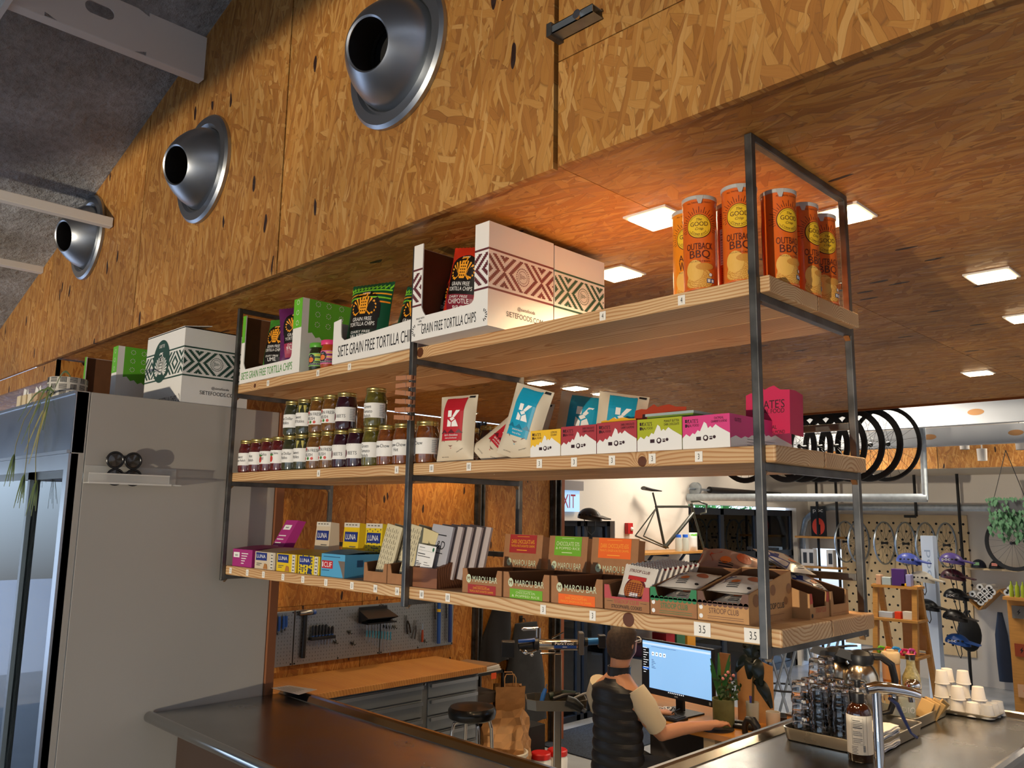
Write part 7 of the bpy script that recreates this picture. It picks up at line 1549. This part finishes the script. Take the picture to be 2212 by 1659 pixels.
for k, x in enumerate((-5.08, -4.98, -4.68)):
    t = thing('white_box', 'small white product box on the corner shelf, %s' % ('left', 'middle', 'right')[k], 'box', (x, 10.75, .951)); b = B(); b.box((0, 0, 0), (.10, .12, .25)); obj('box', b, PAPERW, t); b = B(); b.rect(plane_fn((0, -.001, 0), (1, 0, 0), (0, 0, 1)), .03, .04, .09, .2); obj('picture', b, DGREY, t)
TW = mat('tower_pale', '#c4d4ea', .4); t = thing('display_tower', 'tall pale helmet display tower with vertical lettering', 'display', (-2.70, 9.15, -.57))
b = B(); b.box((-.07, 0, 0), (.07, .14, 2.05)); obj('column', b, TW, t); b = B(); b.text('poc', plane_fn((0, -.001, 1.72), (0, 0, -1), (1, 0, 0)), .07, m=0, w=.32); obj('lettering', b, cm('#8fa4c4'), t)
def helmet(p, col, label, s=1.0, rz=0, txt=None, col2='#141416'):
    t = thing('bike_helmet', label, 'helmet', p, rz, 'helmets on display'); H = cm(col, .35)
    b = B(); b.grid(lambda u, v: (.14 * s * math.cos(2 * PI * u) * math.cos(v * PI / 2 * .97), .105 * s * math.sin(2 * PI * u) * math.cos(v * PI / 2 * .97), .12 * s * math.sin(v * PI / 2 * .97) - .02 * math.cos(2 * PI * u) * (1 - v)), 24, 8); b.face(range(8 * 25, 8 * 25 + 24)); obj('shell', b, H, t)
    b = B(); b.prism([(.10 * s, -.08 * s, .03), (.24 * s, -.05 * s, .0), (.24 * s, .05 * s, .0), (.10 * s, .08 * s, .03)], (0, 0, .012)); obj('visor', b, H, t)
    for k in range(4): b = B(); b.ball((-.06 + .045 * k, -.085, .045), .018 * s, 8, 5, 0, (1, .8, .7)); obj('vent_hole', b, BLACKM, t)
    b = B(); b.tube([(0, -.09 * s, 0), (.02, -.06 * s, -.12), (.02, .0, -.16), (.02, .06 * s, -.12), (0, .09 * s, 0)], .005, 5); obj('strap', b, BLACK, t)
    if txt: b = B(); b.text(txt, plane_fn((-.03, -.112, .035), (1, 0, 0), (0, 0, 1)), .035, m=0, w=.09); obj('lettering', b, WHITEINK, t)
for p, c_, l, tx in (((-2.43, 9.15, 1.17), '#4a3a7c', 'purple helmet at the top right of the display tower', 'poc'), ((-2.44, 9.19, .98), '#3a1420', 'dark maroon helmet under the purple one', None), ((-2.44, 9.25, .75), '#17171a', 'black helmet with white lettering right of the tower', 'poc'), ((-2.47, 9.27, .50), '#24201e', 'dark helmet with white back piece right of the tower', None), ((-2.47, 9.30, .22), '#1c4a94', 'blue helmet lowest right of the tower', 'poc'), ((-2.80, 8.8, 1.16), '#3a4a9c', 'blue-purple helmet above the ladder shelf', None), ((-2.70, 8.92, .95), '#c9c3b4', 'cream helmet with dark vents left of the tower', None), ((-2.70, 9.02, .62), '#141518', 'black helmet left of the tower', 'poc'), ((-4.62, 5.05, 1.62), '#3c342c', 'dark helmet on a bracket below the exit sign', None)): helmet(p, c_, l, txt=tx)
t = thing('ladder_shelf', 'orange-brown wooden ladder display shelf with three boards', 'shelf', (0, 0, 0))
for x0 in (-2.63, -2.24): b = B(); b.bar((x0, 7.35, 1.0), (x0 - .0, 7.15, -.57), .05); obj('leg', b, OAK, t); b = B(); b.bar((x0, 7.45, 1.0), (x0 + .05, 7.75, -.57), .05); obj('leg', b, OAK, t)
for z, d_ in ((.97, .22), (.64, .3), (.29, .4)): b = B(); b.box((-2.66, 7.4 - d_ / 2, z), (-2.2, 7.4 + d_ / 2, z + .025)); obj('board', b, OAK, t)
b = B(); b.box((-2.45, 7.52, .35), (-2.22, 7.53, .95)); obj('back_board', b, KRAFT2, t)
for k, (x, z, w_, h_, c_, l) in enumerate(((-2.61, .995, .05, .10, '#c99a78', 'tan packet at the left of the top ladder board'), (-2.55, .995, .09, .08, '#a8b4b4', 'pile of silvery packets on the top ladder board'), (-2.45, .995, .13, .17, '#4a2a6c', 'purple box with yellow marks on the top ladder board'), (-2.36, .995, .06, .03, '#e0a81c', 'yellow item at the front of the top ladder board'), (-2.31, .995, .05, .12, '#9a9ac4', 'lilac box at the right of the top ladder board'), (-2.60, .665, .14, .06, '#b4bcc4', 'silver packets on the middle ladder board'), (-2.44, .665, .06, .07, '#d9401c', 'red-orange cup on the middle ladder board'), (-2.36, .665, .12, .08, '#d4ccbc', 'white carded parts on the middle ladder board'), (-2.60, .315, .06, .07, '#7ac42c', 'lime green strap roll on the lowest ladder board'), (-2.53, .315, .06, .07, '#e0601c', 'orange strap roll on the lowest ladder board'), (-2.46, .315, .07, .08, '#3ca4e0', 'sky blue strap roll on the lowest ladder board'), (-2.37, .315, .06, .07, '#d9305c', 'crimson strap roll on the lowest ladder board'), (-2.30, .315, .06, .08, '#d94a8c', 'pink strap roll on the lowest ladder board'))):
    t = thing('shelf_item', l, 'goods', (x, 7.30 - .06 * (k > 7), z)); b = B()
    if k > 7: b.tube([(w_ / 2 + w_ * .5 * math.cos(q), .02 * math.sin(3 * q), h_ * .5 + h_ * .4 * math.sin(q)) for q in [2 * PI * i / 16 for i in range(16)]], .014, 8, closed=True)
    else: b.box((0, 0, 0), (w_, .08, h_))
    obj('body', b, cm(c_, .4), t, bevel=.004)
t = thing('cap_shelf', 'pale shelf board under two caps on the far wall', 'shelf', (0, 0, 0)); b = B(); b.box((-2.9, 11.0, 1.01), (-2.2, 11.29, 1.035)); obj('board', b, BIRCH, t)
for x, l, c_, p_ in ((-2.69, 'navy cap with green patch on the far shelf', '#1a2030', '#7cb07c'), (-2.47, 'black and white cap with pink patch on the far shelf', '#1c1c20', '#e08a7c')):
    t = thing('cap', l, 'cap', (x, 11.1, 1.036)); b = B(); b.ball((0, 0, .0), .095, 16, 10, 0, (1, 1, 1.2)); b.xf(Matrix.Translation((0, 0, .0))); b.v = [V((v.x, v.y, max(0, v.z))) for v in b.v]; obj('crown', b, cm(c_), t); b = B(); b.lathe([(.0, .004), (.09, .0), (.0, 0)], 16, (0, -.07, .002)); obj('brim', b, cm(c_), t); b = B(); b.rect(plane_fn((0, -.098, .055), (1, 0, 0), (0, .2, 1)), -.035, -.02, .035, .02); obj('patch', b, cm(p_), t)
t = thing('zigzag_rack', 'zigzag wooden wall rack holding white tape rolls', 'rack', (0, 11.0, 0))
for p0, p1 in (((-2.88, .66), (-2.70, .48)), ((-2.70, .48), (-2.43, .76)), ((-2.43, .76), (-2.27, .6))): b = B(); b.bar((p0[0], .14, p0[1]), (p1[0], .14, p1[1]), .28, .022, upv=(0, 0, 1)); obj('board', b, OAK, t)
for x, z in ((-2.666, .782), (-2.553, .778), (-2.764, .683), (-2.612, .731), (-2.517, .726), (-2.667, .678), (-2.56, .674), (-2.716, .625), (-2.619, .627), (-2.668, .58), (-2.34, .733), (-2.299, .778)):
    t = thing('tape_roll', 'white tape roll end in the zigzag wall rack', 'roll', (x, 10.99, z), 0, 'tape rolls in the zigzag rack'); b = B(); b.lathe([(.018, 0), (.044, 0), (.044, .22)], 18, axis='Y', caps=(False, False)); obj('roll', b, PAPERW, t); b = B(); b.lathe([(.018, .001), (.0, .004)], 12, axis='Y', caps=(False, False)); obj('core', b, BLACKM, t)
t = thing('hanging_planter', 'hanging planter of trailing green stems near the far track', 'plant', (-1.5, 8.05, 1.9)); b = B(); b.box((-.16, -.08, -.14), (.16, .08, -.02)); obj('trough', b, DGREY, t)
for s_ in (-1, 1): b = B(); b.tube([(s_ * .15, 0, -.02), (0, 0, .5)], .004, 5); obj('wire', b, BLACK, t)
b = B()
for k in range(420):
    x, q = RND.uniform(-.19, .19), RND.random(); z = -.45 * q * (.6 + .4 * abs(math.sin(x * 23))); p = V((x, RND.uniform(-.12, .08), z + .02)); b.poly([p, p + V((.018, -.006, -.02)), p + V((.004, -.012, -.055)), p + V((-.016, 0, -.02))])
obj('trailing_stems', b, mat('trailing_green', '#3c6a48', .6, noise=.3, nscale=9), t, kind='stuff')
t = thing('timber_display', 'honey wooden display board at the right edge of the shop', 'display', (-1.36, 7.75, -.57)); b = B(); b.box((-.16, 0, 0), (.3, .03, 1.5)); b.box((-.16, -.14, 1.48), (.3, .03, 1.51)); obj('board', b, OAK, t)
for z, c_, l in ((1.36, '#6a6864', 'grey display card at the top of the timber board'), (1.0, '#8a3a1c', 'red-brown square with eyewear on the timber board'), (.62, '#c9a07c', 'tan card with an orange lightning mark on the timber board')):
    t = thing('display_card', l, 'card', (-1.42, 7.735, -.57 + z)); b = B(); b.box((-.06, 0, -.06), (.06, .012, .06)); obj('card', b, cm(c_), t); b = B(); b.polyon(plane_fn((0, -.001, 0), (1, 0, 0), (0, 0, 1)), [(-.012, -.03), (.016, .004), (.002, .006), (.012, .034), (-.016, 0), (-.002, -.002)]); obj('mark', b, cm('#e8561c') if z < .7 else BLACK, t)
for k in range(4): jar2('green_bottle', 'chartreuse bottle with white nozzle on top of the timber board, %s' % ('first', 'second', 'third', 'fourth')[k], 'bottle', -1.45 + .05 * k, 7.66, [(0, 0), (.02, 0), (.02, .10), (.008, .12), (.005, .15), (0, .15)], cm('#8a9a1c', .4), [], z=.94, n=12)
t = thing('backpack', 'black backpack hanging on the pole right of the helmets', 'bag', (-2.5, 9.85, .28)); b = B(); b.ball((0, 0, 0), .14, 16, 10, 0, (1, .7, 1.5)); obj('body', b, BLACKM, t); b = B(); b.tube([(-.06, -.08, .18), (0, -.05, .32), (.06, -.08, .18)], .012, 6); obj('strap', b, BLACK, t)
t = thing('hanging_garment', 'dark navy garment hanging on the far wall', 'garment', (-2.50, 11.2, .45)); b = B(); b.tube([(0, 0, 0), (.0, 0, -.3), (.01, 0, -.6), (.03, 0, -.9)], [.03, .08, .09, .10], 12, flat=(1, .5)); obj('cloth', b, cm('#1a2438'), t)
for k, (x, z) in enumerate(((-2.16, 2.50), (-1.98, 2.36), (-1.58, 2.47))):
    t = thing('track_light', 'white cylindrical track light under the shop ceiling, %s' % ('left', 'lower middle', 'right')[k], 'light', (x, 9.0, z)); b = B(); b.lathe([(.05, 0), (.055, .14), (0, .14)], 18, caps=(False, False)); obj('head', b, WHITE, t); b = B(); b.tube([(0, 0, .14), (0, 0, 3.02 - z)], .008, 6); obj('stem', b, WHITE, t)
for x, y in ((-3.6, 8.6), (-1.2, 9.6), (-2.2, 6.6), (-4.2, 6.8)): lamp('shop_track_lamp', 'AREA', (x, y, 2.98), 55, (1, .87, .70), rot=(0, 0, 0), size=.5)
for k, (x, y) in enumerate(((-3.12, 6.2), (-2.85, 6.5))):
    t = thing('crossed_stool', 'grey metal stool with crossed legs behind the desk, %s' % ('left', 'right')[k], 'stool', (x, y, -.57))
    b = B(); b.lathe([(.17, 1.12), (.18, 1.14), (0, 1.15)], 24); obj('seat', b, BLACK, t)
    for s_ in (-1, 1):
        for q in (-1, 1): b = B(); b.tube([(s_ * .22, q * .12, 0), (-s_ * .14, q * .10, 1.12)], .013, 8); obj('leg', b, GALV, t)
    b = B(); b.tube([(.2 * math.cos(2 * PI * i / 24), .2 * math.sin(2 * PI * i / 24), .6) for i in range(24)], .01, 6, closed=True); obj('foot_ring', b, BLACK, t)
# bike frame and bottles on the wall shelf
t = thing('wall_shelf', 'wooden wall shelf with blue pipe brackets under the bike frame', 'shelf', (0, 0, 0)); b = B(); b.box((-5.19, 6.1, 1.225), (-4.72, 7.62, 1.25)); obj('board', b, OAK, t)
for y in (6.7, 7.4): b = B(); b.tube([(-4.78, y, 1.21), (-5.0, y, 1.21), (-5.18, y, 1.0)], .018, 8); obj('bracket', b, cm('#26344c', .4), t)
O = V((-4.95, 6.88, 1.29)); U1 = V((.36, .93, 0))
def bp(u, z): return O + U1 * u + V((0, 0, z))
CFR = mat('olive_carbon', '#2e2f26', .25, coat=.5); t = thing('bike_frame', 'dark olive bike frame with saddle and drop bars on the wall shelf', 'bike frame', (0, 0, 0))
for nm, pts, r in (('seat_tube', [bp(0, 0), bp(-.12, .50)], .017), ('down_tube', [bp(0, 0), bp(.43, .42)], .024), ('top_tube', [bp(-.12, .49), bp(.42, .50)], .015), ('head_tube', [bp(.44, .40), bp(.40, .54)], .02), ('chain_stay', [bp(0, 0), bp(-.42, .14)], .010), ('seat_stay', [bp(-.12, .47), bp(-.42, .14)], .008), ('chain_stay', [bp(0, 0) + V((.05, 0, 0)), bp(-.40, .14) + V((.10, 0, 0))], .010), ('seat_stay', [bp(-.12, .47), bp(-.40, .14) + V((.10, 0, 0))], .008), ('fork', [bp(.44, .40), bp(.58, -.02)], .014), ('seat_post', [bp(-.12, .5), bp(-.165, .66)], .012), ('handlebar', [bp(.40, .56), bp(.52, .57), bp(.64, .53), bp(.62, .43), bp(.54, .41)], .013)): b = B(); b.tube(pts, r, 10); obj(nm, b, CFR, t)
b = B(); b.tube([bp(-.30, .71), bp(-.18, .69), bp(-.04, .68)], [.06, .045, .018], 10, flat=(.4, 1)); obj('saddle', b, BLACK, t)
for k, y in enumerate((6.95, 7.10)): jar2('water_bottle', 'clear bottle with blue cap on the wall shelf, %s' % ('left', 'right')[k], 'bottle', -4.80, y, [(0, 0), (.04, 0), (.04, .14), (.03, .17)], BOTGL, [('cap', [(.033, .165), (.033, .20), (0, .2)], cm('#2a6ae0'))], z=1.25, n=16)
bag('drink_pouch', 'white pouch with green top beside the clear bottles', (-4.80, 7.27, 1.25), (0, 0, rad(60)), .12, .22, .03, [PAPERW], lambda b, f, w_, h_: b.rect(f, -w_ * .45, h_ * .82, w_ * .45, h_ * .97, 0, 6, 2), mats=(cm('#5aa42c'),))
t = thing('lower_wall_shelf', 'dark wall shelf of small coloured boxes above the monitor', 'shelf', (0, 0, 0)); b = B(); b.box((-5.19, 6.3, .05), (-4.75, 7.8, .07)); b.box((-5.19, 6.3, .42), (-4.75, 7.0, .44)); obj('board', b, FRM, t)
for k, (y, c_, h_) in enumerate(((6.45, '#4a1c34', .12), (6.66, '#c9b49c', .15), (6.9, '#b02430', .22), (7.12, '#3a6a4c', .24), (7.35, '#d9942c', .26))):
    t = thing('small_box', ('dark plum', 'cream', 'red', 'green', 'amber')[k] + ' box on the lower wall shelf', 'box', (-5.0, y, .071)); b = B(); b.box((-.1, -.09, 0), (.1, .09, h_)); obj('box', b, cm(c_), t)
# outside: wall, bush, ground
t = thing('outside_ground', None, None, (0, 0, 0), kind='structure'); b = B(); b.box((-30, -20, -.75), (-5.4, 25, -.70)); obj('paving', b, mat('pale_paving', '#c9c6c0', .9), t)
b = B(); b.box((-12.2, 4, -.7), (-12, 13.2, .75)); obj('outside_wall', b, mat('outside_white', '#e9e6de', .9), kind='structure')  # plain white wall, kept low so the bright sky shows above
b = B(); b.box((-9.4, 15.2, -.7), (-9.2, 19, 1.3)); obj('outside_wall', b, mat('blue_cladding', '#4a78b4', .6), kind='structure')
t = thing('garden_bush', 'leafy green bush outside the garage door window', 'bush', (-8.2, 13.2, -.7)); b = B(); b.tube([(0, 0, 0), (.05, 0, 2.4)], .05, 8); obj('trunk', b, OAK, t); b = B()
for k in range(2600):
    p = V((RND.gauss(0, .45), RND.gauss(0, .6), 1.7 + RND.gauss(0, .8))); q = V((RND.uniform(-.1, .1), RND.uniform(-.1, .1), RND.uniform(-.09, .09))); b.poly([p, p + q + V((.03, 0, .03)), p + q * 2, p + q - V((.03, 0, .03))])
obj('leaves', b, mat('bush_green', '#4f8a3c', .6, noise=.4, nscale=3), t, kind='stuff')
# ---------------------------------------------------------------- the person at the desk
SKIN = mat('skin', '#c08a6a', .5); VEST = mat('puffer_black', '#16171c', .45, bump=.15, bscale=14, stretch=(1, 1, 7)); SHIRT = mat('shirt_cream', '#cdc0a4', .8); JEAN = mat('dark_trousers', '#1c1e24', .8); HAIR = mat('brown_hair', '#3a2a1e', .7, noise=.4, nscale=60)
PE = thing('person', 'person seen from behind in a black quilted vest and cream shirt using the computer', 'person', (-2.46, 2.70, 0), rad(-6))
def ell(c, rx, ry, n=20, tilt=0): return [V(c) + V((rx * math.cos(2 * PI * i / n), ry * math.sin(2 * PI * i / n), tilt * math.sin(2 * PI * i / n))) for i in range(n)]
def loft(b, L_): b.rings([ell(c, rx, ry) for c, rx, ry in L_], 0, True)
b = B(); loft(b, [((0, 0, .06), .15, .11), ((0, .01, .25), .14, .10), ((0, .0, .48), .18, .11), ((0, .0, .60), .17, .09), ((0, .01, .66), .09, .07), ((0, .02, .70), .058, .06), ((.005, .03, .75), .060, .07), ((.01, .05, .80), .072, .092), ((.01, .05, .87), .077, .100), ((.01, .045, .925), .062, .082), ((.01, .04, .952), .02, .03)])
b.tube([(.17, .0, .57), (.22, .06, .42), (.235, .15, .335), (.28, .28, .355), (.36, .40, .37), (.39, .44, .375)], [.06, .055, .048, .042, .030, .032], 14)
b.tube([(-.17, .0, .57), (-.23, .08, .42), (-.22, .2, .35), (-.14, .36, .36), (-.06, .45, .37)], [.06, .055, .048, .040, .030], 14)
b.tube([(.37, .42, .378), (.405, .475, .382), (.415, .50, .375)], [.034, .042, .034], 12, flat=(.55, 1.1))
for k, (dx, l_) in enumerate(((-.03, .055), (-.01, .07), (.012, .075), (.032, .06))): b.tube([(.412 + dx, .49, .38), (.42 + dx, .49 + l_ * .6, .384), (.424 + dx, .49 + l_, .358)], [.0105, .010, .008], 8)
b.tube([(.375, .45, .372), (.352, .49, .365), (.36, .52, .352)], [.012, .011, .009], 8)
b.tube([(-.07, .44, .37), (-.02, .50, .365), (.0, .55, .35)], [.03, .034, .02], 10, flat=(.6, 1.1))
b.tube([(.085, .05, .87), (.09, .04, .85), (.086, .04, .82)], [.010, .016, .008], 8); b.tube([(-.065, .05, .87), (-.072, .04, .85), (-.066, .04, .82)], [.010, .016, .008], 8); b.tube([(.012, .14, .87), (.014, .165, .845), (.012, .14, .835)], [.008, .014, .008], 8)
b.tube([(.09, .02, .08), (.11, .30, .06), (.11, .42, .04), (.11, .42, -.2), (.11, .36, -.50), (.11, .46, -.53)], [.09, .08, .065, .055, .04, .035], 12); b.tube([(-.09, .02, .08), (-.11, .30, .06), (-.11, .42, .04), (-.11, .42, -.2), (-.11, .36, -.50), (-.11, .46, -.53)], [.09, .08, .065, .055, .04, .035], 12)
o = obj('body', b, SKIN, PE); md = o.modifiers.new('remesh', 'REMESH'); md.mode = 'VOXEL'; md.voxel_size = .008; md.use_smooth_shade = True; sm = o.modifiers.new('smooth', 'SMOOTH'); sm.iterations = 4
b = B(); L_ = []
for i in range(34):
    q = i / 33; z = .07 + .58 * q; qb = .010 * abs(math.sin(q * 26)); wv = (.185 - .02 * math.sin(q * PI * .9) + .035 * max(0, q - .45) if q < .86 else .205 - 1.05 * (q - .86)); L_.append(((0, .005, z), wv + qb, .135 - .01 * q + qb - (.35 * (q - .86) if q > .86 else 0)))
b.rings([ell(c, rx, ry, 28) for c, rx, ry in L_], 0, True, (False, False)); obj('vest', b, VEST, PE)
b = B(); b.rings([ell((0, .015, .645), .082, .078), ell((0, .02, .69), .072, .074), ell((.0, .022, .715), .074, .078), ell((0, .022, .715), .066, .07)], 0, True, (False, False)); obj('collar', b, VEST, PE)
for s_, pts in ((1, [(.155, 0, .60), (.205, .03, .51), (.226, .075, .425), (.232, .11, .385)]), (-1, [(-.155, 0, .60), (-.205, .03, .51), (-.236, .09, .41)])): b = B(); b.tube(pts, [.062, .074, .068, .066][:len(pts)], 16); obj('sleeve', b, SHIRT, PE)
for s_ in (-1, 1): b = B(); b.tube([(s_ * .085, -.02, .09), (s_ * .11, .15, .075), (s_ * .112, .32, .06), (s_ * .112, .43, .03), (s_ * .112, .425, -.2), (s_ * .112, .37, -.48)], [.115, .105, .088, .078, .066, .058], 14); obj('trouser_leg', b, JEAN, PE)
b = B(); b.rings([ell((.01, .025, .765), .066, .062), ell((.01, .030, .80), .084, .094), ell((.01, .036, .86), .090, .112), ell((.01, .042, .92), .082, .108), ell((.01, .05, .962), .05, .07), ell((.01, .05, .975), .01, .01)], 0, True); b.v = [V((v.x, min(v.y, .085 + max(0, v.z - .87) * 1.2), v.z)) for v in b.v]; obj('hair', b, HAIR, PE)
b = B()
for x in (-.022, .046): b.tube([(x + .024 * math.cos(2 * PI * i / 16), .150, .872 + .018 * math.sin(2 * PI * i / 16)) for i in range(16)], .003, 6, closed=True)
b.tube([(.074, .15, .876), (.092, .10, .878), (.092, .04, .868)], .003, 6); b.tube([(-.05, .15, .876), (-.072, .10, .878), (-.070, .04, .868)], .003, 6); obj('glasses', b, PAPERW, PE)
t = thing('desk_stool', 'dark stool under the person at the cash desk', 'stool', (-2.46, 2.72, -.57)); b = B(); b.lathe([(0, .50), (.17, .51), (.17, .545), (0, .55)], 24); obj('seat', b, BLACK, t); b = B(); b.tube([(0, 0, .02), (0, 0, .5)], .03, 12); b.lathe([(.22, 0), (.2, .02), (0, .03)], 24); obj('pedestal', b, BLACK, t)
